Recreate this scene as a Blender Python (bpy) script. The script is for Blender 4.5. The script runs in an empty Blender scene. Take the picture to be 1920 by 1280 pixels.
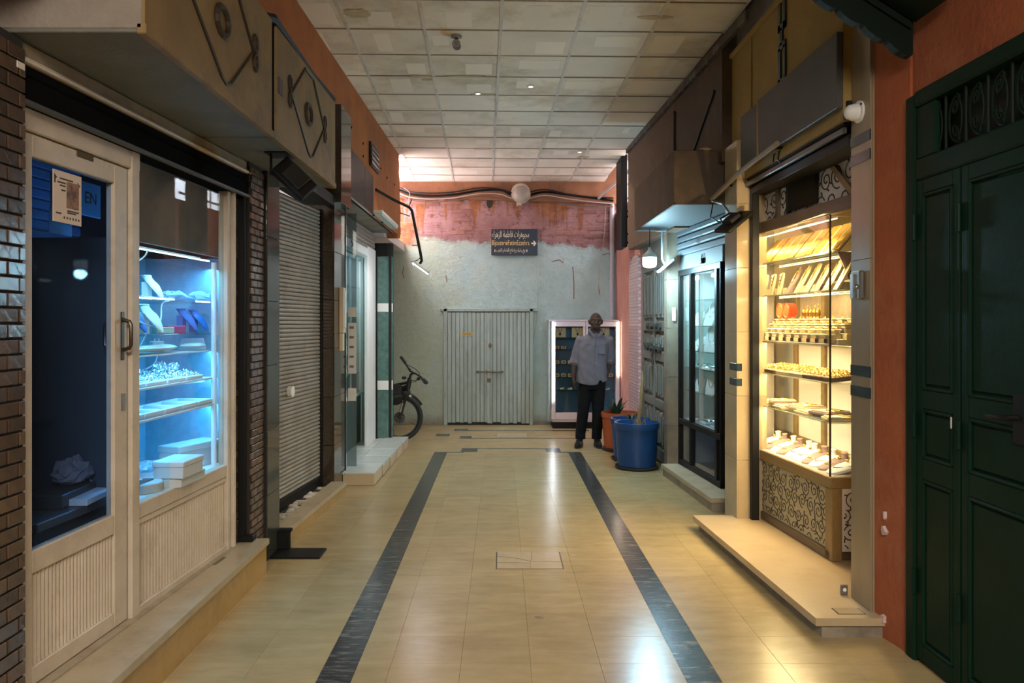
import bpy, bmesh, math, random
from mathutils import Vector, Matrix, Euler
random.seed(7)
S = bpy.context.scene
COL = S.collection
PI = math.pi

# ------------------------------------------------------------------ camera, sky, lights, exposure
FPX, CU, CV, ZC = 1500.0, 940.0, 605.0, 1.6
cam_d = bpy.data.cameras.new('camera')
cam_d.sensor_width = 36.0
cam_d.lens = FPX / 1920 * 36
cam_d.shift_x = (960 - CU) / 1920
cam_d.shift_y = -(640 - CV) / 1920
cam_d.clip_start = 0.05
cam = bpy.data.objects.new('camera', cam_d)
COL.objects.link(cam)
cam.location = (0, 0, ZC)
cam.rotation_euler = (PI / 2, 0, 0)
S.camera = cam

S.view_settings.view_transform = 'Standard'
S.view_settings.look = 'None'
S.view_settings.gamma = 1.0
S.view_settings.use_curve_mapping = False
S.view_settings.exposure = 0.62

world = bpy.data.worlds.new('sky')
S.world = world
world.use_nodes = True
bg = world.node_tree.nodes['Background']
bg.inputs[0].default_value = (0.93, 0.90, 1.0, 1)
bg.inputs[1].default_value = 22.0

def area(name, loc, aim, sx, sy, watt, col):
    d = bpy.data.lights.new(name, 'AREA')
    d.shape = 'RECTANGLE'; d.size = sx; d.size_y = sy; d.energy = watt; d.color = col
    o = bpy.data.objects.new(name, d); COL.objects.link(o)
    o.location = loc
    az = (Vector(loc) - Vector(aim)).normalized()
    ay = Vector((0, 1, 0)); ay = (ay - az * ay.dot(az)).normalized(); ax = ay.cross(az)
    o.rotation_euler = Matrix((ax, ay, az)).transposed().to_euler()      # long side runs along the passage
    return o

def point(name, loc, watt, col, r=0.05):
    d = bpy.data.lights.new(name, 'POINT')
    d.energy = watt; d.color = col; d.shadow_soft_size = r
    o = bpy.data.objects.new(name, d); COL.objects.link(o); o.location = loc
    return o

WARM = (1.0, 0.66, 0.26)
COLD = (0.42, 0.80, 1.0)
# fill light added behind the viewer
area('passage_fill_light', (0.05, -1.6, 3.6), (0.05, 2.6, 0), 2.2, 1.2, 92, (1.0, 0.88, 0.74)).data.spread = math.radians(105)
sun_d = bpy.data.lights.new('sun', 'SUN'); sun_d.energy = 12; sun_d.angle = 0.01; sun_d.color = (1, 0.93, 0.85)
sun = bpy.data.objects.new('sun', sun_d); COL.objects.link(sun)
sun.rotation_euler = Vector((-0.10, 0.12, -1)).to_track_quat('-Z', 'Y').to_euler()
# small spots let into the ceiling
for x, y, z in ((0.31, 8.39, 3.87), (-0.25, 8.76, 3.86), (1.03, 10.5, 3.83)):
    d = bpy.data.lights.new('ceiling_spot_light', 'SPOT'); d.energy = 38; d.color = (1.0, 0.84, 0.64); d.spot_size = 2.3; d.spot_blend = 0.8; d.shadow_soft_size = 0.03
    o = bpy.data.objects.new('ceiling_spot_light', d); COL.objects.link(o); o.location = (x, y, z)
# lamps of the gold shop and fill lights added in its case
area('gold_shop_top_light', (2.045, 5.68, 2.272), (1.75, 5.6, 0), 0.05, 1.2, 5, WARM)
area('gold_shop_corner_fill', (2.045, 5.12, 2.10), (1.72, 6.4, 1.0), 0.06, 0.10, 15, (1.0, 0.70, 0.32))  # added fill that brightens the stone pilaster
for z, w in ((2.043, 8), (1.798, 15), (1.446, 13), (1.208, 11), (0.955, 13)):  # lower shelf lights are added to brighten deck and trays
    area('gold_shop_shelf_light', (2.045, 5.82, z), (1.93, 5.82, 0), 0.03, 1.35, w * .78, (1.0, 0.72, 0.35))
area('gold_shop_room_light', (2.27, 5.95, 2.56), (2.30, 5.95, 0.6), 0.2, 1.9, 9, (1.0, 0.72, 0.36))
# lamps of the silver window
for z, w in ((1.93, 7), (1.42, 2.8), (1.262, 2), (1.10, 4)):
    area('silver_window_light', (-1.80, 4.42, z), (-1.95, 4.42, 0), 0.05, 1.15, w, (0.10, 0.52, 1.0))
area('silver_shop_light', (-2.9, 4.0, 2.4), (-2.9, 4.0, 0), 0.6, 1.4, 1.3, (0.15, 0.5, 1.0))
# lamps of the white shop and of the black framed showcase
area('white_shop_light', (-2.15, 9.2, 2.45), (-2.0, 9.2, 0), 0.5, 1.4, 11, (0.66, 0.93, 1.0))
area('showcase_light', (2.35, 7.8, 2.08), (2.3, 7.8, 0), 0.12, 0.9, 8, (0.50, 0.92, 1.0))
point('bulb_light', (1.52, 8.2, 2.12), 60, (0.44, 0.80, 1.0), 0.06)

# ------------------------------------------------------------------ pixel helpers (give real 3D points)
def onZ(u, v, z=0.0):
    y = (ZC - z) * FPX / (v - CV)
    return ((u - CU) / FPX * y, y, z)
def onX(u, v, x):
    y = x * FPX / (u - CU)
    return (x, y, ZC + (CV - v) / FPX * y)
def onY(u, v, y):
    return ((u - CU) / FPX * y, y, ZC + (CV - v) / FPX * y)

# ------------------------------------------------------------------ mesh builder
class MB:
    def __init__(s):
        s.v = []; s.f = []
    def add(s, vs, fs, M=None):
        k = len(s.v)
        if M is not None:
            vs = [tuple(M @ Vector(p)) for p in vs]
        s.v += [tuple(p) for p in vs]
        s.f += [tuple(i + k for i in f) for f in fs]
        return s
    def box(s, x0, x1, y0, y1, z0, z1, M=None):
        vs = [(x, y, z) for z in (z0, z1) for y in (y0, y1) for x in (x0, x1)]
        return s.add(vs, [(0, 2, 3, 1), (4, 5, 7, 6), (0, 1, 5, 4), (2, 6, 7, 3), (0, 4, 6, 2), (1, 3, 7, 5)], M)
    def cbox(s, cx, cy, cz, sx, sy, sz, b=0.004, M=None):
        """box with chamfered edges"""
        bm = bmesh.new()
        bmesh.ops.create_cube(bm, size=1)
        for q in bm.verts:
            q.co = Vector((q.co.x * sx, q.co.y * sy, q.co.z * sz))
        b = min(b, 0.45 * min(sx, sy, sz))
        bmesh.ops.bevel(bm, geom=bm.edges[:], offset=b, segments=1, affect='EDGES')
        bm.verts.index_update()
        vs = [(q.co.x + cx, q.co.y + cy, q.co.z + cz) for q in bm.verts]
        fs = [tuple(w.index for w in f.verts) for f in bm.faces]
        bm.free()
        return s.add(vs, fs, M)
    def cb(s, x0, x1, y0, y1, z0, z1, b=0.004, M=None):
        return s.cbox((x0 + x1) / 2, (y0 + y1) / 2, (z0 + z1) / 2, abs(x1 - x0), abs(y1 - y0), abs(z1 - z0), b, M)
    def prism(s, poly, axis, a0, a1, M=None):
        """extrude a 2D polygon along an axis: 'z' (x,y), 'y' (x,z), 'x' (y,z)"""
        n = len(poly)
        def pt(p, a):
            return (p[0], p[1], a) if axis == 'z' else (p[0], a, p[1]) if axis == 'y' else (a, p[0], p[1])
        vs = [pt(p, a0) for p in poly] + [pt(p, a1) for p in poly]
        fs = [tuple(range(n - 1, -1, -1)), tuple(range(n, 2 * n))]
        fs += [(i, (i + 1) % n, n + (i + 1) % n, n + i) for i in range(n)]
        return s.add(vs, fs, M)
    def hexa(s, p):
        return s.add(p, [(0, 3, 2, 1), (4, 5, 6, 7), (0, 1, 5, 4), (1, 2, 6, 5), (2, 3, 7, 6), (3, 0, 4, 7)])
    def tube(s, pts, r, n=8, M=None, cap=True):
        pts = [Vector(p) for p in pts]
        rs = r if isinstance(r, (list, tuple)) else [r] * len(pts)
        vs = []; fs = []
        up = None
        for i, p in enumerate(pts):
            t = (pts[min(i + 1, len(pts) - 1)] - pts[max(i - 1, 0)]).normalized()
            if up is None:
                up = Vector((0, 0, 1)) if abs(t.z) < 0.9 else Vector((1, 0, 0))
            a = t.cross(up)
            if a.length < 1e-6:
                a = t.cross(Vector((0, 1, 0.3)))
            a.normalize()
            b = t.cross(a).normalized()
            up = -b if False else a.cross(t)
            for k in range(n):
                w = 2 * PI * k / n
                vs.append(p + (a * math.cos(w) + b * math.sin(w)) * rs[i])
        for i in range(len(pts) - 1):
            for k in range(n):
                fs.append((i * n + k, i * n + (k + 1) % n, (i + 1) * n + (k + 1) % n, (i + 1) * n + k))
        if cap:
            fs.append(tuple(range(n))[::-1]); fs.append(tuple(range((len(pts) - 1) * n, len(pts) * n)))
        return s.add(vs, fs, M)
    def lathe(s, prof, c=(0, 0, 0), n=24, M=None):
        vs = []; fs = []
        for r, z in prof:
            for k in range(n):
                w = 2 * PI * k / n
                vs.append((c[0] + r * math.cos(w), c[1] + r * math.sin(w), c[2] + z))
        for i in range(len(prof) - 1):
            for k in range(n):
                fs.append((i * n + k, i * n + (k + 1) % n, (i + 1) * n + (k + 1) % n, (i + 1) * n + k))
        fs.append(tuple(range(n))[::-1]); fs.append(tuple(range((len(prof) - 1) * n, len(prof) * n)))
        return s.add(vs, fs, M)
    def ball(s, c, r, n=12, m=8, M=None):
        if not isinstance(r, (tuple, list)):
            r = (r, r, r)
        vs = [(c[0], c[1], c[2] - r[2])]
        for j in range(1, m):
            t = -PI / 2 + PI * j / m
            for k in range(n):
                w = 2 * PI * k / n
                vs.append((c[0] + r[0] * math.cos(t) * math.cos(w), c[1] + r[1] * math.cos(t) * math.sin(w), c[2] + r[2] * math.sin(t)))
        vs.append((c[0], c[1], c[2] + r[2]))
        fs = [(0, 1 + (k + 1) % n, 1 + k) for k in range(n)]
        for j in range(m - 2):
            for k in range(n):
                a = 1 + j * n
                fs.append((a + k, a + (k + 1) % n, a + n + (k + 1) % n, a + n + k))
        a = 1 + (m - 2) * n
        fs += [(a + k, a + (k + 1) % n, len(vs) - 1) for k in range(n)]
        return s.add(vs, fs, M)
    def capsule(s, p0, p1, r0, r1):
        s.tube([p0, p1], [r0, r1], 12)
        s.ball(p0, r0); s.ball(p1, r1)
        return s
    def loft(s, rings, n=20, M=None, p=2.0):
        """rings of (x, y, z, rx, ry): closed stack of superellipses"""
        vs = []; fs = []
        for (x, y, z, rx, ry) in rings:
            for k in range(n):
                w = 2 * PI * k / n
                c, d = math.cos(w), math.sin(w)
                vs.append((x + rx * math.copysign(abs(c) ** (2 / p), c), y + ry * math.copysign(abs(d) ** (2 / p), d), z))
        for i in range(len(rings) - 1):
            for k in range(n):
                fs.append((i * n + k, i * n + (k + 1) % n, (i + 1) * n + (k + 1) % n, (i + 1) * n + k))
        fs.append(tuple(range(n))[::-1]); fs.append(tuple(range((len(rings) - 1) * n, len(rings) * n)))
        return s.add(vs, fs, M)
    def mesh(s, name):
        me = bpy.data.meshes.new(name)
        me.from_pydata(s.v, [], s.f)
        me.update()
        bm = bmesh.new(); bm.from_mesh(me)
        bmesh.ops.recalc_face_normals(bm, faces=bm.faces[:])
        bm.to_mesh(me); bm.free()
        return me

def B(*a, **k):
    return MB().box(*a, **k)
def CB(*a, **k):
    return MB().cb(*a, **k)

def smooth_mesh(me, ang=35):
    for p in me.polygons:
        p.use_smooth = True
    try:
        me.set_sharp_from_angle(angle=math.radians(ang))
    except Exception:
        pass

def obj(name, mb, mat, parent=None, smooth=False, loc=None, rz=0, rot=None, kind=None, label=None):
    me = mb if isinstance(mb, bpy.types.Mesh) else mb.mesh(name)
    if mat is not None and len(me.materials) == 0:
        me.materials.append(mat)
    if smooth:
        smooth_mesh(me)
    o = bpy.data.objects.new(name, me)
    COL.objects.link(o)
    o.parent = parent
    if loc is not None:
        o.location = loc
    o.rotation_euler = rot if rot else (0, 0, rz)
    if kind: o['kind'] = kind
    if label: o['label'] = label
    return o

def tag(o, label, cat, group=None, kind=None):
    o['label'] = label; o['category'] = cat
    if group: o['group'] = group
    if kind: o['kind'] = kind
    return o

def thing(name, label, cat, loc=(0, 0, 0), rz=0, group=None, kind=None):
    o = bpy.data.objects.new(name, None)
    COL.objects.link(o)
    o.empty_display_size = 0.1
    o.location = loc; o.rotation_euler = (0, 0, rz)
    return tag(o, label, cat, group, kind)

def dup(root, loc, rz=0, label=None, group=None, scale=None):
    r = root.copy(); COL.objects.link(r)
    r.location = loc; r.rotation_euler = (0, 0, rz)
    if scale: r.scale = scale
    if label: r['label'] = label
    if group: r['group'] = group
    for ch in list(root.children):
        c = ch.copy(); COL.objects.link(c); c.parent = r
        for g in list(ch.children):
            d = g.copy(); COL.objects.link(d); d.parent = c
    return r

def remesh(mb, voxel, smooth=4):
    me = mb.mesh('tmp')
    o = bpy.data.objects.new('tmp', me); COL.objects.link(o)
    m = o.modifiers.new('r', 'REMESH'); m.mode = 'VOXEL'; m.voxel_size = voxel
    if smooth:
        q = o.modifiers.new('s', 'SMOOTH'); q.factor = 0.5; q.iterations = smooth
    dg = bpy.context.evaluated_depsgraph_get()
    out = bpy.data.meshes.new_from_object(o.evaluated_get(dg))
    bpy.data.objects.remove(o)
    for p in out.polygons:
        p.use_smooth = True
    return out

ORD = ['first', 'second', 'third', 'fourth', 'fifth', 'sixth', 'seventh', 'eighth', 'ninth', 'tenth', 'eleventh', 'twelfth', 'thirteenth', 'fourteenth']

class Fr:
    """a wall frame: local x runs along the wall, local y leaves it to the left of x"""
    def __init__(s, ox, oy, ang):
        s.o = (ox, oy); s.a = ang
        s.c, s.s = math.cos(ang), math.sin(ang)
    def w(s, x, y, z):
        return (s.o[0] + x * s.c - y * s.s, s.o[1] + x * s.s + y * s.c, z)
    def atu(s, u, y):
        k = (u - CU) / FPX
        return (k * (s.o[1] + y * s.c) - s.o[0] + y * s.s) / (s.c - k * s.s)
    def inv(s, p):
        dx, dy = p[0] - s.o[0], p[1] - s.o[1]
        return (dx * s.c + dy * s.s, -dx * s.s + dy * s.c)
    def loc(s):
        return (s.o[0], s.o[1], 0)

# ------------------------------------------------------------------ materials
MATS = {}
def mat(name, col, rough=0.6, metal=0.0, col2=None, scale=6.0, bump=0.0, bscale=None, world=False, rand=0.0,
        emit=None, estr=0.0, stretch=(1, 1, 1), contrast=0.5, coat=0.0, spec=0.5, dirt=None, dscale=2.0, damt=0.5):
    if name in MATS:
        return MATS[name]
    m = bpy.data.materials.new(name); MATS[name] = m
    m.use_nodes = True
    nt = m.node_tree; N = nt.nodes; L = nt.links
    p = N['Principled BSDF']
    p.inputs['Roughness'].default_value = rough
    p.inputs['Metallic'].default_value = metal
    p.inputs['Specular IOR Level'].default_value = spec
    p.inputs['Coat Weight'].default_value = coat
    p.inputs['Base Color'].default_value = (*col, 1)
    if emit:
        p.inputs['Emission Color'].default_value = (*emit, 1)
        p.inputs['Emission Strength'].default_value = estr
    vec = None
    if col2 or bump or dirt:
        if world:
            g = N.new('ShaderNodeNewGeometry'); src = g.outputs['Position']
        else:
            g = N.new('ShaderNodeTexCoord'); src = g.outputs['Object']
        mp = N.new('ShaderNodeMapping'); mp.inputs['Scale'].default_value = stretch
        L.new(src, mp.inputs['Vector']); vec = mp.outputs['Vector']
    cur = None
    if col2:
        n = N.new('ShaderNodeTexNoise'); n.inputs['Scale'].default_value = scale
        n.inputs['Detail'].default_value = 6; n.inputs['Roughness'].default_value = 0.6
        L.new(vec, n.inputs['Vector'])
        r = N.new('ShaderNodeMapRange')
        r.inputs['From Min'].default_value = 0.5 - 0.28 * (1.2 - contrast); r.inputs['From Max'].default_value = 0.5 + 0.28 * (1.2 - contrast)
        L.new(n.outputs['Fac'], r.inputs['Value'])
        x = N.new('ShaderNodeMix'); x.data_type = 'RGBA'
        x.inputs['A'].default_value = (*col, 1); x.inputs['B'].default_value = (*col2, 1)
        L.new(r.outputs['Result'], x.inputs['Factor'])
        cur = x.outputs['Result']
    if dirt:
        n = N.new('ShaderNodeTexNoise'); n.inputs['Scale'].default_value = dscale
        n.inputs['Detail'].default_value = 8; n.inputs['Roughness'].default_value = 0.7
        L.new(vec, n.inputs['Vector'])
        r = N.new('ShaderNodeMapRange')
        r.inputs['From Min'].default_value = 0.5; r.inputs['From Max'].default_value = 0.72
        r.inputs['To Max'].default_value = damt
        L.new(n.outputs['Fac'], r.inputs['Value'])
        x = N.new('ShaderNodeMix'); x.data_type = 'RGBA'
        if cur: L.new(cur, x.inputs['A'])
        else: x.inputs['A'].default_value = (*col, 1)
        x.inputs['B'].default_value = (*dirt, 1)
        L.new(r.outputs['Result'], x.inputs['Factor'])
        cur = x.outputs['Result']
    if rand:
        oi = N.new('ShaderNodeObjectInfo')
        r = N.new('ShaderNodeMapRange')
        r.inputs['To Min'].default_value = 1 - rand; r.inputs['To Max'].default_value = 1 + rand
        L.new(oi.outputs['Random'], r.inputs['Value'])
        h = N.new('ShaderNodeHueSaturation')
        if cur: L.new(cur, h.inputs['Color'])
        else: h.inputs['Color'].default_value = (*col, 1)
        L.new(r.outputs['Result'], h.inputs['Value'])
        cur = h.outputs['Color']
    if cur:
        L.new(cur, p.inputs['Base Color'])
    if bump:
        n = N.new('ShaderNodeTexNoise'); n.inputs['Scale'].default_value = bscale or scale * 3
        n.inputs['Detail'].default_value = 8
        L.new(vec, n.inputs['Vector'])
        b = N.new('ShaderNodeBump'); b.inputs['Strength'].default_value = bump; b.inputs['Distance'].default_value = 0.02
        L.new(n.outputs['Fac'], b.inputs['Height'])
        L.new(b.outputs['Normal'], p.inputs['Normal'])
    return m

def glass_mat(name, tint=(0.97, 1, 1), rough=0.01, haze=0.0, hazecol=(0.6, 0.7, 0.75), top=0.9, base=0.04):
    m = bpy.data.materials.new(name); m.use_nodes = True
    nt = m.node_tree; N = nt.nodes; L = nt.links
    N.remove(N['Principled BSDF'])
    out = N['Material Output']
    lw = N.new('ShaderNodeLayerWeight'); lw.inputs['Blend'].default_value = 0.5
    pw = N.new('ShaderNodeMath'); pw.operation = 'POWER'; pw.inputs[1].default_value = 5
    L.new(lw.outputs['Facing'], pw.inputs[0])
    mr = N.new('ShaderNodeMapRange'); mr.inputs['To Min'].default_value = base; mr.inputs['To Max'].default_value = top
    L.new(pw.outputs[0], mr.inputs['Value'])
    t = N.new('ShaderNodeBsdfTransparent'); t.inputs[0].default_value = (*tint, 1)
    g = N.new('ShaderNodeBsdfGlossy'); g.inputs['Roughness'].default_value = rough
    mx = N.new('ShaderNodeMixShader')
    L.new(mr.outputs['Result'], mx.inputs[0]); L.new(t.outputs[0], mx.inputs[1]); L.new(g.outputs[0], mx.inputs[2])
    last = mx
    if haze:
        d = N.new('ShaderNodeBsdfDiffuse'); d.inputs[0].default_value = (*hazecol, 1)
        m2 = N.new('ShaderNodeMixShader'); m2.inputs[0].default_value = haze
        L.new(mx.outputs[0], m2.inputs[1]); L.new(d.outputs[0], m2.inputs[2]); last = m2
    L.new(last.outputs[0], out.inputs['Surface'])
    return m

GLASS = glass_mat('clear_glass')
GLASS_DUSTY = glass_mat('dusty_glass', tint=(0.75, 0.85, 1), haze=0.008, top=0.02, base=0.0015)
GLASS_SHELF = glass_mat('shelf_glass', tint=(0.86, 0.95, 0.92))
BLACK = mat('black_metal', (0.007, 0.007, 0.0075), 0.5, spec=.22)
BLACKP = mat('black_plastic', (0.01, 0.01, 0.01), 0.35)
CREAM = mat('cream_painted_metal', (0.58, 0.51, 0.42), 0.45, col2=(0.51, 0.44, 0.35), scale=5, dirt=(0.22, 0.16, 0.09), dscale=3.5, damt=0.45)
WHITEP = mat('white_paint', (0.78, 0.80, 0.80), 0.45)
WHITEF = mat('white_velvet', (0.80, 0.82, 0.84), 0.8)
ORANGE = mat('orange_plaster', (0.42, 0.14, 0.035), 0.85, col2=(0.33, 0.10, 0.03), scale=3, bump=0.35, bscale=22, world=True, dirt=(0.14, 0.07, 0.04), dscale=1.7, damt=0.6)
CONCRETE = mat('grey_concrete', (0.30, 0.28, 0.25), 0.85, col2=(0.22, 0.2, 0.17), scale=4, bump=0.3, bscale=25, world=True)
GOLD = mat('gold', (0.95, 0.62, 0.16), 0.25, 1.0)
SILVER = mat('silver', (0.8, 0.82, 0.85), 0.22, 1.0)
STEEL = mat('steel', (0.45, 0.45, 0.44), 0.35, 1.0)

def glow(name, col, strength):
    return mat(name, (0.9, 0.9, 0.9), 0.5, emit=col, estr=strength)

# ------------------------------------------------------------------ lettering
def shape_arabic(txt):
    F = {'ا': (0xFE8D, 2), 'ب': (0xFE8F, 4), 'ة': (0xFE93, 2), 'ت': (0xFE95, 4), 'ج': (0xFE9D, 4), 'ح': (0xFEA1, 4), 'ذ': (0xFEAB, 2),
         'ر': (0xFEAD, 2), 'ز': (0xFEAF, 2), 'ش': (0xFEB5, 4), 'ص': (0xFEB9, 4), 'ض': (0xFEBD, 4), 'ط': (0xFEC1, 4), 'ع': (0xFEC9, 4),
         'ف': (0xFED1, 4), 'ل': (0xFEDD, 4), 'م': (0xFEE1, 4), 'ه': (0xFEE9, 4), 'و': (0xFEED, 2), 'ي': (0xFEF1, 4), 'ء': (0xFE80, 1),
         'إ': (0xFE87, 2)}
    out = []; i = 0
    joins = lambda c: c in F and F[c][1] == 4
    while i < len(txt):
        c = txt[i]
        if c not in F:
            out.append(c); i += 1; continue
        prev = i > 0 and joins(txt[i - 1]) and F[c][1] > 1
        if c == 'ل' and i + 1 < len(txt) and txt[i + 1] == 'ا':
            out.append(chr(0xFEFC if prev else 0xFEFB)); i += 2; continue
        nxt = i + 1 < len(txt) and txt[i + 1] in F and F[txt[i + 1]][1] > 1 and F[c][1] == 4
        b, n = F[c]
        k = (3 if nxt else 1) if prev else (2 if nxt else 0)
        out.append(chr(b + min(k, n - 1))); i += 1
    return ''.join(reversed(out))

def text(name, body, width, height, mtl, parent, M, depth=0.001):
    """lettering scaled to a box, centred, standing in the local xz plane and facing -y"""
    c = bpy.data.curves.new(name, 'FONT'); c.body = body; c.extrude = 0
    o = bpy.data.objects.new(name, c); COL.objects.link(o)
    dg = bpy.context.evaluated_depsgraph_get()
    me = bpy.data.meshes.new_from_object(o.evaluated_get(dg))
    bpy.data.objects.remove(o)
    xs = [v.co.x for v in me.vertices]; ys = [v.co.y for v in me.vertices]
    x0, x1, y0, y1 = min(xs), max(xs), min(ys), max(ys)
    for v in me.vertices:
        v.co = M @ Vector(((v.co.x - (x0 + x1) / 2) / (x1 - x0) * width, -depth, (v.co.y - (y0 + y1) / 2) / (y1 - y0) * height))
    me.materials.clear(); me.materials.append(mtl)
    return obj(name, me, None, parent)

def clip(poly, a, b, c):
    """keep a*x + b*y <= c"""
    out = []
    for i in range(len(poly)):
        p, q = poly[i], poly[(i + 1) % len(poly)]
        dp, dq = a * p[0] + b * p[1] - c, a * q[0] + b * q[1] - c
        if dp <= 0: out.append(p)
        if (dp < 0) != (dq < 0) and dp != dq:
            t = dp / (dp - dq)
            out.append((p[0] + (q[0] - p[0]) * t, p[1] + (q[1] - p[1]) * t))
    return out

def bricks(parent, mtl, grout, plane_x, y0, y1, z0, z1, L, H, out, th=0.012, joint=0.007, wall_t=0.1, shift=0.0):
    """running-bond brick slips on a face at x = plane_x looking along out (+1 or -1)"""
    base = CB(min(plane_x, plane_x - out * wall_t), max(plane_x, plane_x - out * wall_t), y0, y1, z0, z1, 0.002)
    obj('mortar_bed', base, grout, parent)
    cache = {}
    row = 0; z = z0 + joint
    while z + H < z1:
        y = y0 - (L + joint) * ((row % 2) * 0.5) + shift
        while y < y1 - 0.008:
            a, b = max(y, y0 + 0.001), min(y + L, y1 - 0.001)
            if b - a > 0.012:
                key = round(b - a, 3)
                if key not in cache:
                    me = MB().cbox(0, 0, 0, th, b - a, H, 0.003).mesh('brick'); me.materials.append(mtl); cache[key] = me
                obj('brick', cache[key], None, parent, loc=(plane_x + out * (th / 2 - 0.001 + random.uniform(-.0012, .0012)), (a + b) / 2, z + H / 2),
                    rot=(0, random.uniform(-.03, .03), random.uniform(-.015, .015)))
            y += L + joint
        z += H + joint; row += 1

# ================================================================== THE SETTING
def xl(y): return -1.49 + 0.0247 * (y - 5.81)            # face of the orange wall
def xr(y): return 1.80 - 0.0329 * (y - 5.81)             # face of the upper wall opposite
def zc(y): return 3.942 - 0.0201 * (y - 5.81)            # ceiling
YB = 12.57

# ---- floor: marble tiles, dark marble bands
FLOORM = mat('beige_marble', (0.42, 0.325, 0.17), 0.235, spec=.42, col2=(0.31, 0.235, 0.11), scale=6, rand=0.06, world=True, stretch=(0.7, 1.7, 1), contrast=.3, dirt=(0.27, 0.18, 0.085), dscale=2.3, damt=0.55, bump=0.02, bscale=5)
DARKM = mat('dark_marble', (0.016, 0.022, 0.025), 0.2, col2=(0.05, 0.055, 0.055), scale=9, rand=0.15, world=True, stretch=(0.5, 2.2, 1), dirt=(0.40, 0.36, 0.32), dscale=14, damt=0.5)
GROUT = mat('grey_grout', (0.42, 0.34, 0.23), 0.6)
fl = thing('floor', 'polished beige marble tile floor with dark marble bands along the passage', 'floor', kind='structure')
obj('screed', B(-3.4, 3.8, -6.5, 13.0, -0.12, -0.012), GROUT, fl)
obj('screed', B(-1.6, 2.1, -6.5, 2.45, -0.012, 0.0), FLOORM, fl)
cols = [(-1.62, -1.49), (-1.49, -1.16), (-1.16, -0.828), (-0.672, -0.517), (-0.517, -0.19), (-0.19, 0.137), (0.137, 0.464), (0.464, 0.828), (0.985, 1.31), (1.31, 1.64), (1.64, 2.12)]
J = 0.0004
cache = {}
def tile(name, x0, x1, y0, y1, m, z=0.0):
    key = (name, round(x1 - x0, 3), round(y1 - y0, 3))
    if key not in cache:
        me = MB().cbox(0, 0, -0.006, x1 - x0 - 2 * J, y1 - y0 - 2 * J, 0.012, 0.0007).mesh(name); me.materials.append(m); cache[key] = me
    return obj(name, cache[key], None, fl, loc=((x0 + x1) / 2, (y0 + y1) / 2, z + random.uniform(-.0002, .0002)))
PIT = 0.327
ys = [2.45 + PIT * i for i in range(19)]
for i in range(18):
    for (a, b) in cols:
        if b > -0.2 and a < 0.15 and False: continue
        tile('floor_tile', a, b, ys[i], ys[i + 1], FLOORM)
yf = [ys[18], 9.2, 9.78]
for i in range(2):
    for (a, b) in cols:
        tile('floor_tile', a, b, yf[i], yf[i + 1], FLOORM)
for (a, b) in [(-0.828, -0.672), (0.828, 0.985)]:
    y = 2.45
    while y < 9.7:
        e = min(y + 0.42, 9.92)
        if 9.92 - e < 0.15: e = 9.92
        tile('band_tile', a, b, y, e, DARKM); y = e
# end of the bands and thin cross lines
for (a, b, y0, y1, m) in [(-3.2, -0.828, 9.78, 9.92, FLOORM), (-0.672, 0.828, 9.78, 9.86, FLOORM), (0.985, 2.12, 9.78, 9.92, FLOORM),
                          (-0.672, -0.46, 9.86, 9.92, DARKM), (0.66, 0.828, 9.86, 9.92, DARKM), (-0.46, 0.66, 9.86, 9.92, FLOORM),
                          (-3.2, -0.50, 9.92, 10.22, FLOORM), (-0.50, -0.30, 9.92, 10.22, DARKM), (-0.30, 0.56, 9.92, 10.15, FLOORM), (0.56, 0.74, 9.92, 10.22, DARKM), (-0.30, 0.56, 10.15, 10.22, DARKM), (0.74, 2.12, 9.92, 10.22, FLOORM),
                          (-3.2, 2.12, 10.22, 11.05, FLOORM), (-0.58, 1.3, 11.05, 11.13, DARKM), (-0.58, -0.42, 11.13, 11.3, DARKM), (-3.2, -0.58, 11.05, 11.3, FLOORM), (-0.42, 2.12, 11.13, 11.3, FLOORM), (1.3, 2.12, 11.05, 11.13, FLOORM),
                          (-0.93, -0.74, 11.3, 11.52, DARKM), (-3.2, -0.93, 11.3, 11.52, FLOORM), (-0.74, 2.12, 11.3, 11.52, FLOORM),
                          (-0.70, 1.3, 11.85, 11.93, DARKM), (-0.70, -0.5, 11.93, 12.1, DARKM), (-3.2, 2.12, 11.52, 11.85, FLOORM), (-3.2, -0.7, 11.85, 12.1, FLOORM), (-0.5, 2.12, 11.93, 12.1, FLOORM), (1.3, 2.12, 11.85, 11.93, FLOORM), (-3.2, 2.12, 12.1, 12.6, FLOORM)]:
    tile('floor_tile' if m is FLOORM else 'band_tile', a, b, y0, y1, m)

# inspection covers let into the floor
def cover(name, label, quad, cracks=()):
    t = thing(name, label, 'cover')
    x0 = (quad[0][0] + quad[3][0]) / 2; x1 = (quad[1][0] + quad[2][0]) / 2
    y0 = (quad[0][1] + quad[1][1]) / 2; y1 = (quad[2][1] + quad[3][1]) / 2
    obj('joint', B(x0 - .007, x1 + .007, y0 - .007, y1 + .007, quad[0][2] - .001, quad[0][2] + .0004), mat('dark_joint', (0.06, 0.045, 0.03), 0.9), t)
    obj('cover_plate', CB(x0, x1, y0, y1, quad[0][2], quad[0][2] + .0025, .0008), mat('cover_marble', (0.45, 0.365, 0.245), 0.22, col2=(0.39, 0.305, 0.19), scale=9), t)
    for pts in cracks:
        obj('crack', MB().tube([(x0 + (x1 - x0) * a, y0 + (y1 - y0) * b, quad[0][2] + .0024) for a, b in pts], 0.0014, 5), mat('dark_joint', (0, 0, 0)), t)
    return t
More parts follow.
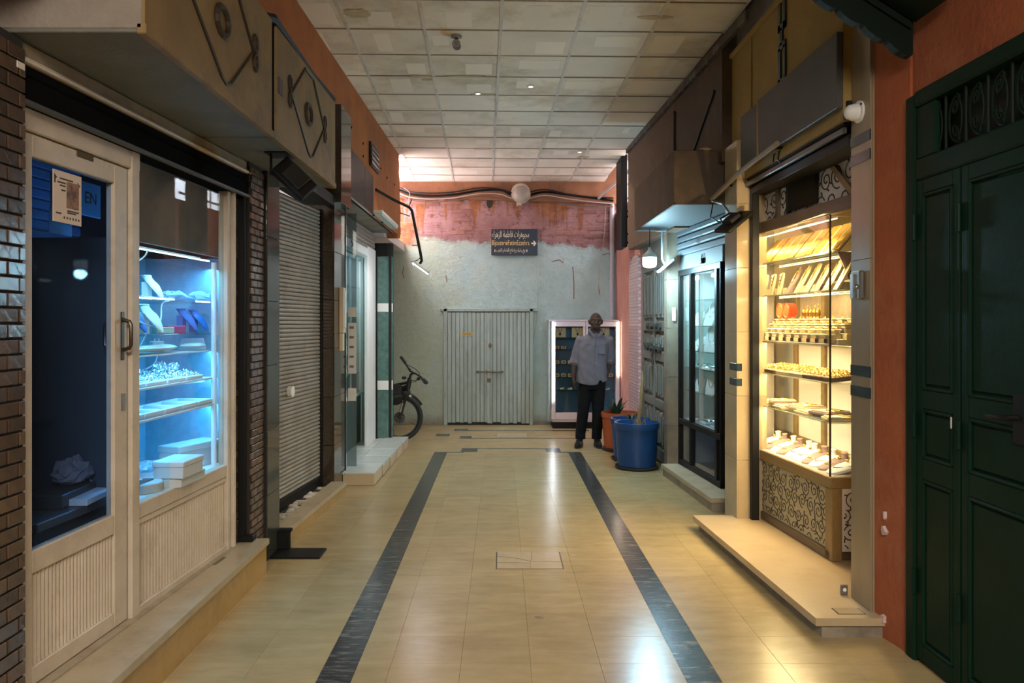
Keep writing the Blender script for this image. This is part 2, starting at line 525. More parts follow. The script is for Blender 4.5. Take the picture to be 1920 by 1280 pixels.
cover('floor_cover', 'cracked marble inspection cover in the middle of the passage floor', [onZ(931, 1066), onZ(1053, 1066), onZ(1050, 1035), onZ(933, 1035)],
      [[(0, .72), (.3, .6), (.52, .42), (1, .38)], [(.52, .42), (.5, .0)], [(.0, .33), (.3, .33), (.5, .3)], [(.56, 1), (.55, .6), (.52, .42)]])
cover('floor_cover', 'whole marble inspection cover in front of the plank door', [onZ(930, 819), onZ(990, 819), onZ(988, 812), onZ(932, 812)])

# ---- ceiling: lay-in tiles between white T-bars
CEILM = mat('ceiling_tile_board', (0.90, 0.845, 0.76), 0.9, col2=(0.80, 0.735, 0.64), scale=2.2, rand=0.10, world=True, bump=0.15, bscale=60, dirt=(0.38, 0.31, 0.19), dscale=1.1, damt=0.6)
CEILP = mat('ceiling_tile_patch', (0.87, 0.81, 0.725), 0.9, rand=0.05)
TBAR = mat('t_bar', (0.66, 0.64, 0.61), 0.5, dirt=(0.25, 0.2, 0.13), dscale=3, damt=0.6)
CROSS = mat('stained_t_bar', (0.26, 0.22, 0.16), .6, dirt=(0.12, 0.09, 0.05), dscale=4, damt=.7)
ce = thing('ceiling', 'stained suspended ceiling of pale tiles in a metal grid', 'ceiling', kind='structure')
PHI = 0.0224
def gpt(i, j):
    """grid crossing i across, j along"""
    a, b = 0.008 + 0.605 * i, 6.38 - 5.81 + 0.565 * j
    return (a * math.cos(PHI) - b * math.sin(PHI), 5.81 + b * math.cos(PHI) + a * math.sin(PHI))
def bounds(poly):
    poly = clip(poly, 1, 0.0329, 1.80 + 0.0329 * 5.81 + 0.02)
    if poly and min(p[1] for p in poly) < 10.67:
        poly = clip(poly, -1, 0.0247, 1.49 + 0.0247 * 5.81 + 0.02)
    elif poly:
        poly = clip(poly, -1, 0, 1.62)
    if poly: poly = clip(poly, 0, 1, YB)
    return poly
for j in range(-3, 12):
    for i in range(-3, 4):
        q = [gpt(i, j), gpt(i + 1, j), gpt(i + 1, j + 1), gpt(i, j + 1)]
        c = (sum(p[0] for p in q) / 4, sum(p[1] for p in q) / 4)
        p = bounds([(c[0] + (a - c[0]) * 0.982, c[1] + (b - c[1]) * 0.982) for a, b in q])
        if len(p) < 3 or max(a for a, b in p) - min(a for a, b in p) < 0.06: continue
        z = zc(c[1]); m = MB()
        n = len(p); dz = random.uniform(0, .004)
        vs = [(a, b, zc(b) + dz) for a, b in p] + [(a, b, zc(b) + .015 + dz) for a, b in p]
        m.add(vs, [tuple(range(n - 1, -1, -1)), tuple(range(n, 2 * n))] + [(k, (k + 1) % n, n + (k + 1) % n, n + k) for k in range(n)])
        tl = obj('ceiling_tile', m, CEILM, ce)
        # a paler embossed block in most tiles
        if len(p) == 4 and random.random() < 0.8:
            a0, a1 = sorted(random.sample([.08, .3, .5, .62, .9], 2)); b0, b1 = random.choice([(.15, .85), (.2, .6), (.4, .9)])
            pt = lambda a, b: (q[0][0] + (q[1][0] - q[0][0]) * a + (q[3][0] - q[0][0]) * b, q[0][1] + (q[1][1] - q[0][1]) * a + (q[3][1] - q[0][1]) * b)
            qq = [pt(a0, b0), pt(a1, b0), pt(a1, b1), pt(a0, b1)]
            vs = [(a, b, zc(b) + dz - .002) for a, b in qq] + [(a, b, zc(b) + dz + .001) for a, b in qq]
            obj('tile_relief', MB().add(vs, [(3, 2, 1, 0), (4, 5, 6, 7), (0, 1, 5, 4), (1, 2, 6, 5), (2, 3, 7, 6), (3, 0, 4, 7)]), CEILP, tl)
def bar(p, q, w, name='t_bar'):
    poly = bounds([(p[0], p[1]), (q[0], q[1])]) if False else None
    d = Vector((q[0] - p[0], q[1] - p[1], 0)).normalized(); nrm = Vector((-d.y, d.x, 0)) * w / 2
    vs = []
    for z in (-.004, .003):
        for c in (p, q):
            for sgn in (1, -1):
                vs.append((c[0] + sgn * nrm.x, c[1] + sgn * nrm.y, zc(c[1]) + z))
    m = MB().add(vs, [(0, 1, 3, 2), (4, 6, 7, 5), (0, 2, 6, 4), (1, 5, 7, 3), (0, 4, 5, 1), (2, 3, 7, 6)])
    return obj(name, m, TBAR, ce)
for i in range(-2, 4):
    p, q = gpt(i, -3), gpt(i, 11.0)
    if i == -2:
        p = gpt(i, -1.6)
    if i == 3:
        q = gpt(i, 1.0)
    q = (q[0], min(q[1], YB - .01))
    if i < 3: bar(p, q, 0.026)
for j in range(-2, 12):
    a, b = gpt(-3, j), gpt(3.5, j)
    p = (max(a[0], xl(a[1]) + .005) if a[1] < 10.6 else -1.6, a[1]); q = (min(b[0], xr(b[1]) - .005), b[1])
    if max(p[1], q[1]) < YB - 0.02: bar(p, q, 0.012, 't_bar').data.materials[0] = CROSS
obj('plenum_slab', B(-1.62, 2.1, -6.5, 12.6, 4.06, 4.2), CONCRETE, ce)
obj('plenum_slab', B(-1.62, 2.1, -6.5, 4.7, 3.96, 4.06), mat('plain_ceiling_board', (0.52, 0.46, 0.38), 0.9), ce)

STAIN = mat('water_stain', (0.40, 0.33, 0.20), .9, col2=(0.62, 0.55, 0.42), scale=14, world=True)
def cpt(u, v):
    y = (2.342 + .0201 * 5.81) / ((CV - v) / FPX + .0201)
    return ((u - CU) / FPX * y, y)
for (u0, v0, u1, v1) in [(763, 141, 818, 146), (790, 147, 812, 151), (830, 141, 920, 143), (640, 16, 700, 34), (880, 175, 935, 179), (888, 277, 928, 279.5), (1080, 292, 1105, 297), (1195, 28, 1260, 36)]:
    q = [cpt(u0, v0), cpt(u1, v0), cpt(u1, v1), cpt(u0, v1)]
    cx, cy = sum(p[0] for p in q) / 4, sum(p[1] for p in q) / 4
    hx, hy = abs(q[1][0] - q[0][0]) / 2, abs(q[2][1] - q[0][1]) / 2
    pts = [(cx + hx * math.cos(a) * random.uniform(.75, 1.1), cy + hy * math.sin(a) * random.uniform(.75, 1.1)) for a in [k * PI / 6 for k in range(12)]]
    obj('water_stain', MB().prism(pts, 'z', zc(cy) - .0045, zc(cy) + .002), STAIN, ce)
for (u, v, w, d_) in [(1010, 1157, .035, .03), (1075, 1041, .02, .02)]:
    p = onZ(u, v)
    obj('scuff_mark', MB().prism([(p[0] + w * math.cos(a) * random.uniform(.6, 1), p[1] + d_ * math.sin(a) * random.uniform(.5, 1)) for a in [k * PI / 5 for k in range(10)]], 'z', -.001, .0006), mat('scuffed_marble', (0.15, 0.10, 0.05), .3, col2=(0.26, 0.19, 0.10), scale=20, world=True), fl)

# ---- walls
wl = thing('wall_left', 'orange plaster wall above the shops and dark storefront wall below', 'wall', kind='structure')
m = MB()
m.prism([(xl(-6.5), -6.5), (xl(10.67), 10.67), (xl(10.67) - .28, 10.67), (xl(-6.5) - .28, -6.5)], 'z', 2.775, 4.1)
obj('upper_wall', m, ORANGE, wl)
m = MB()
m.prism([(-1.78, -6.5), (-1.78, 2.6), (-2.0, 2.6), (-2.0, -6.5)], 'z', 0, 2.66)
obj('lower_wall', m, CONCRETE, wl)
# ragged plaster end of the orange wall
m = MB(); x = xl(10.67)
prof = [(10.60, 2.72), (10.82, 2.74), (10.93, 2.84), (10.86, 2.95), (10.90, 3.1), (10.82, 3.3), (10.80, 3.5), (10.72, 3.6), (10.75, 3.72), (10.69, 3.80), (10.74, 3.86), (10.60, 3.9)]
m.prism(prof, 'x', x - .22, x - .002)
obj('plaster_edge', m, ORANGE, wl)
for (u, v) in [(663, 239), (682, 269), (682, 293), (711, 316), (721, 333), (733, 346), (742, 357)]:
    p = onX(u, v, -1.42)
    obj('wall_plug', MB().tube([(xl(p[1]) - .02, p[1], p[2]), (xl(p[1]) + .012, p[1], p[2])], 0.014, 6), BLACKP, wl)

wr = thing('wall_right', 'dark brown and ochre upper wall with a red rendered stretch', 'wall', kind='structure')
BROWN = mat('brown_sheet', (0.075, 0.05, 0.03), 0.7, col2=(0.045, 0.03, 0.02), scale=3, bump=0.2, bscale=18, world=True, dirt=(0.16, 0.10, 0.06), dscale=2.5, damt=0.5)
OCHRE = mat('ochre_plaster', (0.36, 0.25, 0.08), 0.85, col2=(0.30, 0.20, 0.06), scale=3, bump=0.3, bscale=40, world=True)
RED = mat('red_render', (0.36, 0.10, 0.035), 0.85, col2=(0.28, 0.075, 0.03), scale=4, bump=0.3, bscale=30, world=True, dirt=(0.42, 0.2, 0.12), dscale=2.2, damt=0.4)
PINK = mat('pink_render', (0.52, 0.25, 0.22), 0.85, col2=(0.42, 0.17, 0.12), scale=3, bump=0.3, bscale=25, world=True)
m = MB(); m.prism([(xr(6.45), 6.45), (xr(8.0), 8.0), (xr(8.0) + .2, 8.0), (xr(6.45) + .3, 6.45)], 'z', 2.9, zc(8) + .09)
obj('brown_cladding', m, BROWN, wr)
m = MB(); m.prism([(xr(8.0), 8.0), (xr(10.4), 10.4), (xr(10.4) + .25, 10.4), (xr(8.0) + .25, 8.0)], 'z', 2.55, zc(10.4) + .09)
obj('plaster_band', m, mat('brown_plaster', (0.17, 0.11, 0.07), 0.85, col2=(0.10, 0.065, 0.04), scale=3, bump=0.5, bscale=15, world=True, dirt=(0.26, 0.16, 0.11), dscale=3, damt=0.7), wr)
obj('ceiling_trim', MB().prism([(xr(5.8) - .03, 5.8), (xr(10.4) - .03, 10.4), (xr(10.4), 10.4), (xr(5.8), 5.8)], 'z', zc(10.4) - .05, zc(10.4) + .02), mat('dark_trim', (0.05, 0.045, 0.04), 0.6, dirt=(0.3, 0.28, 0.25), dscale=6, damt=0.8), wr)
# seam rods on the brown cladding
obj('seam_rod', MB().tube([(xr(7.95) - .012, 7.95, 3.02), (xr(7.95) - .012, 7.95, 3.7)], .012, 6), BLACKP, wr)
obj('seam_rod', MB().tube([(xr(7.4) - .012, 7.5, 3.02), (xr(6.6) - .012, 6.62, 3.52)], .010, 6), BLACKP, wr)
obj('ochre_facade', MB().prism([(1.86, 4.355), (1.86, 6.45), (2.1, 6.45), (2.1, 4.355)], 'z', 2.70, 3.76), OCHRE, wr)
obj('facade_cap', CB(1.835, 2.1, 4.36, 6.45, 3.72, 3.765, .01), OCHRE, wr)
obj('parapet_wall', B(1.90, 2.1, -6.5, 6.6, 3.765, 4.1), CONCRETE, wr)
obj('red_wall', MB().prism([(1.93, 4.13), (1.93, 4.36), (2.2, 4.36), (2.2, 3.86), (1.972, 3.86)], 'z', 0, 3.77), RED, wr)
obj('red_wall', B(1.985, 2.25, -6.5, 3.86, 2.685, 4.1), RED, wr)
obj('red_wall', B(1.985, 2.25, -6.5, 2.1, 0, 2.685), RED, wr)
for (u, v, w, h) in [(1663, 995, .028, .07), (1661, 1160, .03, .06), (1664, 965, .01, .05)]:
    p = onX(u, v, 1.95); mm = MB()
    mm.prism([(math.cos(a) * w * random.uniform(.5, 1) + p[1], math.sin(a) * h * random.uniform(.5, 1) * .5 + p[2]) for a in [k * PI / 4 for k in range(8)]], 'x', p[0] - .022, p[0] + .02)
    obj('paint_chip', mm, mat('pale_chip', (0.55, 0.42, 0.42), 0.8), wr)
# stretch between the carved door and the back wall
obj('pink_wall', B(1.80, 2.0, 10.2, YB, 0, 3.32), PINK, wr)
obj('backing_wall', B(2.02, 2.2, 6.45, 7.14, 0, 2.9), CONCRETE, wr)
obj('backing_wall', B(1.92, 2.1, 8.58, 10.2, 0, 2.9), CONCRETE, wr)

# ---- back wall
def back_material():
    m = bpy.data.materials.new('back_wall_paint'); m.use_nodes = True
    nt = m.node_tree; N = nt.nodes; L = nt.links; p = N['Principled BSDF']; p.inputs['Roughness'].default_value = 0.9
    g = N.new('ShaderNodeNewGeometry'); sp = N.new('ShaderNodeSeparateXYZ'); L.new(g.outputs['Position'], sp.inputs[0])
    def noise(sc, det=6, st=(1, 1, 1)):
        mp = N.new('ShaderNodeMapping'); mp.inputs['Scale'].default_value = st; L.new(g.outputs['Position'], mp.inputs['Vector'])
        n = N.new('ShaderNodeTexNoise'); n.inputs['Scale'].default_value = sc; n.inputs['Detail'].default_value = det; n.inputs['Roughness'].default_value = .65
        L.new(mp.outputs['Vector'], n.inputs['Vector']); return n.outputs['Fac']
    def math_(op, a, b):
        q = N.new('ShaderNodeMath'); q.operation = op
        for k, x in enumerate((a, b)):
            if isinstance(x, (int, float)): q.inputs[k].default_value = x
            else: L.new(x, q.inputs[k])
        return q.outputs[0]
    def rng(x, a, b, c=0, d=1):
        q = N.new('ShaderNodeMapRange'); q.inputs['From Min'].default_value = a; q.inputs['From Max'].default_value = b
        q.inputs['To Min'].default_value = c; q.inputs['To Max'].default_value = d; L.new(x, q.inputs['Value']); return q.outputs['Result']
    def mixc(f, a, b):
        x = N.new('ShaderNodeMix'); x.data_type = 'RGBA'
        L.new(f, x.inputs['Factor'])
        for k, c in (('A', a), ('B', b)):
            if isinstance(c, tuple): x.inputs[k].default_value = (*c, 1)
            else: L.new(c, x.inputs[k])
        return x.outputs['Result']
    n1 = noise(2.5); n2 = noise(9)
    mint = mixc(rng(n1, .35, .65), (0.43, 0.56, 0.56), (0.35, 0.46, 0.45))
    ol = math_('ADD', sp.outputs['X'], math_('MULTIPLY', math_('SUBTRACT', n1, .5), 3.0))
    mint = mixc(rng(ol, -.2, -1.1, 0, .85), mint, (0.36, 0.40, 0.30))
    mint = mixc(rng(n2, .55, .75, 0, .5), mint, (0.26, 0.30, 0.22))
    pink = mixc(rng(n1, .4, .6), (0.40, 0.225, 0.225), (0.30, 0.15, 0.145))
    pink = mixc(rng(n2, .55, .66, 0, .9), pink, (0.20, 0.075, 0.05))
    pink = mixc(rng(noise(22, 5, (.35, 1, 1.6)), .58, .66, 0, .7), pink, (0.16, 0.07, 0.05))
    orange = mixc(rng(n2, .4, .6), (0.36, 0.14, 0.055), (0.22, 0.085, 0.04))
    zz = math_('ADD', sp.outputs['Z'], math_('MULTIPLY', math_('SUBTRACT', n1, .5), .5))
    zl = math_('ADD', zz, math_('MULTIPLY', sp.outputs['X'], .06))
    c = mixc(rng(zl, 2.83, 2.88), mint, pink)
    # rust coloured drips and the bare band along the top
    streak = noise(3.5, 4, (2.2, 1, .12))
    zs = math_('ADD', sp.outputs['Z'], math_('MULTIPLY', math_('SUBTRACT', streak, .5), 2.6))
    c = mixc(rng(zs, 3.36, 3.52), c, orange)
    far = math_('ADD', sp.outputs['X'], math_('MULTIPLY', n1, .5))
    lf = math_('MULTIPLY', rng(far, -1.0, -1.22), rng(sp.outputs['Z'], 2.75, 2.85))
    c = mixc(math_('MULTIPLY', lf, rng(sp.outputs['Z'], 3.35, 3.15)), c, orange)
    # bottom dirt
    c = mixc(math_('MULTIPLY', rng(math_('ADD', sp.outputs['Z'], math_('MULTIPLY', n2, .25)), .32, .12), .8), c, (0.16, 0.12, 0.08))
    L.new(c, p.inputs['Base Color'])
    b = N.new('ShaderNodeBump'); b.inputs['Strength'].default_value = .6; b.inputs['Distance'].default_value = .03
    h = math_('ADD', noise(14, 8), math_('MULTIPLY', noise(5, 8, (.4, 1, 2.5)), rng(zl, 2.8, 2.95, .3, 4.0)))
    L.new(h, b.inputs['Height']); L.new(b.outputs['Normal'], p.inputs['Normal'])
    return m
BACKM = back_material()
ow = thing('wall_outer', 'plain unseen outer walls and flat roofs added to shut sky light out of the shops', 'wall', kind='structure')  # unseen shell added to stop sun and sky leaking in
obj('blocking_wall', B(-4.1, -4.0, -6.6, 13.0, 0, 4.2), CONCRETE, ow)
obj('blocking_wall', B(4.0, 4.1, -6.6, 13.0, 0, 4.2), CONCRETE, ow)
obj('blocking_roof', B(-4.1, -1.5, -6.6, 10.2, 4.1, 4.2), CONCRETE, ow)
obj('blocking_roof', B(1.95, 4.1, -6.6, 10.0, 4.1, 4.2), CONCRETE, ow)
obj('blocking_wall', B(-4.1, -3.5, 10.1, 10.2, 0, 4.2), CONCRETE, ow)
obj('blocking_wall', B(-4.1, -1.5, -6.6, -6.5, 0, 4.2), CONCRETE, ow)
obj('blocking_wall', B(2.0, 4.1, -6.6, -6.5, 0, 4.2), CONCRETE, ow)
obj('blocking_wall', B(2.05, 4.1, 9.9, 10.0, 0, 3.25), CONCRETE, ow)
obj('blocking_wall', B(3.2, 4.1, 9.9, 10.0, 3.25, 4.2), CONCRETE, ow)
wb = thing('wall_back', 'end wall with peeling pink plaster above pale mint green paint', 'wall', kind='structure')
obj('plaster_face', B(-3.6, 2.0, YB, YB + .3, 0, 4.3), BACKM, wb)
# courses where the render has fallen off
BR = mat('bare_brick', (0.34, 0.17, 0.15), 0.9, col2=(0.24, 0.11, 0.09), scale=12, bump=0.4, bscale=40, rand=.2)
bme = MB().cbox(0, 0, 0, .30, .03, .06, .008).mesh('brick'); bme.materials.append(BR)
for (u, v) in [(1058, 437), (1084, 437), (1112, 442), (1120, 428), (1146, 430), (1132, 414), (1100, 398), (1066, 382), (1092, 378), (1120, 384), (780, 378), (812, 382), (850, 380), (868, 396), (866, 412), (874, 428), (858, 436), (1032, 372), (1142, 398)]:
    p = onY(u, v, YB)
    obj('brick', bme, None, wb, loc=(p[0], YB - .003, p[2]), rot=(random.uniform(-.05, .05), random.uniform(-.03, .03), 0)).scale = (random.uniform(.7, 1.1), .6, random.uniform(.8, 1.2))
obj('top_beam', MB().prism([(-1.6, 3.56), (1.9, 3.46), (1.9, 4.2), (-1.6, 4.2)], 'y', YB - .06, YB + .05), mat('stained_beam', (0.34, 0.15, 0.07), .9, col2=(0.20, 0.085, 0.05), scale=2.2, bump=.4, bscale=14, world=True, dirt=(0.10, 0.05, 0.035), dscale=3, damt=.7), wb)
obj('wall_hole', MB().prism([(math.cos(k * PI / 4) * .05 + onY(918, 380, YB)[0], math.sin(k * PI / 4) * .09 + onY(918, 380, YB)[2]) for k in range(8)], 'y', YB - .006, YB + .02), BLACKP, wb)
for pts in ([(757, 500), (755, 512), (758, 522)], [(1074, 500), (1076, 530), (1076, 560)], [(836, 516), (838, 528)], [(1035, 490), (1048, 487), (1056, 492)], [(1130, 478), (1142, 474), (1146, 488)], [(1122, 535), (1124, 552)]):
    obj('crack', MB().tube([onY(u, v, YB - .002) for u, v in pts], .007, 5), mat('rust_crack', (0.22, 0.10, 0.07), 0.9), wb)
obj('wall_front', B(-2.2, 2.4, -6.7, -6.5, 0, 4.1), CONCRETE)  # unseen, added to keep the sky out behind the viewer
tag(bpy.data.objects['wall_front'], 'plain grey unseen wall added to close the passage behind the viewer', 'wall', kind='structure')

# ---- side alley and light shafts at the far end
PALE = mat('pale_render', (0.72, 0.64, 0.62), 0.9, col2=(0.62, 0.54, 0.52), scale=3, world=True)
ls = thing('wall_shaft_left', 'pale walls of the open light shaft above the side alley', 'wall', kind='structure')
obj('shaft_wall', B(-3.6, -3.4, 10.1, 12.9, 0, 4.9), PALE, ls)
obj('shaft_wall', B(-3.5, -1.75, 10.1, 10.3, 2.6, 4.9), PALE, ls)
obj('shaft_wall', B(-3.5, -1.7, YB + .01, YB + .25, 4.3, 4.9), PALE, ls)
obj('alley_roof', B(-3.5, -1.52, 10.35, YB + .05, 2.72, 2.84), PALE, ls)
obj('alley_wall', B(-3.5, -1.75, 10.14, 10.34, 0, 2.72), PALE, ls)
rs = thing('wall_shaft_right', 'pale walls of the light shaft beyond the black hanging bar', 'wall', kind='structure')
obj('shaft_wall', B(3.0, 3.2, 9.9, 12.9, 3.2, 4.9), PALE, rs)
obj('shaft_wall', B(1.95, 3.2, 9.9, 10.1, 3.2, 4.9), PALE, rs)
obj('shaft_wall', B(1.95, 3.2, YB + .01, YB + .25, 3.3, 4.9), mat('pale_blue_render', (0.55, 0.66, 0.72), 0.9), rs)
obj('shaft_floor', B(1.9, 3.1, 10.0, YB, 3.22, 3.32), CONCRETE, rs)
for k in range(4):
    obj('window_bar', CB(1.86, 1.885, 11.1 + k * .36, 11.14 + k * .36, 3.32, 4.0, .003), WHITEP, rs)
for z in (3.42, 3.62, 3.82):
    obj('window_bar', CB(1.855, 1.88, 10.9, 12.4, z, z + .03, .003), WHITEP, rs)

# ---- plank door in the back wall
MINT = mat('mint_painted_wood', (0.33, 0.40, 0.37), 0.6, col2=(0.27, 0.33, 0.30), scale=4, stretch=(3, 3, .5), rand=.08, dirt=(0.18, 0.17, 0.12), dscale=6, damt=.6)
d1 = thing('door_1', 'closed double plank door painted pale mint green in the back wall', 'door', kind='structure')
X0, X1 = onY(838, 600, YB)[0], onY(994, 600, YB)[0]
ZT = 1.775
obj('door_recess', B(X0, X1, YB - .02, YB + .02, .0, ZT), mat('dark_gap', (0.03, 0.035, 0.03), .9), d1)
for (a, b, z0, z1) in [(X0 - .05, X0 + .01, 0, ZT + .05), (X1 - .01, X1 + .05, 0, ZT + .05), (X0 - .1, X1 + .12, ZT, ZT + .05)]:
    obj('door_frame', CB(a, b, YB - .055, YB + .01, z0, z1, .006), MINT, d1)
n = 20; w = (X1 - X0 - .03) / n; xm = (X0 + X1) / 2
for k in range(n):
    a = X0 + .012 + k * w + (.006 if k >= n // 2 else 0)
    cut = random.choice([0, 0, .012, .02])
    obj('plank', CB(a + .002, a + w - .003, YB - .045 + random.uniform(-.003, .003), YB - .015, .025 + cut, ZT - .012, .004), MINT, d1)
obj('meeting_strip', CB(xm - .02, xm + .022, YB - .062, YB - .04, .03, ZT - .02, .006), MINT, d1)
bo = obj('bolt', MB().tube([onY(893, 697, YB - .07), onY(944, 697, YB - .07)], .011, 8), mat('rusty_iron', (0.16, 0.12, 0.09), .6, .5), d1)
for u in (896, 912, 924, 940):
    p = onY(u, 697, YB - .06); obj('bolt_staple', CB(p[0] - .012, p[0] + .012, YB - .085, YB - .04, p[2] - .022, p[2] + .022, .004), mat('rusty_iron', (0, 0, 0)), d1)
p = onY(917, 712, YB - .075)
pl = obj('padlock', CB(p[0] - .028, p[0] + .028, YB - .095, YB - .06, p[2] - .035, p[2] + .025, .006), mat('rusty_iron', (0, 0, 0)), d1)
obj('shackle', MB().tube([(p[0] + .02 * math.cos(a), YB - .078, p[2] + .03 + .03 * math.sin(a)) for a in [PI * k / 8 for k in range(9)]], .006, 6), STEEL, pl)
p = onY(919, 648, YB - .065)
obj('old_lock', MB().prism([(p[0] + .03 * math.cos(k * PI / 4) * (1, .7)[k % 2], p[2] + .045 * math.sin(k * PI / 4)) for k in range(8)], 'y', YB - .07, YB - .05), mat('rusty_iron', (0, 0, 0)), d1)
p = onY(876, 626, YB - .05)
s = obj('yellow_sticker', CB(p[0] - .09, p[0] + .09, YB - .052, YB - .047, p[2] - .025, p[2] + .02, .001), mat('yellow_print', (0.50, 0.32, 0.05), .6), d1)
obj('print_line', CB(p[0] - .07, p[0] + .06, YB - .0535, YB - .051, p[2] - .004, p[2] + .004, .001), BLACKP, s)

# ================================================================== LEFT SIDE
GRAN = mat('dark_granite', (0.045, 0.047, 0.045), 0.10, col2=(0.03, 0.032, 0.03), scale=40, rand=.25, spec=.6)
BRKM = mat('glazed_brown_brick', (0.060, 0.040, 0.030), 0.22, col2=(0.095, 0.058, 0.036), scale=14, rand=.35, bump=.12, bscale=30)
MORT = mat('dark_mortar', (0.018, 0.015, 0.013), .9)
STEPM = mat('step_marble', (0.46, 0.39, 0.28), .35, col2=(0.38, 0.31, 0.20), scale=5, dirt=(0.2, 0.14, 0.07), dscale=4, damt=.5, world=True)
STEPF = mat('lit_riser_marble', (0.44, 0.29, 0.10), .35, col2=(0.35, 0.22, 0.07), scale=4, dirt=(0.2, 0.12, 0.05), dscale=5, damt=.5, world=True)  # yellow light of the gold shop is put into the stone colour

t = thing('trim_1', 'glazed dark brown brick pier beside the cream glass door', 'pier', kind='structure')
bricks(t, BRKM, MORT, -1.725, 2.60, 2.885, 0.0, 2.62, 0.125, 0.048, 1, shift=.05)
p = onX(40, 124, -1.715)
obj('sticker', CB(-1.716, -1.711, p[1] - .03, p[1] + .016, p[2] - .012, p[2] + .012, .0008), mat('white_sticker', (0.7, 0.66, 0.6), .6), t)
t = thing('trim_2', 'glazed brown brick pier between the silver window and the roller shutter', 'pier', kind='structure')
bricks(t, BRKM, MORT, -1.60, 5.07, 5.36, 0.0, 2.62, 0.108, 0.041, 1, shift=.03)
t = thing('trim_3', 'narrow brown brick reveal beside the black shutter guide', 'pier', kind='structure')
bricks(t, BRKM, MORT, -1.665, 4.955, 5.03, 0.22, 2.40, 0.072, 0.041, 1, wall_t=.08)
t = thing('trim_4', 'black steel guide channel beside the silver window', 'channel', kind='structure')
obj('channel', CB(-1.67, -1.615, 5.03, 5.072, .22, 2.43, .004), BLACK, t)
obj('channel_foot', CB(-1.68, -1.56, 5.02, 5.10, .222, .262, .006), BLACK, t)

def tiled_pier(name, label, x0, x1, y0, y1, z0, z1, nt, m, faces, th=.012, core=None, joint=.003):
    """a pier clad with stacked stone slabs on the named faces ('+x','-x','-y')"""
    t = thing(name, label, 'pilaster', kind='structure')
    obj('core', B(x0 + .001, x1 - .001, y0 + .001, y1 - .001, z0, z1), core or MORT, t)
    h = (z1 - z0) / nt
    for k in range(nt):
        a, b = z0 + k * h + joint / 2, z0 + (k + 1) * h - joint / 2
        if '+x' in faces: obj('slab', CB(x1, x1 + th, y0 - (th if '-y' in faces else 0), y1, a, b, .0015), m, t)
        if '-x' in faces: obj('slab', CB(x0 - th, x0, y0 - (th if '-y' in faces else 0), y1, a, b, .0015), m, t)
        if '-y' in faces: obj('slab', CB(x0, x1, y0 - th, y0, a, b, .0015), m, t)
    return t
tiled_pier('trim_5', 'polished dark granite pilaster between the brick pier and the roller shutter', -1.9, -1.582, 5.37, 5.66, .0, 2.62, 6, GRAN, ('+x',))
GRANB = mat('dark_brown_granite', (0.035, 0.028, 0.02), .08, col2=(0.06, 0.045, 0.03), scale=30, rand=.3, spec=.6)
tiled_pier('trim_6', 'polished dark stone pilaster after the roller shutter', -1.95, -1.575, 7.50, 7.98, .0, 2.72, 6, GRANB, ('+x', '-y'))

# ---- marble steps
def step(name, label, poly, z, nose=.03, th=.035, m=STEPM, mf=STEPF):
    t = thing(name, label, 'step', kind='structure')
    obj('riser', MB().prism(poly[1], 'z', 0, z - th), mf, t)
    obj('tread', MB().prism(poly[0], 'z', z - th, z), m, t)
    return t
step('trim_7', 'cream marble doorstep below the glass door and the silver window', ([(-1.505, 1.0), (-1.485, 5.12), (-1.72, 5.12), (-1.90, 1.0)], [(-1.52, 1.0), (-1.50, 5.11), (-1.80, 5.11), (-1.90, 1.0)]), .222)
st = bpy.data.objects['trim_7']
for (u, v, w) in [(405, 1053, .09), (310, 1115, .07), (420, 1030, .06)]:
    p = onZ(u, v, .222)
    obj('broken_edge', MB().prism([(p[0] - .04, p[1] - w), (p[0] + .02, p[1] - w * .6), (p[0] + .03, p[1] + w), (p[0] - .03, p[1] + w * .8)], 'z', .221, .2245), mat('broken_stone', (0.16, 0.13, 0.08), .9), st)
obj('sill_strip', MB().prism([(-1.72, 3.0), (-1.625, 4.95), (-1.665, 4.96), (-1.78, 3.0)], 'z', .221, .232), mat('sill_concrete', (0.40, 0.34, 0.25), .7, col2=(0.28, 0.23, 0.16), scale=12), st)
t = step('trim_8', 'low cream marble kerb below the roller shutter', ([(-1.535, 5.66), (-1.45, 7.49), (-1.59, 7.49), (-1.66, 5.66)], [(-1.55, 5.66), (-1.465, 7.48), (-1.58, 7.48), (-1.65, 5.66)]), .115)
obj('rubble_bed', MB().prism([(-1.65, 5.66), (-1.58, 7.49), (-1.80, 7.49), (-1.95, 5.66)], 'z', 0, .07), mat('dark_earth', (0.05, 0.045, 0.035), .95), t)
for k in range(46):
    y = random.uniform(5.75, 7.45); x = -1.655 + (y - 5.66) * .04 - random.uniform(.0, .13)
    r = random.uniform(.025, .05)
    obj('pale_stone', MB().ball((0, 0, 0), (r, r * random.uniform(.7, 1.5), r * .45), 7, 4), mat('pale_pebble', (0.50, 0.45, 0.38), .8, rand=.3), t, loc=(x, y, .075), rz=random.uniform(0, 3))
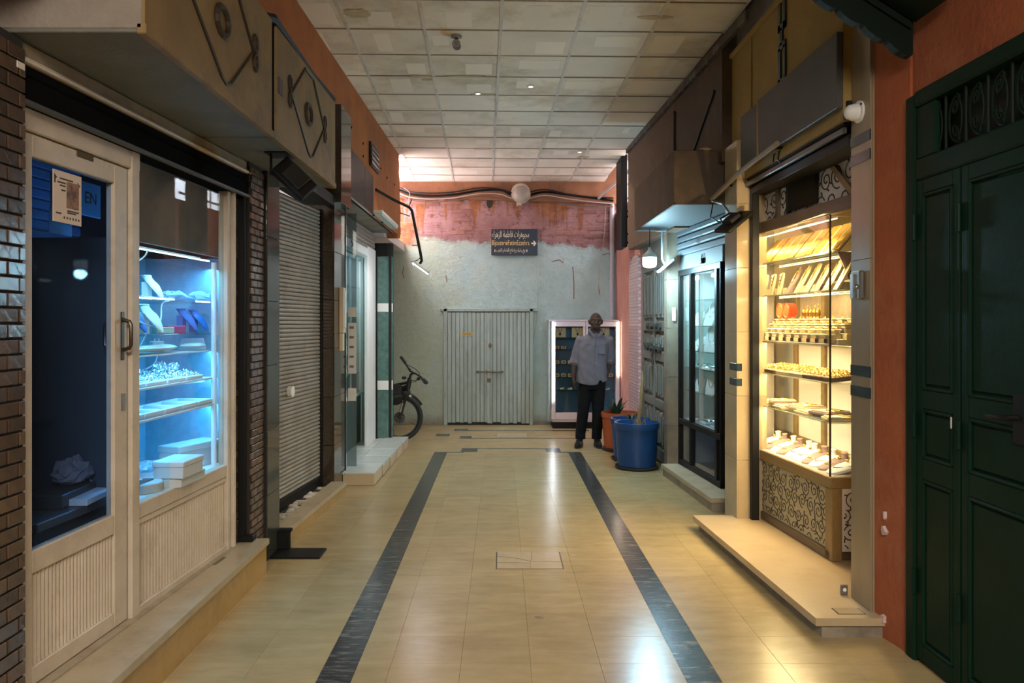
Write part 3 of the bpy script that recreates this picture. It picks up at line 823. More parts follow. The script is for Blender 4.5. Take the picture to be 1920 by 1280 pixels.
# white tiled step
TILEW = mat('white_step_tile', (0.62, 0.66, 0.66), .25, rand=.06, col2=(0.52, 0.56, 0.56), scale=5)
TILEF = mat('step_tile_edge', (0.50, 0.42, 0.30), .4, rand=.1)
t = thing('trim_9', 'low step clad with white tiles before the white shop', 'step', kind='structure')
obj('step_core', MB().prism([(-1.265, 7.89), (-1.215, 10.36), (-1.78, 10.36), (-1.78, 7.89)], 'z', 0, .108), MORT, t)
Y0, n = 7.87, 5
for k in range(n):
    a, b = Y0 + k * .502, Y0 + (k + 1) * .502 - .014
    xa = -1.243 + .0206 * (a - Y0)
    obj('tread_tile', CB(xa - .30, xa, a, b, .108, .128, .004), TILEW, t)
    obj('tread_tile', CB(xa - .56, xa - .306, a, b, .108, .124, .004), TILEW, t)
    obj('riser_tile', CB(xa - .016, xa - .003, a + .004, b, .004, .108, .003), TILEF, t)
obj('riser_tile', CB(-1.56, -1.258, 7.872, 7.886, .0, .108, .003), TILEF, t)

# ---- canopy over the first shop
SOFF = mat('canopy_soffit', (0.17, 0.175, 0.16), .8, col2=(0.12, 0.125, 0.11), scale=3, bump=.15, bscale=40, world=True, dirt=(0.12, 0.11, 0.08), dscale=2, damt=.6)
FASC = mat('golden_brown_panel', (0.27, 0.18, 0.065), .6, col2=(0.19, 0.12, 0.045), scale=4, bump=.15, bscale=30, world=True, dirt=(0.06, 0.045, 0.03), dscale=3, damt=.7)
ca = thing('canopy', 'boxed shop canopy with golden brown front panels over the cream door', 'canopy', loc=(-1.5, 2.83, 2.63))
def rel(mb, o=(-1.5, 2.83, 2.63)):
    mb.v = [(a - o[0], b - o[1], c - o[2]) for a, b, c in mb.v]; return mb
obj('canopy_box', rel(B(-1.80, -1.285, 2.84, 6.07, 2.645, 3.25)), CONCRETE, ca)
obj('end_panel', rel(CB(-1.79, -1.27, 2.825, 2.845, 2.64, 3.26, .004)), mat('grey_render', (0.27, 0.24, 0.21), .85, col2=(0.21, 0.18, 0.15), scale=6, bump=.3, bscale=50), ca)
for (a, b) in [(2.83, 4.43), (4.44, 6.08)]:
    obj('soffit_panel', rel(CB(-1.80, -1.275, a, b - .004, 2.628, 2.648, .003)), SOFF, ca)
obj('edge_strip', rel(CB(-1.29, -1.255, 2.825, 6.085, 2.622, 2.66, .004)), FASC, ca)
ORN = mat('dark_bronze', (0.035, 0.026, 0.018), .5, .3)
for (a, b, yc) in [(2.83, 4.405, 3.62), (4.485, 6.08, 5.235)]:
    pn = obj('front_panel', rel(CB(-1.285, -1.262, a, b, 2.655, 3.27, .004)), FASC, ca)
    x = -1.258
    hexa = [(-.44, .01), (-.10, .265), (.12, .262), (.44, .01), (.10, -.255), (.04, -.272), (-.02, -.255)]
    pts = [(x, yc + p, 2.965 + q) for p, q in hexa]
    obj('lozenge_line', rel(MB().tube(pts + pts[:1], .0085, 6)), ORN, pn)
    obj('ring', rel(MB().tube([(x, yc - .015 + .075 * math.cos(k * PI / 8), 2.96 + .062 * math.sin(k * PI / 8)) for k in range(17)], .016, 6)), ORN, pn)
    for sgn in (-1, 1):
        for dz in (.05, -.045):
            obj('loop', rel(MB().tube([(x, yc + sgn * .47 + .026 * math.cos(k * PI / 5), 2.975 + dz + .042 * math.sin(k * PI / 5)) for k in range(11)], .011, 6)), ORN, pn)
obj('panel_gap', rel(B(-1.284, -1.274, 4.40, 4.49, 2.66, 3.265)), mat('sooty_black', (0.004, 0.004, 0.004), .9, spec=.05), ca)
s = obj('plate', rel(CB(-1.262, -1.255, 4.52, 4.60, 2.90, 2.99, .001)), mat('dark_plate', (0.05, 0.04, 0.03), .5), ca)
obj('torn_edge', rel(MB().tube([(-1.29, 4.35, 3.27), (-1.27, 4.45, 3.29), (-1.28, 4.9, 3.30), (-1.3, 5.5, 3.285), (-1.28, 6.05, 3.29)], [.02, .03, .02, .035, .03], 6)), BLACK, ca)
obj('far_end_panel', rel(CB(-1.79, -1.29, 6.07, 6.09, 2.64, 3.28, .004)), BLACK, ca)

# ---- black floodlight under the canopy
f = thing('floodlight', 'black floodlight on a bracket hung below the golden brown canopy', 'lamp', loc=(-1.33, 4.85, 2.628))
obj('bracket', MB().box(-.09, .05, -.06, .12, -.008, 0).tube([(-.06, -.02, -.004), (-.06, -.02, -.13), (.0, .03, -.15)], .009, 6).tube([(.01, .08, -.004), (.01, .08, -.11), (.07, .06, -.14)], .009, 6), BLACK, f)
A_, B_ = Vector((.7, .2, -.68)).normalized(), Vector((.45, .55, .62)).normalized(); N_ = A_.cross(B_).normalized()
R = Matrix.Translation((.075, .0, -.155)) @ Matrix(((A_.x, B_.x, N_.x, 0), (A_.y, B_.y, N_.y, 0), (A_.z, B_.z, N_.z, 0), (0, 0, 0, 1)))
h = obj('lamp_head', MB().cb(-.125, .125, -.075, .075, -.022, .022, .008, R), BLACK, f)
obj('cooling_fin', MB().cb(-.07, .07, -.06, .06, .022, .045, .004, R), BLACKP, f)
obj('lamp_glass', MB().cb(-.10, .10, -.072, .072, -.025, -.021, .002, R), mat('dark_lens', (0.03, 0.03, 0.035), .1), f)

# ---- first storefront: cream framed door and silver window
FA = Fr(-1.783, 2.99, math.atan2(1, .0553))
MASH = {}
ty = lambda: None
def fa(name, label, cat, kind='structure'):
    return thing(name, label, cat, loc=FA.loc(), rz=FA.a, kind=kind)
# local x along the front, local -y towards the passage
fr = fa('door_2', 'cream metal shop door with dark glass and fluted lower panel', 'door')
def bx(x0, x1, y0, y1, z0, z1, b=.004): return CB(x0, x1, y0, y1, z0, z1, b)
obj('head_rail', bx(-.12, .80, -.03, .03, 2.315, 2.40), CREAM, fr)
obj('door_stile', bx(-.12, .018, -.02, .02, .235, 2.31), CREAM, fr)
obj('door_stile', bx(.59, .70, -.02, .02, .235, 2.31), CREAM, fr)
obj('top_rail', bx(.018, .59, -.02, .02, 2.225, 2.31), CREAM, fr)
obj('middle_rail', bx(.018, .59, -.02, .02, .655, .742), CREAM, fr)
obj('bottom_rail', bx(.018, .59, -.02, .02, .235, .305), CREAM, fr)
obj('frame_gap', bx(.70, .716, -.012, .03, .225, 2.315), BLACK, fr)
obj('frame_post', bx(.716, .785, -.035, .035, .222, 2.40), CREAM, fr)
obj('glass_pane', bx(.018, .59, -.004, .002, .742, 2.225, .001), GLASS_DUSTY, fr)
for k in range(6):
    x0 = .02 + k * .095; x1 = x0 + .092; m = MB(); pts = []
    nf = 4; w = (x1 - x0) / nf
    for i in range(nf):
        a = x0 + i * w
        pts += [(a, .004), (a + w * .2, -.008), (a + w * .5, -.011), (a + w * .8, -.008)]
    pts += [(x1, .004), (x1, .009), (x0, .009)]
    obj('fluted_board', m.prism(pts, 'z', .305, .655), CREAM, fr)
hd = obj('handle', MB().tube([(.655, -.02, 1.475), (.655, -.055, 1.485), (.655, -.062, 1.50), (.655, -.062, 1.59), (.655, -.055, 1.605), (.655, -.02, 1.615)], .009, 8), mat('dark_bronze_metal', (0.08, 0.065, 0.05), .35, .8), fr, True)
obj('handle_plate', bx(.642, .668, -.025, -.018, 1.43, 1.65, .002), mat('dark_bronze_metal', (0, 0, 0)), hd)
hd = obj('handle', MB().tube([(.655, .02, 1.475), (.655, .06, 1.50), (.655, .06, 1.59), (.655, .02, 1.615)], .009, 8), mat('dark_bronze_metal', (0, 0, 0)), fr, True)
obj('lock_plate', bx(.645, .675, -.026, -.018, 1.20, 1.28, .002), STEEL, fr)
obj('latch_strip', bx(.30, .42, -.024, -.018, 2.285, 2.312, .002), mat('strip_brown', (0.08, 0.06, 0.03), .9), fr)  # thin dark brown strip on the top rail

wi = fa('window_1', 'cream framed display window of the silver shop with fluted panel below', 'window')
obj('glass_pane', bx(.785, 1.845, -.003, .003, .745, 2.40, .001), GLASS, wi)
obj('frame_post', bx(1.845, 1.885, -.03, .03, .222, 2.42), CREAM, wi)
obj('outer_post', bx(1.90, 1.935, -.045, .03, .222, 2.42), CREAM, wi)
obj('bottom_rail', bx(.785, 1.845, -.025, .025, .672, .745), CREAM, wi)
obj('panel_rail', bx(.785, 1.845, -.018, .02, .640, .668), CREAM, wi)
obj('base_rail', bx(.785, 1.845, -.028, .03, .222, .262), CREAM, wi)
m = MB(); pts = []
nf = 34; w = (1.84 - .79) / nf
for i in range(nf):
    a = .79 + i * w
    pts += [(a, .005), (a + w * .22, -.007), (a + w * .5, -.010), (a + w * .78, -.007)]
pts += [(1.84, .005), (1.84, .010), (.79, .010)]
obj('fluted_panel', m.prism(pts, 'z', .262, .640), CREAM, wi)

t = fa('roller_box', 'black roller shutter box above the cream door and silver window', 'shutter box', 'thing')
obj('box_cover', CB(-.35, 2.13, -.06, .06, 2.395, 2.50, .01), mat('sooty_black', (0, 0, 0)), t)
obj('box_top', CB(-.35, 2.13, -.05, .08, 2.50, 2.545, .01), mat('sooty_black', (0, 0, 0)), t)
obj('bottom_lath', CB(-.35, 2.12, -.072, -.05, 2.392, 2.412, .004), mat('dark_grey_metal', (0.06, 0.06, 0.06), .4), t)
t = fa('trim_10', 'stained plaster cornice between the black shutter box and the canopy', 'cornice')
obj('cornice_board', CB(-.35, 2.13, -.055, .1, 2.545, 2.628, .012), mat('stained_cornice', (0.30, 0.25, 0.17), .8, col2=(0.2, 0.16, 0.09), scale=6), t)
obj('cornice_bead', MB().tube([(-.35, -.058, 2.556), (2.13, -.058, 2.556)], .012, 8), CREAM, t)

# poster on the door glass
PAP = mat('poster_paper', (0.66, 0.55, 0.46), .7)
INK = mat('dark_ink', (0.05, 0.035, 0.03), .7)
ps = thing('poster', 'square paper poster with brown photograph stuck inside the cream door glass', 'poster', loc=FA.w(.17 + .085, .0, 2.12), rz=FA.a)
obj('sheet', CB(-.092, .100, -.0085, -.005, -.118, .088, .0006), PAP, ps)
obj('photo_print', CB(-.005, .080, -.0095, -.008, -.055, .052, .0004), mat('brown_photo', (0.32, 0.18, 0.11), .7, col2=(0.12, 0.07, 0.06), scale=30, contrast=.9), ps)
for (a, b, z) in [(-.05, .04, .058), (-.065, -.01, .042), (-.05, -.012, .03), (-.04, -.012, .012), (.0, .08, -.066), (.0, .06, -.074), (-.075, -.04, -.082)]:
    obj('print_line', CB(a, b, -.0093, -.008, z - .003, z + .003, .0003), INK, ps)
for k in range(6):
    obj('print_dot', CB(-.024 + k * .02, -.016 + k * .02, -.0093, -.008, -.101, -.091, .0003), INK, ps)
for (sx, z) in [(-.075, .06), (.083, .048)]:
    obj('corner_mark', MB().prism([(sx - .012, z + .012), (sx + .008, z - .002), (sx - .002, z - .006), (sx - .004, z - .026), (sx - .011, z - .024)], 'y', -.0093, -.008), INK, ps)

# interior of the silver shop
SH = mat('blue_grey_back_board', (0.26, 0.42, 0.52), .7, col2=(0.20, 0.35, 0.45), scale=20)
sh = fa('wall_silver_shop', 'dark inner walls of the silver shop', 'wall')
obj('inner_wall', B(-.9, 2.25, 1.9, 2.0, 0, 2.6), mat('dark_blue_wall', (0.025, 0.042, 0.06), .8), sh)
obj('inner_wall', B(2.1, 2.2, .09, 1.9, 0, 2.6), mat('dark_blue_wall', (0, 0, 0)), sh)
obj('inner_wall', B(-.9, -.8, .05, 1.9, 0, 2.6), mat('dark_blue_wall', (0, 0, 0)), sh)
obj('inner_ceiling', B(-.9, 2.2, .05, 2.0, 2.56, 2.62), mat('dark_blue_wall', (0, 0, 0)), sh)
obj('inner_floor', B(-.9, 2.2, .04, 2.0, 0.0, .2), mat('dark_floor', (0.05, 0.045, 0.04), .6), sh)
obj('header_reflection', B(.79, 1.95, .05, .075, 2.0, 2.56), mat('reflected_brown', (0.20, 0.15, 0.11), .8, col2=(0.12, 0.10, 0.09), scale=5), sh)  # brown board standing in for the opposite wall's reflection in the glass
cs = fa('display_cabinet', 'blue lit shelf cabinet inside the silver window', 'cabinet', 'thing')
obj('back_panel', B(.76, 2.02, .56, .58, .2, 2.0), SH, cs)
obj('end_panel', B(2.0, 2.02, .06, .56, .2, 2.0), SH, cs)
obj('end_panel', B(.745, .757, .09, .58, .2, 2.0), mat('dark_blue_wall', (0, 0, 0)), cs)  # panel added to keep the window light from the door side
obj('deck', CB(.77, 1.99, .03, .56, .70, .742, .004), WHITEP, cs)
obj('corner_post', MB().tube([(1.795, .035, .742), (1.795, .035, 1.96)], .016, 10), WHITEP, cs, True)
for z in (1.72, 1.54, 1.437):
    obj('shelf', CB(.77, 1.80, .06, .40, z - .008, z, .002), GLASS_SHELF if z > 1.5 else WHITEP, cs)
for z, y0 in ((1.277, .04), (1.12, .03)):
    obj('shelf', CB(.77, 1.81, y0, .42, z - .012, z, .002), WHITEP, cs)
    obj('shelf_bracket', MB().prism([(.06, z - .012), (.36, z - .012), (.36, z - .06), (.10, z - .03)], 'x', 1.785, 1.80), WHITEP, cs)
LEDC = glow('cold_led', (0.42, 0.80, 1.0), 6)
for (x0, x1, y, z) in [(.78, 1.76, .045, 1.965), (.84, 1.70, .075, 1.975), (.78, 1.32, .05, 1.725), (1.60, 1.78, .05, 1.722)]:
    l = thing('led_strip', {1.965: 'bright cold LED strip along the top of the silver window', 1.975: 'second cold LED strip close behind the top strip of the silver window', 1.725: 'cold LED strip below the upper bust shelf', 1.722: 'short end piece of LED strip on the upper bust shelf'}[z], 'LED strip', loc=FA.w(x0, y, z), rz=FA.a)
    obj('channel', CB(0, x1 - x0, 0, .012, .002, .008, .001), WHITEP, l)
    obj('diode_line', CB(0.003, x1 - x0 - .003, -.001, .011, -.003, .003, .001), LEDC, l)

# necklace busts
BLUEV = mat('blue_velvet', (0.03, 0.16, 0.50), .85)
def bust(name, label, x, y, z, m, h=.17, yaw=0.0, group=None, frame=FA):
    t = thing(name, label, 'bust', loc=frame.w(x, y, z), rz=frame.a + yaw, group=group)
    s = h / .17
    b = MB()
    # chest plate sloping towards local -y with a turned-out neck
    rings = []
    for (zz, yy, rx, ry) in [(.010, -.088, .010, .008), (.035, -.074, .036, .012), (.07, -.052, .056, .016), (.10, -.030, .066, .020), (.118, -.014, .060, .026), (.130, .0, .044, .030), (.142, .010, .033, .030), (.160, .022, .031, .030), (.168, .027, .038, .036), (.172, .029, .034, .033), (.168, .028, .026, .026)]:
        rings.append((0, yy * s, zz * s, rx * s, ry * s))
    obj('bust_form', b.loft(rings, 18), m, t, True)
    obj('support_block', CB(-.03 * s, .03 * s, .0 * s, .045 * s, 0, .125 * s, .002), m, t)
    return t
bust('necklace_bust', 'white necklace bust on the upper shelf of the silver window', FA.atu(281, .2), .20, 1.722, WHITEF, .135, .0)
bust('necklace_bust', 'white necklace bust beside the magenta box in the silver window', FA.atu(276, .15), .15, 1.542, WHITEF, .155, .0)
bust('necklace_bust', 'first blue necklace bust behind the magenta box', FA.atu(346, .17), .17, 1.542, BLUEV, .14, .05)
bust('necklace_bust', 'second blue necklace bust, beside the shelf corner post', FA.atu(368, .15), .15, 1.542, BLUEV, .135, .05)
bust('necklace_bust', 'blue necklace bust half hidden by the cream frame post', FA.atu(250, .17), .17, 1.542, BLUEV, .13, .0)
def simple(name, label, cat, mb, m, F, x, y, z, yaw=0, sm=False, group=None):
    o = obj(name, mb, m, None, sm, loc=F.w(x, y, z), rz=F.a + yaw)
    return tag(o, label, cat, group)
simple('jewellery_box', 'small magenta jewellery box between the white and blue busts', 'box', CB(-.055, .055, -.03, .03, 0, .042, .004), mat('magenta_card', (0.42, 0.05, 0.17), .6), FA, FA.atu(327, .14), .14, 1.542, -.6)
simple('jewellery_box', 'flat green and white box beside the magenta box', 'box', CB(-.05, .05, -.03, .03, 0, .035, .004), mat('pale_green_card', (0.35, 0.5, 0.42), .6), FA, FA.atu(306, .15), .15, 1.542, -.6)
def lump(r, seed, n=16, k=9, amp=.25):
    random.seed(seed); m = MB(); m.ball((0, 0, r[2]), r, n, k)
    m.v = [(x * random.uniform(1 - amp, 1 + amp), y * random.uniform(1 - amp, 1 + amp), max(0, z * random.uniform(1 - amp, 1 + amp))) for x, y, z in m.v]
    return m
PLAST = glass_mat('thin_plastic', (0.8, 0.9, 1.0), .15, .35, (0.5, 0.65, 0.75))
simple('plastic_bag', 'crumpled clear plastic bag beside the upper white bust', 'bag', lump((.16, .07, .028), 3), PLAST, FA, FA.atu(325, .2), .20, 1.722)
simple('plastic_bag', 'long clear plastic bag at the end of the upper bust shelf', 'bag', lump((.14, .07, .03), 4), PLAST, FA, FA.atu(378, .16), .16, 1.722)
def pillow(sx, sy, h):
    m = MB(); n = 10
    vs = []; fs = []
    for s in (1, -1):
        k = len(vs)
        for i in range(n + 1):
            for j in range(n + 1):
                a, b = -1 + 2 * i / n, -1 + 2 * j / n
                z = h * (max(0, (1 - a * a)) * max(0, (1 - b * b))) ** .45
                vs.append((a * sx * (1 - .06 * (1 - abs(b)) * (abs(a) > .95)), b * sy, h + s * z * .5 if s > 0 else h - z * .5))
        for i in range(n):
            for j in range(n):
                q = k + i * (n + 1) + j
                fs.append((q, q + n + 1, q + n + 2, q + 1) if s > 0 else (q, q + 1, q + n + 2, q + n + 1))
    return m.add(vs, fs)
for k, (x, l) in enumerate([(FA.atu(266, .13), 'first white cushion on the cushion shelf, beside the frame post'), (FA.atu(287, .13), 'second white cushion on the cushion shelf, below the magenta box'), (FA.atu(306, .13), 'third white cushion on the cushion shelf, pointed outwards'), (FA.atu(362, .13), 'white cushion set apart at the far end of the cushion shelf')]):
    simple('display_cushion', l, 'cushion', pillow(.085, .06, .035), WHITEF, FA, x, .13, 1.432, random.uniform(-.3, .3), True)
simple('power_adaptor', 'white plug adaptor standing behind the white cushions', 'adaptor', MB().cb(-.035, .035, -.02, .02, 0, .06, .005).tube([(-.012, 0, .06), (-.012, 0, .075)], .003, 6).tube([(.012, 0, .06), (.012, 0, .075)], .003, 6), WHITEP, FA, FA.atu(294, .24), .24, 1.437, -.6)
simple('card_holder', 'white folded card holder behind the far cushion', 'holder', MB().prism([(-.04, 0), (.04, 0), (.04, .004), (.0, .07), (-.008, .07)], 'x', -.07, .07), WHITEP, FA, FA.atu(361, .21), .21, 1.437, -.6)
# trays of silver rings
for k in range(4):
    x = .90 + k * .225
    t = thing('ring_tray', f'white tray heaped with silver rings, {ORD[k]} from the cream frame post', 'tray', loc=FA.w(x, .17, 1.278), rz=FA.a, group='silver ring trays in the window')
    obj('tray_base', CB(-.108, .108, -.12, .13, 0, .022, .005), WHITEF, t)
    m = MB(); random.seed(40 + k)
    for i in range(90):
        c = (random.uniform(-.10, .10), random.uniform(-.10, .12), 0)
        cz = .028 + .035 * random.random() * (c[1] + .12) / .24 + (.03 if k in (1, 3) and c[1] > 0 else 0)
        R = Matrix.Translation((c[0], c[1], cz)) @ Euler((random.uniform(0, 3), random.uniform(0, 3), 0)).to_matrix().to_4x4()
        m.tube([(.012 * math.cos(q * PI / 4), .012 * math.sin(q * PI / 4), 0) for q in range(9)], .003, 4, R, False)
    obj('silver_rings', m, SILVER, t, kind='stuff')
for k in range(5):
    x = .88 + k * .205
    t = thing('empty_tray', f'empty white display tray, {ORD[k]} from the cream frame post', 'tray', loc=FA.w(x, .15, 1.121), rz=FA.a, group='empty white trays in the window')
    obj('tray_base', CB(-.098, .098, -.11, .12, 0, .008, .002), mat('pale_blue_felt', (0.45, 0.55, 0.62), .9), t)
    for (a, b, c, d) in [(-.098, .098, -.11, -.09), (-.098, .098, .10, .12), (-.098, -.082, -.09, .10), (.082, .098, -.09, .10)]:
        obj('tray_rim', CB(a, b, c, d, .008, .028, .003), WHITEP, t)
    if k == 2: obj('ring_slot', CB(-.06, .05, -.02, .0, .008, .016, .002), mat('dark_slot', (0.1, 0.1, 0.12), .8), t)
# deck of the window
simple('round_riser', 'round white display riser on the deck of the silver window', 'riser', MB().lathe([(.105, 0), (.11, .004), (.11, .045), (.106, .05)], n=32).lathe([(.018, .05), (.012, .062), (.004, .064)]), mat('grey_white_felt', (0.45, 0.50, 0.53), .8), FA, *FA.inv(onZ(262, 914, .76)), .742, 0, True)
simple('display_riser', 'low rectangular riser before the round riser in the silver window', 'riser', CB(-.10, .10, -.09, .09, 0, .05, .004), mat('grey_white_felt', (0, 0, 0)), FA, .86, .30, .742, .5)
simple('display_riser', 'oblong white riser under a plastic bag in the silver window', 'riser', CB(-.15, .15, -.09, .09, 0, .05, .004), mat('grey_white_felt', (0, 0, 0)), FA, *FA.inv(onZ(276, 888, .76)), .742, .35)
simple('display_riser', 'hexagonal white riser beside the window rail', 'riser', MB().prism([(-.2, -.03), (-.15, -.10), (.14, -.10), (.2, -.03), (.14, .08), (-.15, .08)], 'z', 0, .045), mat('grey_white_felt', (0, 0, 0)), FA, *FA.inv(onZ(330, 896, .76)), .742)
simple('plastic_bag', 'shiny plastic bag on the oblong riser of the silver window', 'bag', lump((.10, .05, .022), 9), PLAST, FA, *FA.inv(onZ(285, 878, .80)), .793)
simple('white_box', 'low white lidded box on the hexagonal riser', 'box', MB().cb(-.12, .12, -.08, .08, 0, .075, .004).cb(-.125, .125, -.085, .085, .06, .09, .004), mat('grey_white_felt', (0, 0, 0)), FA, *FA.inv(onZ(335, 886, .80)), .789)
simple('white_box', 'long white lidded box at the corner of the silver window deck', 'box', MB().cb(-.20, .17, -.07, .07, 0, .13, .004).cb(-.205, .175, -.076, .076, .105, .145, .004), mat('grey_white_felt', (0, 0, 0)), FA, FA.atu(362, .17), .17, .742, -.3)
simple('white_box', 'wide white box at the back of the silver window deck', 'box', MB().cb(-.22, .22, -.06, .06, 0, .17, .004).cb(-.23, .23, -.066, .066, .13, .18, .004), mat('grey_white_felt', (0, 0, 0)), FA, FA.atu(356, .40), .40, .742)
# loose white leads
WIRE = mat('white_lead', (0.75, 0.78, 0.8), .5)
def wire(label, pts, F=FA, r=.004, m=WIRE, name='lead', cat='cable'):
    q = []
    for i in range(len(pts) - 1):
        p0, p1, p2, p3 = [Vector(pts[max(0, min(len(pts) - 1, i + k))]) for k in (-1, 0, 1, 2)]
        for s in range(6):
            w = s / 6
            q.append(.5 * ((2 * p1) + (p2 - p0) * w + (2 * p0 - 5 * p1 + 4 * p2 - p3) * w * w + (3 * p1 - p0 - 3 * p2 + p3) * w ** 3))
    q.append(Vector(pts[-1]))
    o = obj(name, MB().tube([F.w(*p) if F else p for p in q], r, 6), m, None, True)
    return tag(o, label, cat)
wire('white lead sagging from the white bust to the blue busts', [(1.0, .10, 1.62), (1.1, .12, 1.60), (1.2, .12, 1.585), (1.3, .12, 1.61), (1.36, .14, 1.70), (1.36, .10, 1.72)])
wire('white lead looped at the start of the top LED strip', [(.86, .03, 1.97), (.85, .03, 1.93), (.89, .03, 1.90), (.96, .03, 1.93), (.99, .03, 1.96)])
wire('white lead crossing behind the cushions to the ring trays', [(1.10, .30, 1.53), (1.22, .30, 1.47), (1.35, .28, 1.455), (1.42, .28, 1.50), (1.5, .30, 1.54)])
wire('white lead hanging behind the silver ring trays', [(1.15, .33, 1.43), (1.25, .33, 1.37), (1.45, .33, 1.33), (1.58, .30, 1.36), (1.60, .28, 1.43)])
wire('white lead hanging below the empty trays', [(.98, .33, 1.26), (.93, .35, 1.20), (.91, .35, 1.14)])
wire('thin white lead drooping below the first empty tray', [(.86, .05, 1.10), (.90, .05, 1.075), (.94, .05, 1.10)], r=.003)

# behind the dark door glass
simple('wall_clock', 'round white dial propped inside behind the dark door glass', 'clock', MB().tube([(0, 0, 0), (0, .02, 0)], .10, 28), mat('pale_dial', (0.5, 0.6, 0.62), .6), FA, FA.atu(190, .45), .45, .95)
simple('clock_hub', 'dark round hub on the dial behind the door glass', 'disc', MB().tube([(0, 0, 0), (0, .012, 0)], .035, 20), BLACKP, FA, .66, .405, .98)
bpy.data.objects['clock_hub'].parent = bpy.data.objects['wall_clock']; bpy.data.objects['clock_hub'].location = (0, -.012, 0); bpy.data.objects['clock_hub'].rotation_euler = (0, 0, 0)
for kk in ('label', 'category'): del bpy.data.objects['clock_hub'][kk]
simple('counter_slab', 'dark counter slab behind the door glass', 'counter', MB().cb(-.45, .50, -.17, .25, .0, .04, .004).cb(-.43, .48, -.14, .22, -.55, 0, .004), mat('dark_counter', (0.05, 0.05, 0.055), .4), FA, *FA.inv(onZ(120, 935, .80)), .76)
simple('black_box', 'flat black box under the wrapped bag behind the door glass', 'box', CB(-.16, .16, -.09, .09, 0, .06, .004), mat('charcoal_card', (0.04, 0.04, 0.045), .4), FA, *FA.inv(onZ(112, 915, .86)), .801, .1)
simple('wrapped_parcel', 'plastic wrapped parcel on the black box behind the door glass', 'parcel', lump((.11, .07, .055), 21), glass_mat('grey_plastic_wrap', (0.6, 0.62, 0.68), .2, .45, (0.35, 0.35, 0.4)), FA, *FA.inv(onZ(135, 900, .88)), .862)
simple('tissue', 'crumpled white tissue beside the wrapped parcel', 'tissue', lump((.06, .05, .03), 22, amp=.4), WHITEF, FA, *FA.inv(onZ(176, 905, .84)), .831)
simple('white_slab', 'pale display slab beside the dial behind the door glass', 'slab', CB(-.16, .16, -.07, .07, 0, .03, .003), mat('grey_white_felt', (0, 0, 0)), FA, *FA.inv(onZ(165, 922, .83)), .801, .1)
simple('glass_shelf', 'thin glass shelf seen through the dark door glass', 'shelf', CB(-.45, .45, -.15, .15, 0, .01, .002), GLASS_SHELF, FA, .45, .5, 1.13)
# boards standing in for the blue sign reflected in the door glass
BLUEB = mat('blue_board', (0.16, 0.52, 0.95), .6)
sg = thing('sign_reflection', 'blue boards with dark letters for a sign reflected in the cream door glass', 'sign', loc=FA.w(FA.atu(150, .3), .3, 2.17), rz=FA.a)
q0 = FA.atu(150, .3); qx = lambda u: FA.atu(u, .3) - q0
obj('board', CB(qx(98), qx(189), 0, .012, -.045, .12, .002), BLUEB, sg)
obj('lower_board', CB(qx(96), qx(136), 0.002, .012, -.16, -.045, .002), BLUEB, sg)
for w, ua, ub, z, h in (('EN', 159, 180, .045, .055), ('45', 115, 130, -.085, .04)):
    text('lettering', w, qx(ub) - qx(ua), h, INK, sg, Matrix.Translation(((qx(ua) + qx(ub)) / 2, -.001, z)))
bl = thing('shutter_reflection', 'blue slats for a ribbed shutter reflected in the dark door glass', 'shutter', loc=FA.w(FA.atu(92, .75), .75, 1.55), rz=FA.a)  # reflection of a shutter, built as slats behind the glass
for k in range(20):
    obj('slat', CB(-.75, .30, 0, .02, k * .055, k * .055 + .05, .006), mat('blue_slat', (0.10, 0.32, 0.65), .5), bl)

# ---- roller shutter
FS = Fr(-1.872, 5.66, math.atan2(1, .0945))
SLAT = mat('grey_shutter_slat', (0.36, 0.33, 0.29), .45, .2, col2=(0.28, 0.25, 0.21), scale=5, world=True, dirt=(0.15, 0.12, 0.09), dscale=4, damt=.5)
t = thing('roller_shutter', 'closed grey ribbed roller shutter between two dark granite pilasters', 'shutter', loc=FS.loc(), rz=FS.a)
LEN = 1.84; pit = .0345
me = MB().prism([(0, .001), (-.008, .005), (-.0115, .014), (-.0115, .02), (-.008, .029), (0, pit - .001), (.006, pit - .001), (.006, .001)], 'x', 0, LEN).mesh('slat')
me.materials.append(SLAT)
nS = 72
for k in range(nS):
    obj('slat', me, None, t, loc=(0, random.uniform(-.001, .001), .17 + k * pit))
obj('bottom_bar', CB(0, LEN, -.02, .012, .075, .17, .005), BLACK, t)
kn = obj('lock_cap', MB().tube([(.99, -.012, 1.03), (.99, -.05, 1.03)], .045, 20), WHITEP, t, True)
obj('side_guide', CB(LEN - .03, LEN, -.03, .02, .08, 2.66, .003), BLACK, t)
obj('backing', B(0, LEN, .006, .02, .08, 2.66), BLACK, t)

# flat black plate with a short upright on the floor
t = thing('black_upright', 'flat black plate with a short upright on the floor', 'stand', loc=(-1.53, 5.56, 0))
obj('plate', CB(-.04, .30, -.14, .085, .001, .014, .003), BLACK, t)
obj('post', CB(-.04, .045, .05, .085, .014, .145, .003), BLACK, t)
obj('post_cap', CB(-.05, .06, .04, .09, .135, .155, .003), BLACK, t)

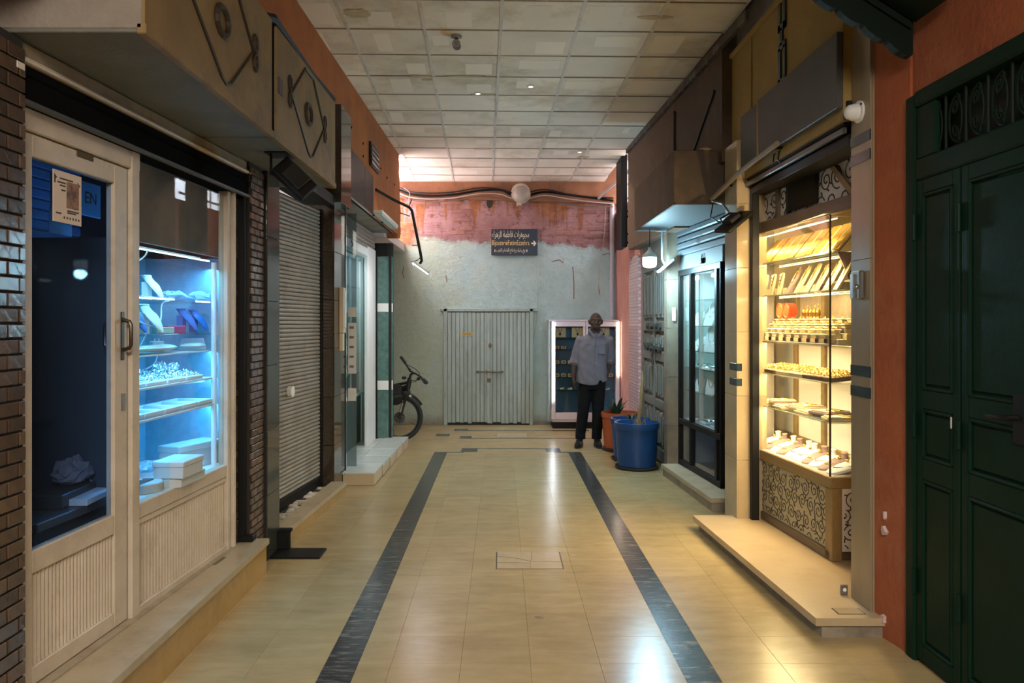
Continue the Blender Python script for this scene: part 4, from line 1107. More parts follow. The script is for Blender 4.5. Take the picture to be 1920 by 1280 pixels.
# ---- white shop
GTILE = mat('teal_marble', (0.07, 0.15, 0.135), .2, col2=(0.12, 0.23, 0.21), scale=18, rand=.1)
t = thing('trim_11', 'teal marble pilaster with two white bands at the end of the white shop', 'pilaster', kind='structure')
obj('core', B(-1.62, -1.41, 10.25, 10.45, .12, 2.62), MORT, t)
zb = [.125, .74, .86, 1.74, 1.85, 2.45, 2.62]
for k in range(6):
    mm = WHITEP if k in (1, 3) else (BLACK if k == 5 else GTILE)
    obj('facing_slab', CB(-1.60, -1.465, 10.236, 10.25, zb[k] + .001, zb[k + 1] - .001, .002), mm, t)
    obj('facing_slab', MB().prism([(-1.463, 10.236), (-1.395, 10.29), (-1.405, 10.30), (-1.468, 10.25)], 'z', zb[k] + .001, zb[k + 1] - .001), mm, t)
t = thing('trim_12', 'white door jamb of the white shop', 'jamb', kind='structure')
obj('jamb', CB(-1.645, -1.60, 9.60, 10.20, .12, 2.52, .006), WHITEP, t)
obj('guide', CB(-1.62, -1.585, 10.18, 10.235, .12, 2.55, .004), BLACK, t)
t = thing('roller_box', 'rolled up slatted shutter above the white shop window', 'shutter box', loc=(-1.66, 9.1, 2.5))
for k in range(5):
    obj('slat', CB(-.05, .05 - k * .004, -.95, 1.1, k * .05, k * .05 + .044, .012), SLAT, t)
obj('bottom_rail', CB(-.04, .055, -.95, 1.1, -.10, -.004, .006), WHITEP, t)
obj('lock_hasp', MB().tube([(.06, -.55, -.02), (.075, -.55, -.07), (.06, -.55, -.09)], .008, 6), BLACK, t)
FASG = mat('polished_brown_fascia', (0.045, 0.038, 0.036), .45, col2=(0.03, 0.026, 0.025), scale=20, spec=.12)
t = thing('trim_13', 'polished dark fascia slabs above the white shop', 'fascia', kind='structure')
for (a, b, z1) in [(7.5, 8.3, 3.24), (8.31, 9.4, 3.22), (9.41, 10.4, 3.20)]:
    obj('fascia_slab', CB(-1.44, -1.415, a, b, 2.765, z1, .003), FASG, t)
obj('pier_slab', CB(-1.60, -1.405, 7.02, 7.48, 2.66, 3.52, .004), GRAN, t)
obj('shutter_hood', CB(-1.72, -1.47, 6.09, 7.02, 2.63, 2.72, .004), BLACK, t)
obj('fascia_soffit', B(-1.75, -1.41, 7.5, 10.4, 2.765, 2.785), CONCRETE, t)
t = thing('batten_light', 'unlit white batten lamp fixed below the dark fascia', 'lamp', loc=(-1.30, 9.05, 2.755))
obj('housing', CB(-.05, .05, -.62, .66, -.002, .035, .006), mat('off_white_metal', (0.6, 0.6, 0.56), .5), t)
obj('diffuser', CB(-.044, .044, -.60, .64, -.018, -.002, .006), mat('off_white_diffuser', (0.55, 0.60, 0.58), .4), t)
obj('fixing_arm', MB().tube([(-.105, -.3, .02), (-.05, -.3, .02)], .01, 6).tube([(-.105, .3, .02), (-.05, .3, .02)], .01, 6), BLACK, t)
t = thing('wall_vent', 'black square vent in the orange wall above the fascia', 'vent', loc=(xl(8.85) + .012, 8.85, 3.42))
obj('vent_frame', CB(-.012, .006, -.27, .27, -.13, .13, .004), BLACK, t)
for k in range(4): obj('louvre', CB(.004, .014, -.24, .24, -.10 + k * .055, -.07 + k * .055, .003), BLACKP, t)
# stone return beside the shutter pilaster, black guide and glass side panel with notices
t = thing('trim_14', 'black steel guide between the stone pilaster and the glass notice panel', 'channel', kind='structure')
obj('channel', CB(-1.60, -1.56, 7.985, 8.05, .10, 2.76, .004), BLACK, t)
t = thing('door_3', 'glass side panel of the white shop with paper notices', 'door', kind='structure')
obj('glass_pane', CB(-1.585, -1.485, 8.20, 8.208, .13, 2.72, .001), glass_mat('grey_glass', (0.55, 0.62, 0.64), .03, .10, (0.45, 0.5, 0.5)), t)
PAPG = mat('grey_notice_paper', (0.62, 0.62, 0.62), .7)
for (z0, z1) in [(1.08, 1.60), (1.66, 1.76), (.80, .93)]:
    s = obj('notice', CB(-1.57, -1.486, 8.190, 8.197, z0, z1, .001), PAPG, t)
    if z1 - z0 > .3:
        for k in range(5): obj('print_line', CB(-1.555, -1.51, 8.1885, 8.191, z0 + .06 + k * .10, z0 + .085 + k * .10, .0005), mat('grey_ink', (0.15, 0.15, 0.16), .7), s)
t = thing('intercom', 'long beige intercom box on the stone pilaster', 'intercom', loc=(-1.545, 7.75, 1.45))
obj('body', CB(-.018, .028, -.05, .06, .05, .49, .006), mat('beige_plastic', (0.55, 0.47, 0.36), .5), t)
obj('front_plate', CB(.028, .034, -.03, .05, .10, .46, .002), mat('off_white_metal', (0, 0, 0)), t)
obj('lower_cover', CB(-.018, .02, -.045, .03, -.12, .05, .005), mat('beige_plastic', (0, 0, 0)), t)
ws = thing('wall_white_shop', 'bright white inner walls of the white shop', 'wall', kind='structure')
WIN = mat('white_inner_wall', (0.26, 0.36, 0.38), .7)
obj('inner_wall', B(-2.75, -2.65, 8.1, 10.2, 0, 2.7), WIN, ws)
obj('inner_wall', B(-2.7, -1.66, 8.0, 8.1, 0, 2.7), WIN, ws)
obj('inner_wall', B(-2.7, -1.72, 10.16, 10.24, 0, 2.7), WIN, ws)
obj('inner_ceiling', B(-2.7, -1.66, 8.1, 10.2, 2.6, 2.7), WIN, ws)
obj('inner_floor', B(-2.7, -1.6, 8.1, 10.2, .0, .11), WIN, ws)
wc = thing('glass_showcase', 'white and glass showcase inside the white shop', 'showcase', loc=(-1.78, 9.72, .11))
obj('plinth', CB(-.35, .02, -.9, .36, 0, .60, .005), mat('teal_plinth', (0.08, 0.16, 0.16), .5), wc)
obj('counter_top', CB(-.37, .04, -.92, .40, .60, .64, .005), WHITEP, wc)
obj('leg_post', CB(-.02, .03, .30, .38, 0, .62, .004), WHITEP, wc)
for z in (.86, 1.10, 1.32, 1.60, 1.92): obj('glass_shelf', CB(-.33, .0, -.9, .34, z, z + .008, .002), GLASS_SHELF, wc)
for y in (-.9, -.3, .34): obj('post', CB(-.01, .012, y, y + .022, .64, 2.28, .003), WHITEP, wc)
obj('top_rail', CB(-.02, .015, -.9, .36, 2.26, 2.30, .003), WHITEP, wc)
obj('back_panel', CB(-.36, -.35, -.9, .36, .64, 2.3, .002), mat('teal_back', (0.25, 0.42, 0.45), .5), wc)
for k, (y, z, h) in enumerate([(-.1, 1.215, .16), (.05, 1.215, .18), (.18, 1.215, .16), (.1, .977, .10), (-.12, .977, .1), (.2, 1.717, .14)]):
    simple('necklace_stand', ['first tall white necklace stand in the white shop', 'second tall white necklace stand in the white shop', 'third tall white necklace stand in the white shop', 'low white necklace stand on the lower glass shelf of the white shop', 'other low white necklace stand in the white shop, deeper on its shelf', 'white necklace stand on the top glass shelf of the white shop'][k], 'stand',
           MB().prism([(0, 0), (.09, 0), (.075, h * .3), (.03, h), (.015, h)], 'x', -.05, .05), WHITEF, Fr(-1.86, 9.80, -PI / 2), -y, -.08, z, 0)

# ---- hooked lamp over the passage
t = thing('hooked_lamp', 'thin black pipe arm hooked over the passage with a lit LED bar', 'lamp', loc=(-1.37, 9.0, 3.06))
P = lambda x, y, z: (x + 1.37, y - 9.0, z - 3.06)
pts = [P(-1.405, 8.95, 3.09), P(-1.25, 9.2, 3.02), P(-1.09, 9.45, 2.965), P(-1.06, 9.48, 2.93), P(-1.045, 9.49, 2.85), P(-.955, 9.5, 2.40), P(-.945, 9.5, 2.34), P(-.965, 9.5, 2.30)]
obj('pipe_arm', MB().tube(pts, .017, 8), BLACK, t, True)
obj('bracket_tie', MB().tube([P(-1.10, 9.46, 2.96), P(-1.06, 9.47, 3.06)], .006, 5).tube([P(-1.2, 9.46, 2.9), P(-1.08, 9.46, 2.86)], .006, 5).tube([P(-1.06, 9.5, 2.52), P(-.98, 9.5, 2.52)], .005, 5), BLACK, t)
R = Matrix.Translation(P(-.965, 9.5, 2.25)) @ Euler((0, math.radians(36), 0)).to_matrix().to_4x4()
obj('lamp_head', MB().cb(-.115, .115, -.045, .045, 0, .025, .006, R), mat('grey_aluminium', (0.35, 0.35, 0.36), .4, .6), t)
obj('led_bar', MB().cb(-.105, .115, -.04, .04, -.008, .0, .003, R), glow('lamp_led', (0.92, 0.96, 1.0), 60), t)
obj('lead', MB().tube([P(-.95, 9.49, 2.38), P(-1.0, 9.49, 2.34), P(-1.06, 9.49, 2.32), P(-1.05, 9.5, 2.27)], .005, 5), BLACK, t)

# ================================================================== RIGHT SIDE
STONE = mat('beige_stone_slab', (0.30, 0.24, 0.16), .28, col2=(0.25, 0.195, 0.125), scale=7, stretch=(1, 1, .25), rand=.08, dirt=(0.17, 0.13, 0.08), dscale=5, damt=.35)
PLAT = mat('cream_marble_slab', (0.47, 0.37, 0.235), .3, col2=(0.41, 0.315, 0.19), scale=5, world=True, dirt=(0.3, 0.2, 0.1), dscale=6, damt=.35)
PLATB = mat('grey_marble_plinth', (0.30, 0.26, 0.20), .5, col2=(0.22, 0.19, 0.14), scale=6, world=True, dirt=(0.08, 0.07, 0.05), dscale=4, damt=.7)
NAVY = mat('navy_tile', (0.012, 0.03, 0.045), .25)
step('trim_15', 'broad cream marble platform before the gold shop', ([(1.488, 6.22), (1.593, 4.05), (2.2, 4.05), (2.2, 6.22)], [(1.53, 6.20), (1.63, 4.07), (2.15, 4.07), (2.15, 6.20)]), .105, th=.04, m=PLAT, mf=PLATB)
step('trim_16', 'low stone step before the black framed showcase', ([(1.685, 8.44), (1.775, 6.78), (2.05, 6.78), (2.05, 8.44)], [(1.70, 8.42), (1.79, 6.80), (2.04, 6.80), (2.04, 8.42)]), .115, th=.04, m=STEPM, mf=PLATB)
cover('floor_cover', 'small marble hatch let into the corner of the platform', [(1.735, 4.11, .105), (1.865, 4.11, .105), (1.865, 4.19, .105), (1.735, 4.19, .105)])
t = tiled_pier('trim_17', 'beige stone pilaster with navy bands beside the red wall', 1.918, 2.06, 4.135, 4.36, .10, 3.77, 2, STONE, ('-x',), core=STONE, joint=.001)
for z in (1.345, 1.235, 2.475, 2.575):
    obj('navy_band', CB(1.903, 1.91, 4.132, 4.362, z - .028, z + .028, .001), NAVY, t)
t = tiled_pier('trim_18', 'beige stone pilaster with navy bands between the gold shop and the black showcase', 1.812, 2.03, 6.13, 6.44, .06, 3.0, 6, mat('polished_stone_slab', (0.42, 0.33, 0.20), .10, col2=(0.36, 0.28, 0.17), scale=7, rand=.06), ('-x', '-y'), core=STONE, joint=.0015)
for z in (1.26, 1.145):
    obj('navy_band', CB(1.797, 1.801, 6.118, 6.30, z - .028, z + .028, .001), NAVY, t)
    obj('navy_band', CB(1.797, 1.84, 6.114, 6.119, z - .028, z + .028, .001), NAVY, t)
t = thing('trim_19', 'black steel channel beside the gold shop glass', 'channel', kind='structure')
obj('channel', CB(1.90, 1.955, 6.06, 6.125, .10, 2.74, .004), BLACK, t)
t = tiled_pier('trim_20', 'narrow stone pilaster between the carved door and the black showcase', 1.76, 2.05, 8.45, 8.60, .0, 2.57, 5, mat('dull_stone_slab', (0.26, 0.21, 0.15), .25, col2=(0.18, 0.15, 0.11), scale=6, rand=.1), ('-x', '-y'), core=STONE)
obj('reflection_plate', CB(1.80, 1.84, 8.425, 8.437, 1.62, 1.76, .003), WHITEP, t)  # white plate standing in for a small light reflection

# ---- ochre facade: grey sign board, key pattern, wires
t = thing('sign_board', 'blank grey sign board in two lengths on the ochre facade', 'sign', loc=(1.855, 5.2, 2.97))
SB = mat('grey_sign_face', (0.075, 0.077, 0.074), .5, spec=.3, col2=(0.06, 0.06, 0.058), scale=3)
obj('board', CB(-.035, 0, -.86, .47, -.205, .21, .004), SB, t)
obj('board', CB(-.03, 0, .49, .90, -.205, .20, .004), SB, t)
obj('joint_strip', CB(-.04, .005, .47, .492, -.21, .21, .003), OCHRE, t)
t = thing('key_pattern', 'black Greek key ornament on the ochre facade', 'ornament', loc=(1.858, 5.27, 3.45))
K = [(.03, .075, -.27, -.03), (-.06, -.02, -.235, -.03), (-.06, .075, -.05, .0), (-.06, .075, -.27, -.235), (-.005, .04, -.02, .10), (.03, .075, .08, .34), (-.06, -.02, .08, .36), (-.06, .075, .08, .125)]
for (a, b, z0, z1) in K:
    obj('key_bar', CB(-.012, 0, a, b, z0, z1, .002), NAVY, t)
t = thing('conduit', 'pale conduit running along the ochre facade below the grey sign', 'conduit', loc=(1.86, 5.8, 2.76))
obj('conduit_box', CB(-.01, .0, .13, .165, .42, .96, .003), OCHRE, t)
obj('tube', MB().tube([(-.075, -.62, .0), (-.085, .2, -.04), (-.148, .70, -.155)], .020, 8), mat('pale_conduit', (0.22, 0.17, 0.12), .5), t)
obj('bracket', MB().tube([(0, .45, -.085), (-.11, .45, -.085)], .012, 6), BLACK, t)
obj('bracket', MB().tube([(0, -.5, -.0), (-.07, -.5, -.0)], .012, 6), BLACK, t)
t = thing('shutter_housing', 'long dark shutter housing with a pink rail for its highlight above the gold shop', 'shutter box', loc=(1.95, 5.3, 2.69))
obj('housing', CB(-.07, .12, -.93, .90, -.02, .055, .02), BLACK, t)
obj('housing_lip', CB(-.085, -.06, -.93, .90, -.055, -.02, .004), mat('dark_lip', (0.05, 0.05, 0.05), .3), t)
obj('highlight_rail', MB().tube([(-.078, -.60, .035), (-.078, -.05, .035)], .011, 8), mat('highlight_pink', (0.62, 0.33, 0.24), .3, .4), t)  # pink rail standing in for the highlight on the housing
obj('hook', MB().tube([(-.075, .02, .06), (-.10, .03, .05), (-.10, .05, .0), (-.08, .06, -.02)], .005, 6).tube([(-.075, .12, .06), (-.10, .13, .05), (-.10, .14, .0)], .005, 6), BLACK, t)
obj('lower_box', CB(-.05, .12, -.93, .90, -.115, -.055, .004), BLACK, t)

t = thing('siren', 'white dome siren on a round plate high on the stone pilaster', 'siren', loc=(1.905, 4.25, 2.72))
obj('wall_plate', MB().tube([(0, 0, 0), (-.012, 0, 0)], .058, 24), WHITEP, t, True)
obj('dome', MB().lathe([(.046, 0), (.045, .02), (.036, .048), (.02, .062), (.004, .066)], M=Matrix.Translation((-.012, .01, 0)) @ Matrix.Rotation(-PI / 2, 4, 'Y')), WHITEP, t, True)
obj('screw', MB().ball((-.014, -.045, .03), .006, 8, 6), BLACK, t)
obj('sensor', CB(-.03, -.002, .085, .115, .045, .085, .003), BLACK, t)
t = thing('door_lock_box', 'small grey metal lock box with a knob on the stone pilaster', 'lock box', loc=(1.905, 4.25, 1.80))
obj('case', CB(-.028, 0, -.055, .055, -.075, .075, .006), mat('brushed_grey', (0.22, 0.22, 0.21), .35, .7), t)
obj('knob', MB().ball((-.032, -.03, -.01), .012), STEEL, t, True)
obj('cover_lip', CB(-.032, -.026, .012, .05, -.07, .06, .002), STEEL, t)
t = thing('floor_eye', 'small square steel eye on the platform against the stone pilaster', 'fitting', loc=(1.885, 4.40, .105))
obj('eye_plate', CB(-.02, .02, -.008, .008, .0, .055, .004), mat('brushed_grey', (0, 0, 0)), t)
obj('eye_hole', MB().tube([(.0, -.0095, .03), (.0, .0095, .03)], .010, 12), WHITEP, t)

# ---- floodlight at the end of the conduit
f = thing('floodlight', 'thin black floodlight on an arm beside the lit stone pilaster', 'lamp', loc=(1.76, 6.05, 2.49))
obj('arm', MB().tube([(-.048, .45, .10), (-.03, .2, .04), (-.03, .02, -.06)], .010, 6), STEEL, f)
R = Matrix.Translation((-.005, -.02, -.13)) @ Euler((.15, -.65, .2)).to_matrix().to_4x4()
obj('lamp_head', MB().cb(-.13, .13, -.10, .10, -.014, .014, .006, R), BLACK, f)
obj('yoke', MB().tube([(-.03, .02, -.06), (-.10, .02, -.10), (-.06, .02, -.17)], .008, 6).tube([(-.03, .02, -.06), (.06, .0, -.06), (.02, .0, -.13)], .008, 6), BLACK, f)
obj('driver_box', MB().cb(-.05, .05, -.05, .05, .014, .05, .005, R), BLACKP, f)
obj('lead', MB().tube([(-.045, .42, .09), (-.10, .3, -.05), (-.09, .12, -.11), (-.03, .03, -.12)], .005, 6), BLACK, f)

# ---- gold shop display case
FE = Fr(2.064, 5.034, math.atan2(1, -.0745))
WOODG = mat('golden_brown_trim', (0.30, 0.205, 0.085), .4, col2=(0.24, 0.16, 0.06), scale=6, stretch=(.4, 4, 4))
WOODD = mat('brown_header_board', (0.16, 0.115, 0.065), .45, col2=(0.12, 0.085, 0.05), scale=6, stretch=(.4, 4, 4))
SCROLLP = mat('white_scroll_panel', (0.70, 0.68, 0.66), .5)
SCROLLG = mat('olive_scroll_panel', (0.42, 0.38, 0.24), .5)
def fe(name, label, cat, kind=None): return thing(name, label, cat, loc=FE.loc(), rz=FE.a, kind=kind)
def scrolls(x0, x1, z0, z1, y, seed, cell=.115, r=.0036):
    """arabesque print: spirals in staggered cells, tied by tendrils and comma leaves"""
    random.seed(seed); m = MB()
    inside = lambda p: x0 < p[0] < x1 and z0 < p[2] < z1
    def put(pts, rr):
        run = []
        for p in pts + [(9, 9, 9)]:
            if inside(p): run.append(p)
            else:
                if len(run) > 3: m.tube(run, rr, 4)
                run = []
    nx, nz = int((x1 - x0) / cell) + 2, int((z1 - z0) / cell) + 2
    for i in range(nx):
        for j in range(nz):
            cx = x0 + (i + .5 * (j % 2)) * cell + random.uniform(-.012, .012); cz = z0 + j * cell * .9 + random.uniform(-.012, .012)
            R0 = cell * random.uniform(.42, .52); sg = 1 if (i + j) % 2 else -1; a0 = random.uniform(0, 2 * PI)
            sp = lambda t: (cx + R0 * (1 - t) ** .8 * math.cos(a0 + sg * t * 11), y, cz + R0 * (1 - t) ** .8 * math.sin(a0 + sg * t * 11))
            put([sp(q / 30) for q in range(28)], r)
            m2 = sp(27 / 30)
            if inside(m2): m.ball(m2, (r * 1.9, .001, r * 1.9), 8, 4)
            for q in (4, 9):
                b0 = Vector(sp(q / 30)); c = Vector((cx, y, cz)); d = (b0 - c).normalized(); tn = Vector((-d.z, 0, d.x)) * sg
                put([tuple(b0 + d * (.024 * w) + tn * (.020 * w * w)) for w in (0, .25, .5, .75, 1)], r * 1.25)
    return m
dc = fe('display_case', 'brightly lit gold shop display case with glass front on a scroll panelled base', 'display case')
obj('kick_rail', CB(0, 1.36, -.275, 0, .106, .165, .004), WOODD, dc)
b = obj('scroll_panel', CB(.06, 1.34, -.03, -.015, .165, .56, .002), SCROLLG, dc)
obj('scroll_print', scrolls(.07, 1.33, .175, .55, -.0145, 5), mat('dark_scroll', (0.05, 0.04, 0.025), .5), b)
b = obj('scroll_panel', CB(-.028, -.014, -.275, -.07, .165, .56, .002), SCROLLP, dc)
mm = scrolls(.08, .27, .175, .55, 0, 9)
mm.v = [(-.0285, -x, z) for x, y, z in mm.v]
obj('scroll_print', mm, mat('brown_scroll', (0.12, 0.05, 0.02), .5), b)
obj('corner_post', CB(-.03, .06, -.07, .0, .106, .56, .004), WOODG, dc)
obj('counter_rail', CB(-.03, 1.36, -.03, .008, .56, .632, .004), WOODG, dc)
obj('counter_rail', CB(-.03, .0, -.275, -.03, .56, .632, .004), WOODG, dc)
obj('deck', CB(-.01, 1.36, -.275, -.005, .60, .634, .003), mat('mauve_deck', (0.50, 0.40, 0.40), .7), dc)
obj('glass_pane', CB(.004, 1.095, -.009, -.003, .632, 2.28, .001), GLASS, dc)
obj('glass_pane', CB(1.125, 1.36, -.009, -.003, .632, 2.28, .001), GLASS, dc)
obj('glass_pane', CB(-.004, .002, -.27, -.012, .632, 2.27, .001), GLASS, dc)
obj('corner_trim', CB(-.005, .005, -.010, .0, .632, 2.28, .001), mat('dark_brass', (0.10, 0.07, 0.03), .4, .6), dc)
obj('glass_post', CB(1.095, 1.125, -.02, .004, .165, 2.66, .002), mat('dark_brass', (0, 0, 0)), dc)
obj('header_rail', CB(-.45, 1.36, -.03, .012, 2.28, 2.365, .004), WOODD, dc)
obj('end_frame', CB(1.345, 1.385, -.05, .02, .106, 2.70, .004), BLACK, dc)
for z in (2.055, 1.81, 1.458, 1.22, .968):
    sh_ = obj('glass_shelf', CB(.005, 1.35, -.268, -.02, z - .008, z, .002), GLASS_SHELF, dc)
    obj('shelf_edge', CB(.005, 1.35, -.020, -.017, z - .008, z, .0005), mat('bright_edge', (0.65, 0.6, 0.4), .3), sh_)
WLED = glow('warm_led', (1.0, 0.74, 0.34), 4)
for (z, l) in [(2.262, 'warm LED strip under the brown header rail of the gold shop'), (2.043, 'warm LED strip under the highest glass shelf of the gold shop'), (1.798, 'warm LED strip under the second highest glass shelf of the gold shop'), (1.446, 'warm LED strip below the ring stand shelf of the gold shop')]:
    o = thing('led_strip', l, 'LED strip', loc=FE.w(.02, -.25 if z < 2.2 else -.06, z), rz=FE.a)
    obj('channel', CB(0, 1.3, -.007, .007, .001, .007, .001), STEEL, o)
    obj('diode_line', CB(.005, 1.295, -.006, .006, -.004, .001, .001), WLED, o)

# transom above
tr = fe('transom_panel', 'white scroll patterned transom above the gold shop display', 'panel')
b = obj('panel', CB(-.45, 1.34, -.05, -.035, 2.365, 2.72, .002), SCROLLP, tr)
obj('scroll_print', scrolls(-.44, 1.33, 2.37, 2.71, -.0345, 13, .16, .005), mat('dark_scroll', (0, 0, 0)), b)
for x in (.62, .80, 1.12):
    obj('mullion', CB(x, x + .045, -.035, -.01, 2.365, 2.72, .003), WOODD if x > .7 else BLACK, tr)
R = Matrix.Translation((-.10, -.022, 2.50)) @ Matrix.Rotation(math.radians(-40), 4, 'Y')
obj('diagonal_strip', MB().cb(-.24, .24, -.006, .008, -.022, .022, .002, R), WOODG, tr)
vb = thing('ventilator_box', 'dark square box hanging before the scroll patterned transom', 'box', loc=FE.w(.40, -.03, 2.385), rz=FE.a)
obj('case', CB(-.20, .20, -.0, .03, 0, .27, .004), mat('dark_olive_box', (0.022, 0.019, 0.012), .8, spec=.1), vb)
obj('hanger', MB().tube([(-.15, .015, .26), (-.15, .015, .30)], .006, 6).tube([(.15, .015, .26), (.15, .015, .30)], .006, 6), BLACK, vb)

# necklace boards along the highest shelf
CREAMV = mat('cream_suede', (0.60, 0.47, 0.29), .85)
BROWNV = mat('brown_suede', (0.20, 0.12, 0.08), .85)
MAUVEV = mat('mauve_suede', (0.30, 0.20, 0.19), .85)
for k in range(10):
    x = .06 + k * .132
    m = [BROWNV, CREAMV, CREAMV, BROWNV, CREAMV, BROWNV, CREAMV, CREAMV, BROWNV, CREAMV][k]
    nm = 'brown' if m is BROWNV else 'cream'
    t = thing('necklace_board', f'{nm} slanted necklace board on the highest glass shelf, {ORD[k]} from the glass corner', 'board', loc=FE.w(x, -.06, 2.056), rz=FE.a, group='necklace boards on the highest shelf')
    R = Matrix.Rotation(math.radians(40), 4, 'X')
    obj('board', MB().cb(-.056, .056, -.012, .0, 0, .255, .003, R), m, t)
    for q in range(5):
        xx = -.04 + q * .02
        obj('gold_chain', MB().tube([(xx, .003, .01), (xx + .004, .003, .12), (xx, .003, .25)], .0028 if q % 2 else .004, 4, R), GOLD, t)
def neck_pad(w, h, top, M=None):
    m = MB()
    prof = [(-w * .42, 0), (w * .42, 0), (w * .5, h * .35), (w * .48, h * .7), (w * .30, h * .93), (w * top, h), (-w * top, h), (-w * .30, h * .93), (-w * .48, h * .7), (-w * .5, h * .35)]
    return m.prism(prof, 'y', -.014, 0, M)
for k in range(9):
    x = .07 + k * .145
    m = [CREAMV, CREAMV, MAUVEV, CREAMV, CREAMV, MAUVEV, CREAMV, CREAMV, CREAMV][k]
    nm = 'mauve' if m is MAUVEV else 'cream'
    t = thing('necklace_pad', f'{nm} necklace pad on the second highest glass shelf, {ORD[k]} from the glass corner', 'pad', loc=FE.w(x, -.07, 1.811), rz=FE.a - .2, group='necklace pads on the second highest shelf')
    ang = 28 if k < 6 else 12
    hh = .225 if k < 6 else .165
    R = Matrix.Rotation(math.radians(ang), 4, 'X')
    obj('pad', neck_pad(.11, hh, .22, R), m, t)
    for q in range(4):
        d = .25 + q * .17; pts = [(-.045 + .006 * q + (.09 - .012 * q) * i / 8, .003, hh * (.95 - d * .55 * math.sin(PI * i / 8) - .04 * q)) for i in range(9)]
        obj('gold_necklace', MB().tube(pts, .003, 4, R), GOLD, t)
    obj('prop', CB(-.02, .02, -.10, -.03, 0, .05, .002), m, t)
t = thing('necklace_drape', 'mauve cloth necklace drape hung at the end glass of the gold shop', 'drape', loc=FE.w(.05, -.18, 1.82), rz=FE.a - PI / 2)
obj('cloth', MB().prism([(-.10, .23), (.08, .23), (.09, .10), (.04, .0), (-.02, .06)], 'y', 0, .012), MAUVEV, t)
for q in range(6):
    obj('gold_chain', MB().tube([(-.08 + .016 * q, .014, .21), (-.02 + .012 * q, .016, .13 - .01 * q), (.03 + .006 * q, .014, .05 + .02 * q)], .0025, 4), GOLD, t)

# ring stands in four stepped rows
ringm = {}
sm = MB().cb(-.030, .030, -.024, .024, 0, .030, .004).cb(-.026, .026, -.020, .020, .030, .052, .004).mesh('stand'); sm.materials.append(CREAMV)
lm = MB().cb(-.032, .032, -.026, .026, .052, .062, .003).mesh('rim'); lm.materials.append(mat('cream_card', (0.78, 0.68, 0.48), .7))
fmesh = CB(-.023, .023, .0232, .0258, .004, .030, .001).mesh('slot'); fmesh.materials.append(mat('plum_slot', (0.07, 0.03, 0.028), .8))
gm = MB()
for a in (-.013, .0, .013):
    gm.tube([(a + .006 * math.cos(q * PI / 4), .0, .067 + .008 * math.sin(q * PI / 4)) for q in range(9)], .0022, 4, None, False)
gm = gm.mesh('rings'); gm.materials.append(GOLD)
rows = ['front', 'second', 'third', 'back']
for r in range(4):
    pl = thing('ring_plinth', f'long cream plinth carrying the {rows[r]} row of ring stands', 'plinth', loc=FE.w(.68, -.050 - r * .056, 1.459), rz=FE.a)
    if r: obj('plinth_board', CB(-.64, .64, -.0275, .0275, 0, .036 * r, .003), CREAMV, pl)
    else: obj('plinth_board', CB(-.64, .64, -.030, .036, 0, .006, .002), mat('mauve_deck', (0, 0, 0)), pl)
    for k in range(10):
        x = .10 + k * .125 + (.03 if r % 2 else 0)
        t = thing('ring_stand', f'cream ring stand with gold rings, {ORD[k]} from the glass corner in the {rows[r]} row', 'ring stand', loc=FE.w(x, -.050 - r * .056, 1.460 + (.036 * r if r else .006)), rz=FE.a, group='ring stands on the middle shelf')
        obj('stand', sm, None, t); obj('rim', lm, None, t); obj('slot', fmesh, None, t); obj('gold_rings', gm, None, t)
# gold ring trays
for k in range(6):
    x = .12 + k * .215
    m = [BROWNV, BROWNV, CREAMV, CREAMV, BROWNV, CREAMV][k]; nm = 'brown' if m is BROWNV else 'cream'
    t = thing('gold_ring_tray', f'{nm} fronted tray packed with gold rings, {ORD[k]} from the glass corner', 'tray', loc=FE.w(x, -.182, 1.221), rz=FE.a, group='gold ring trays on the fourth shelf')
    R = Matrix.Translation((0, .155, 0)) @ Matrix.Rotation(math.radians(-6), 4, 'X')
    obj('tray_base', MB().cb(-.105, .105, -.235, 0, 0, .028, .003, R), m, t)
    g = MB(); random.seed(70 + k)
    for j in range(8):
        for i in range(9):
            cx, cy = -.09 + .0225 * i, -.222 + .028 * j
            RR = R @ Matrix.Translation((cx, cy, .034)) @ Euler((PI / 2 + random.uniform(-.4, .4), 0, random.uniform(-.3, .3))).to_matrix().to_4x4()
            g.tube([(.0095 * math.cos(q * PI / 4), .0095 * math.sin(q * PI / 4), 0) for q in range(9)], .0026, 4, RR, False)
    obj('gold_rings', g, GOLD, t, kind='stuff')
    obj('tray_lining', MB().cb(-.098, .098, -.228, -.01, .026, .031, .001, R), CREAMV, t)
# flat trays and cushions
for k in range(7):
    x = .12 + k * .185
    y = -.13 if k % 2 == 0 else -.16
    m = [CREAMV, MAUVEV, CREAMV, CREAMV, CREAMV, BROWNV, CREAMV][k]
    nm = {CREAMV: 'cream', MAUVEV: 'mauve', BROWNV: 'brown'}[m]
    t = thing('chain_tray', f'flat {nm} chain tray on the lowest glass shelf, {ORD[k]} from the glass corner', 'tray', loc=FE.w(x, y, .969 + (.02 if k % 2 else 0)), rz=FE.a + random.uniform(-.35, .35), group='chain trays on the lowest glass shelf')
    obj('tray_base', CB(-.10, .10, -.10, .10, 0, .018, .003), m, t)
    obj('tray_pad', CB(-.088, .088, -.088, .088, .018, .028, .004), CREAMV, t)
    random.seed(200 + k); g = MB()
    for i in range(14):
        a, b_ = random.uniform(-.07, .07), random.uniform(-.07, .07)
        g.tube([(a + .02 * math.cos(q), b_ + .012 * math.sin(q * 1.3), .030) for q in range(5)], .0025, 4)
    obj('gold_chains', g, GOLD, t, kind='stuff')
    if k % 2: obj('riser', CB(-.08, .08, -.08, .08, -.02, 0, .002), m, t)
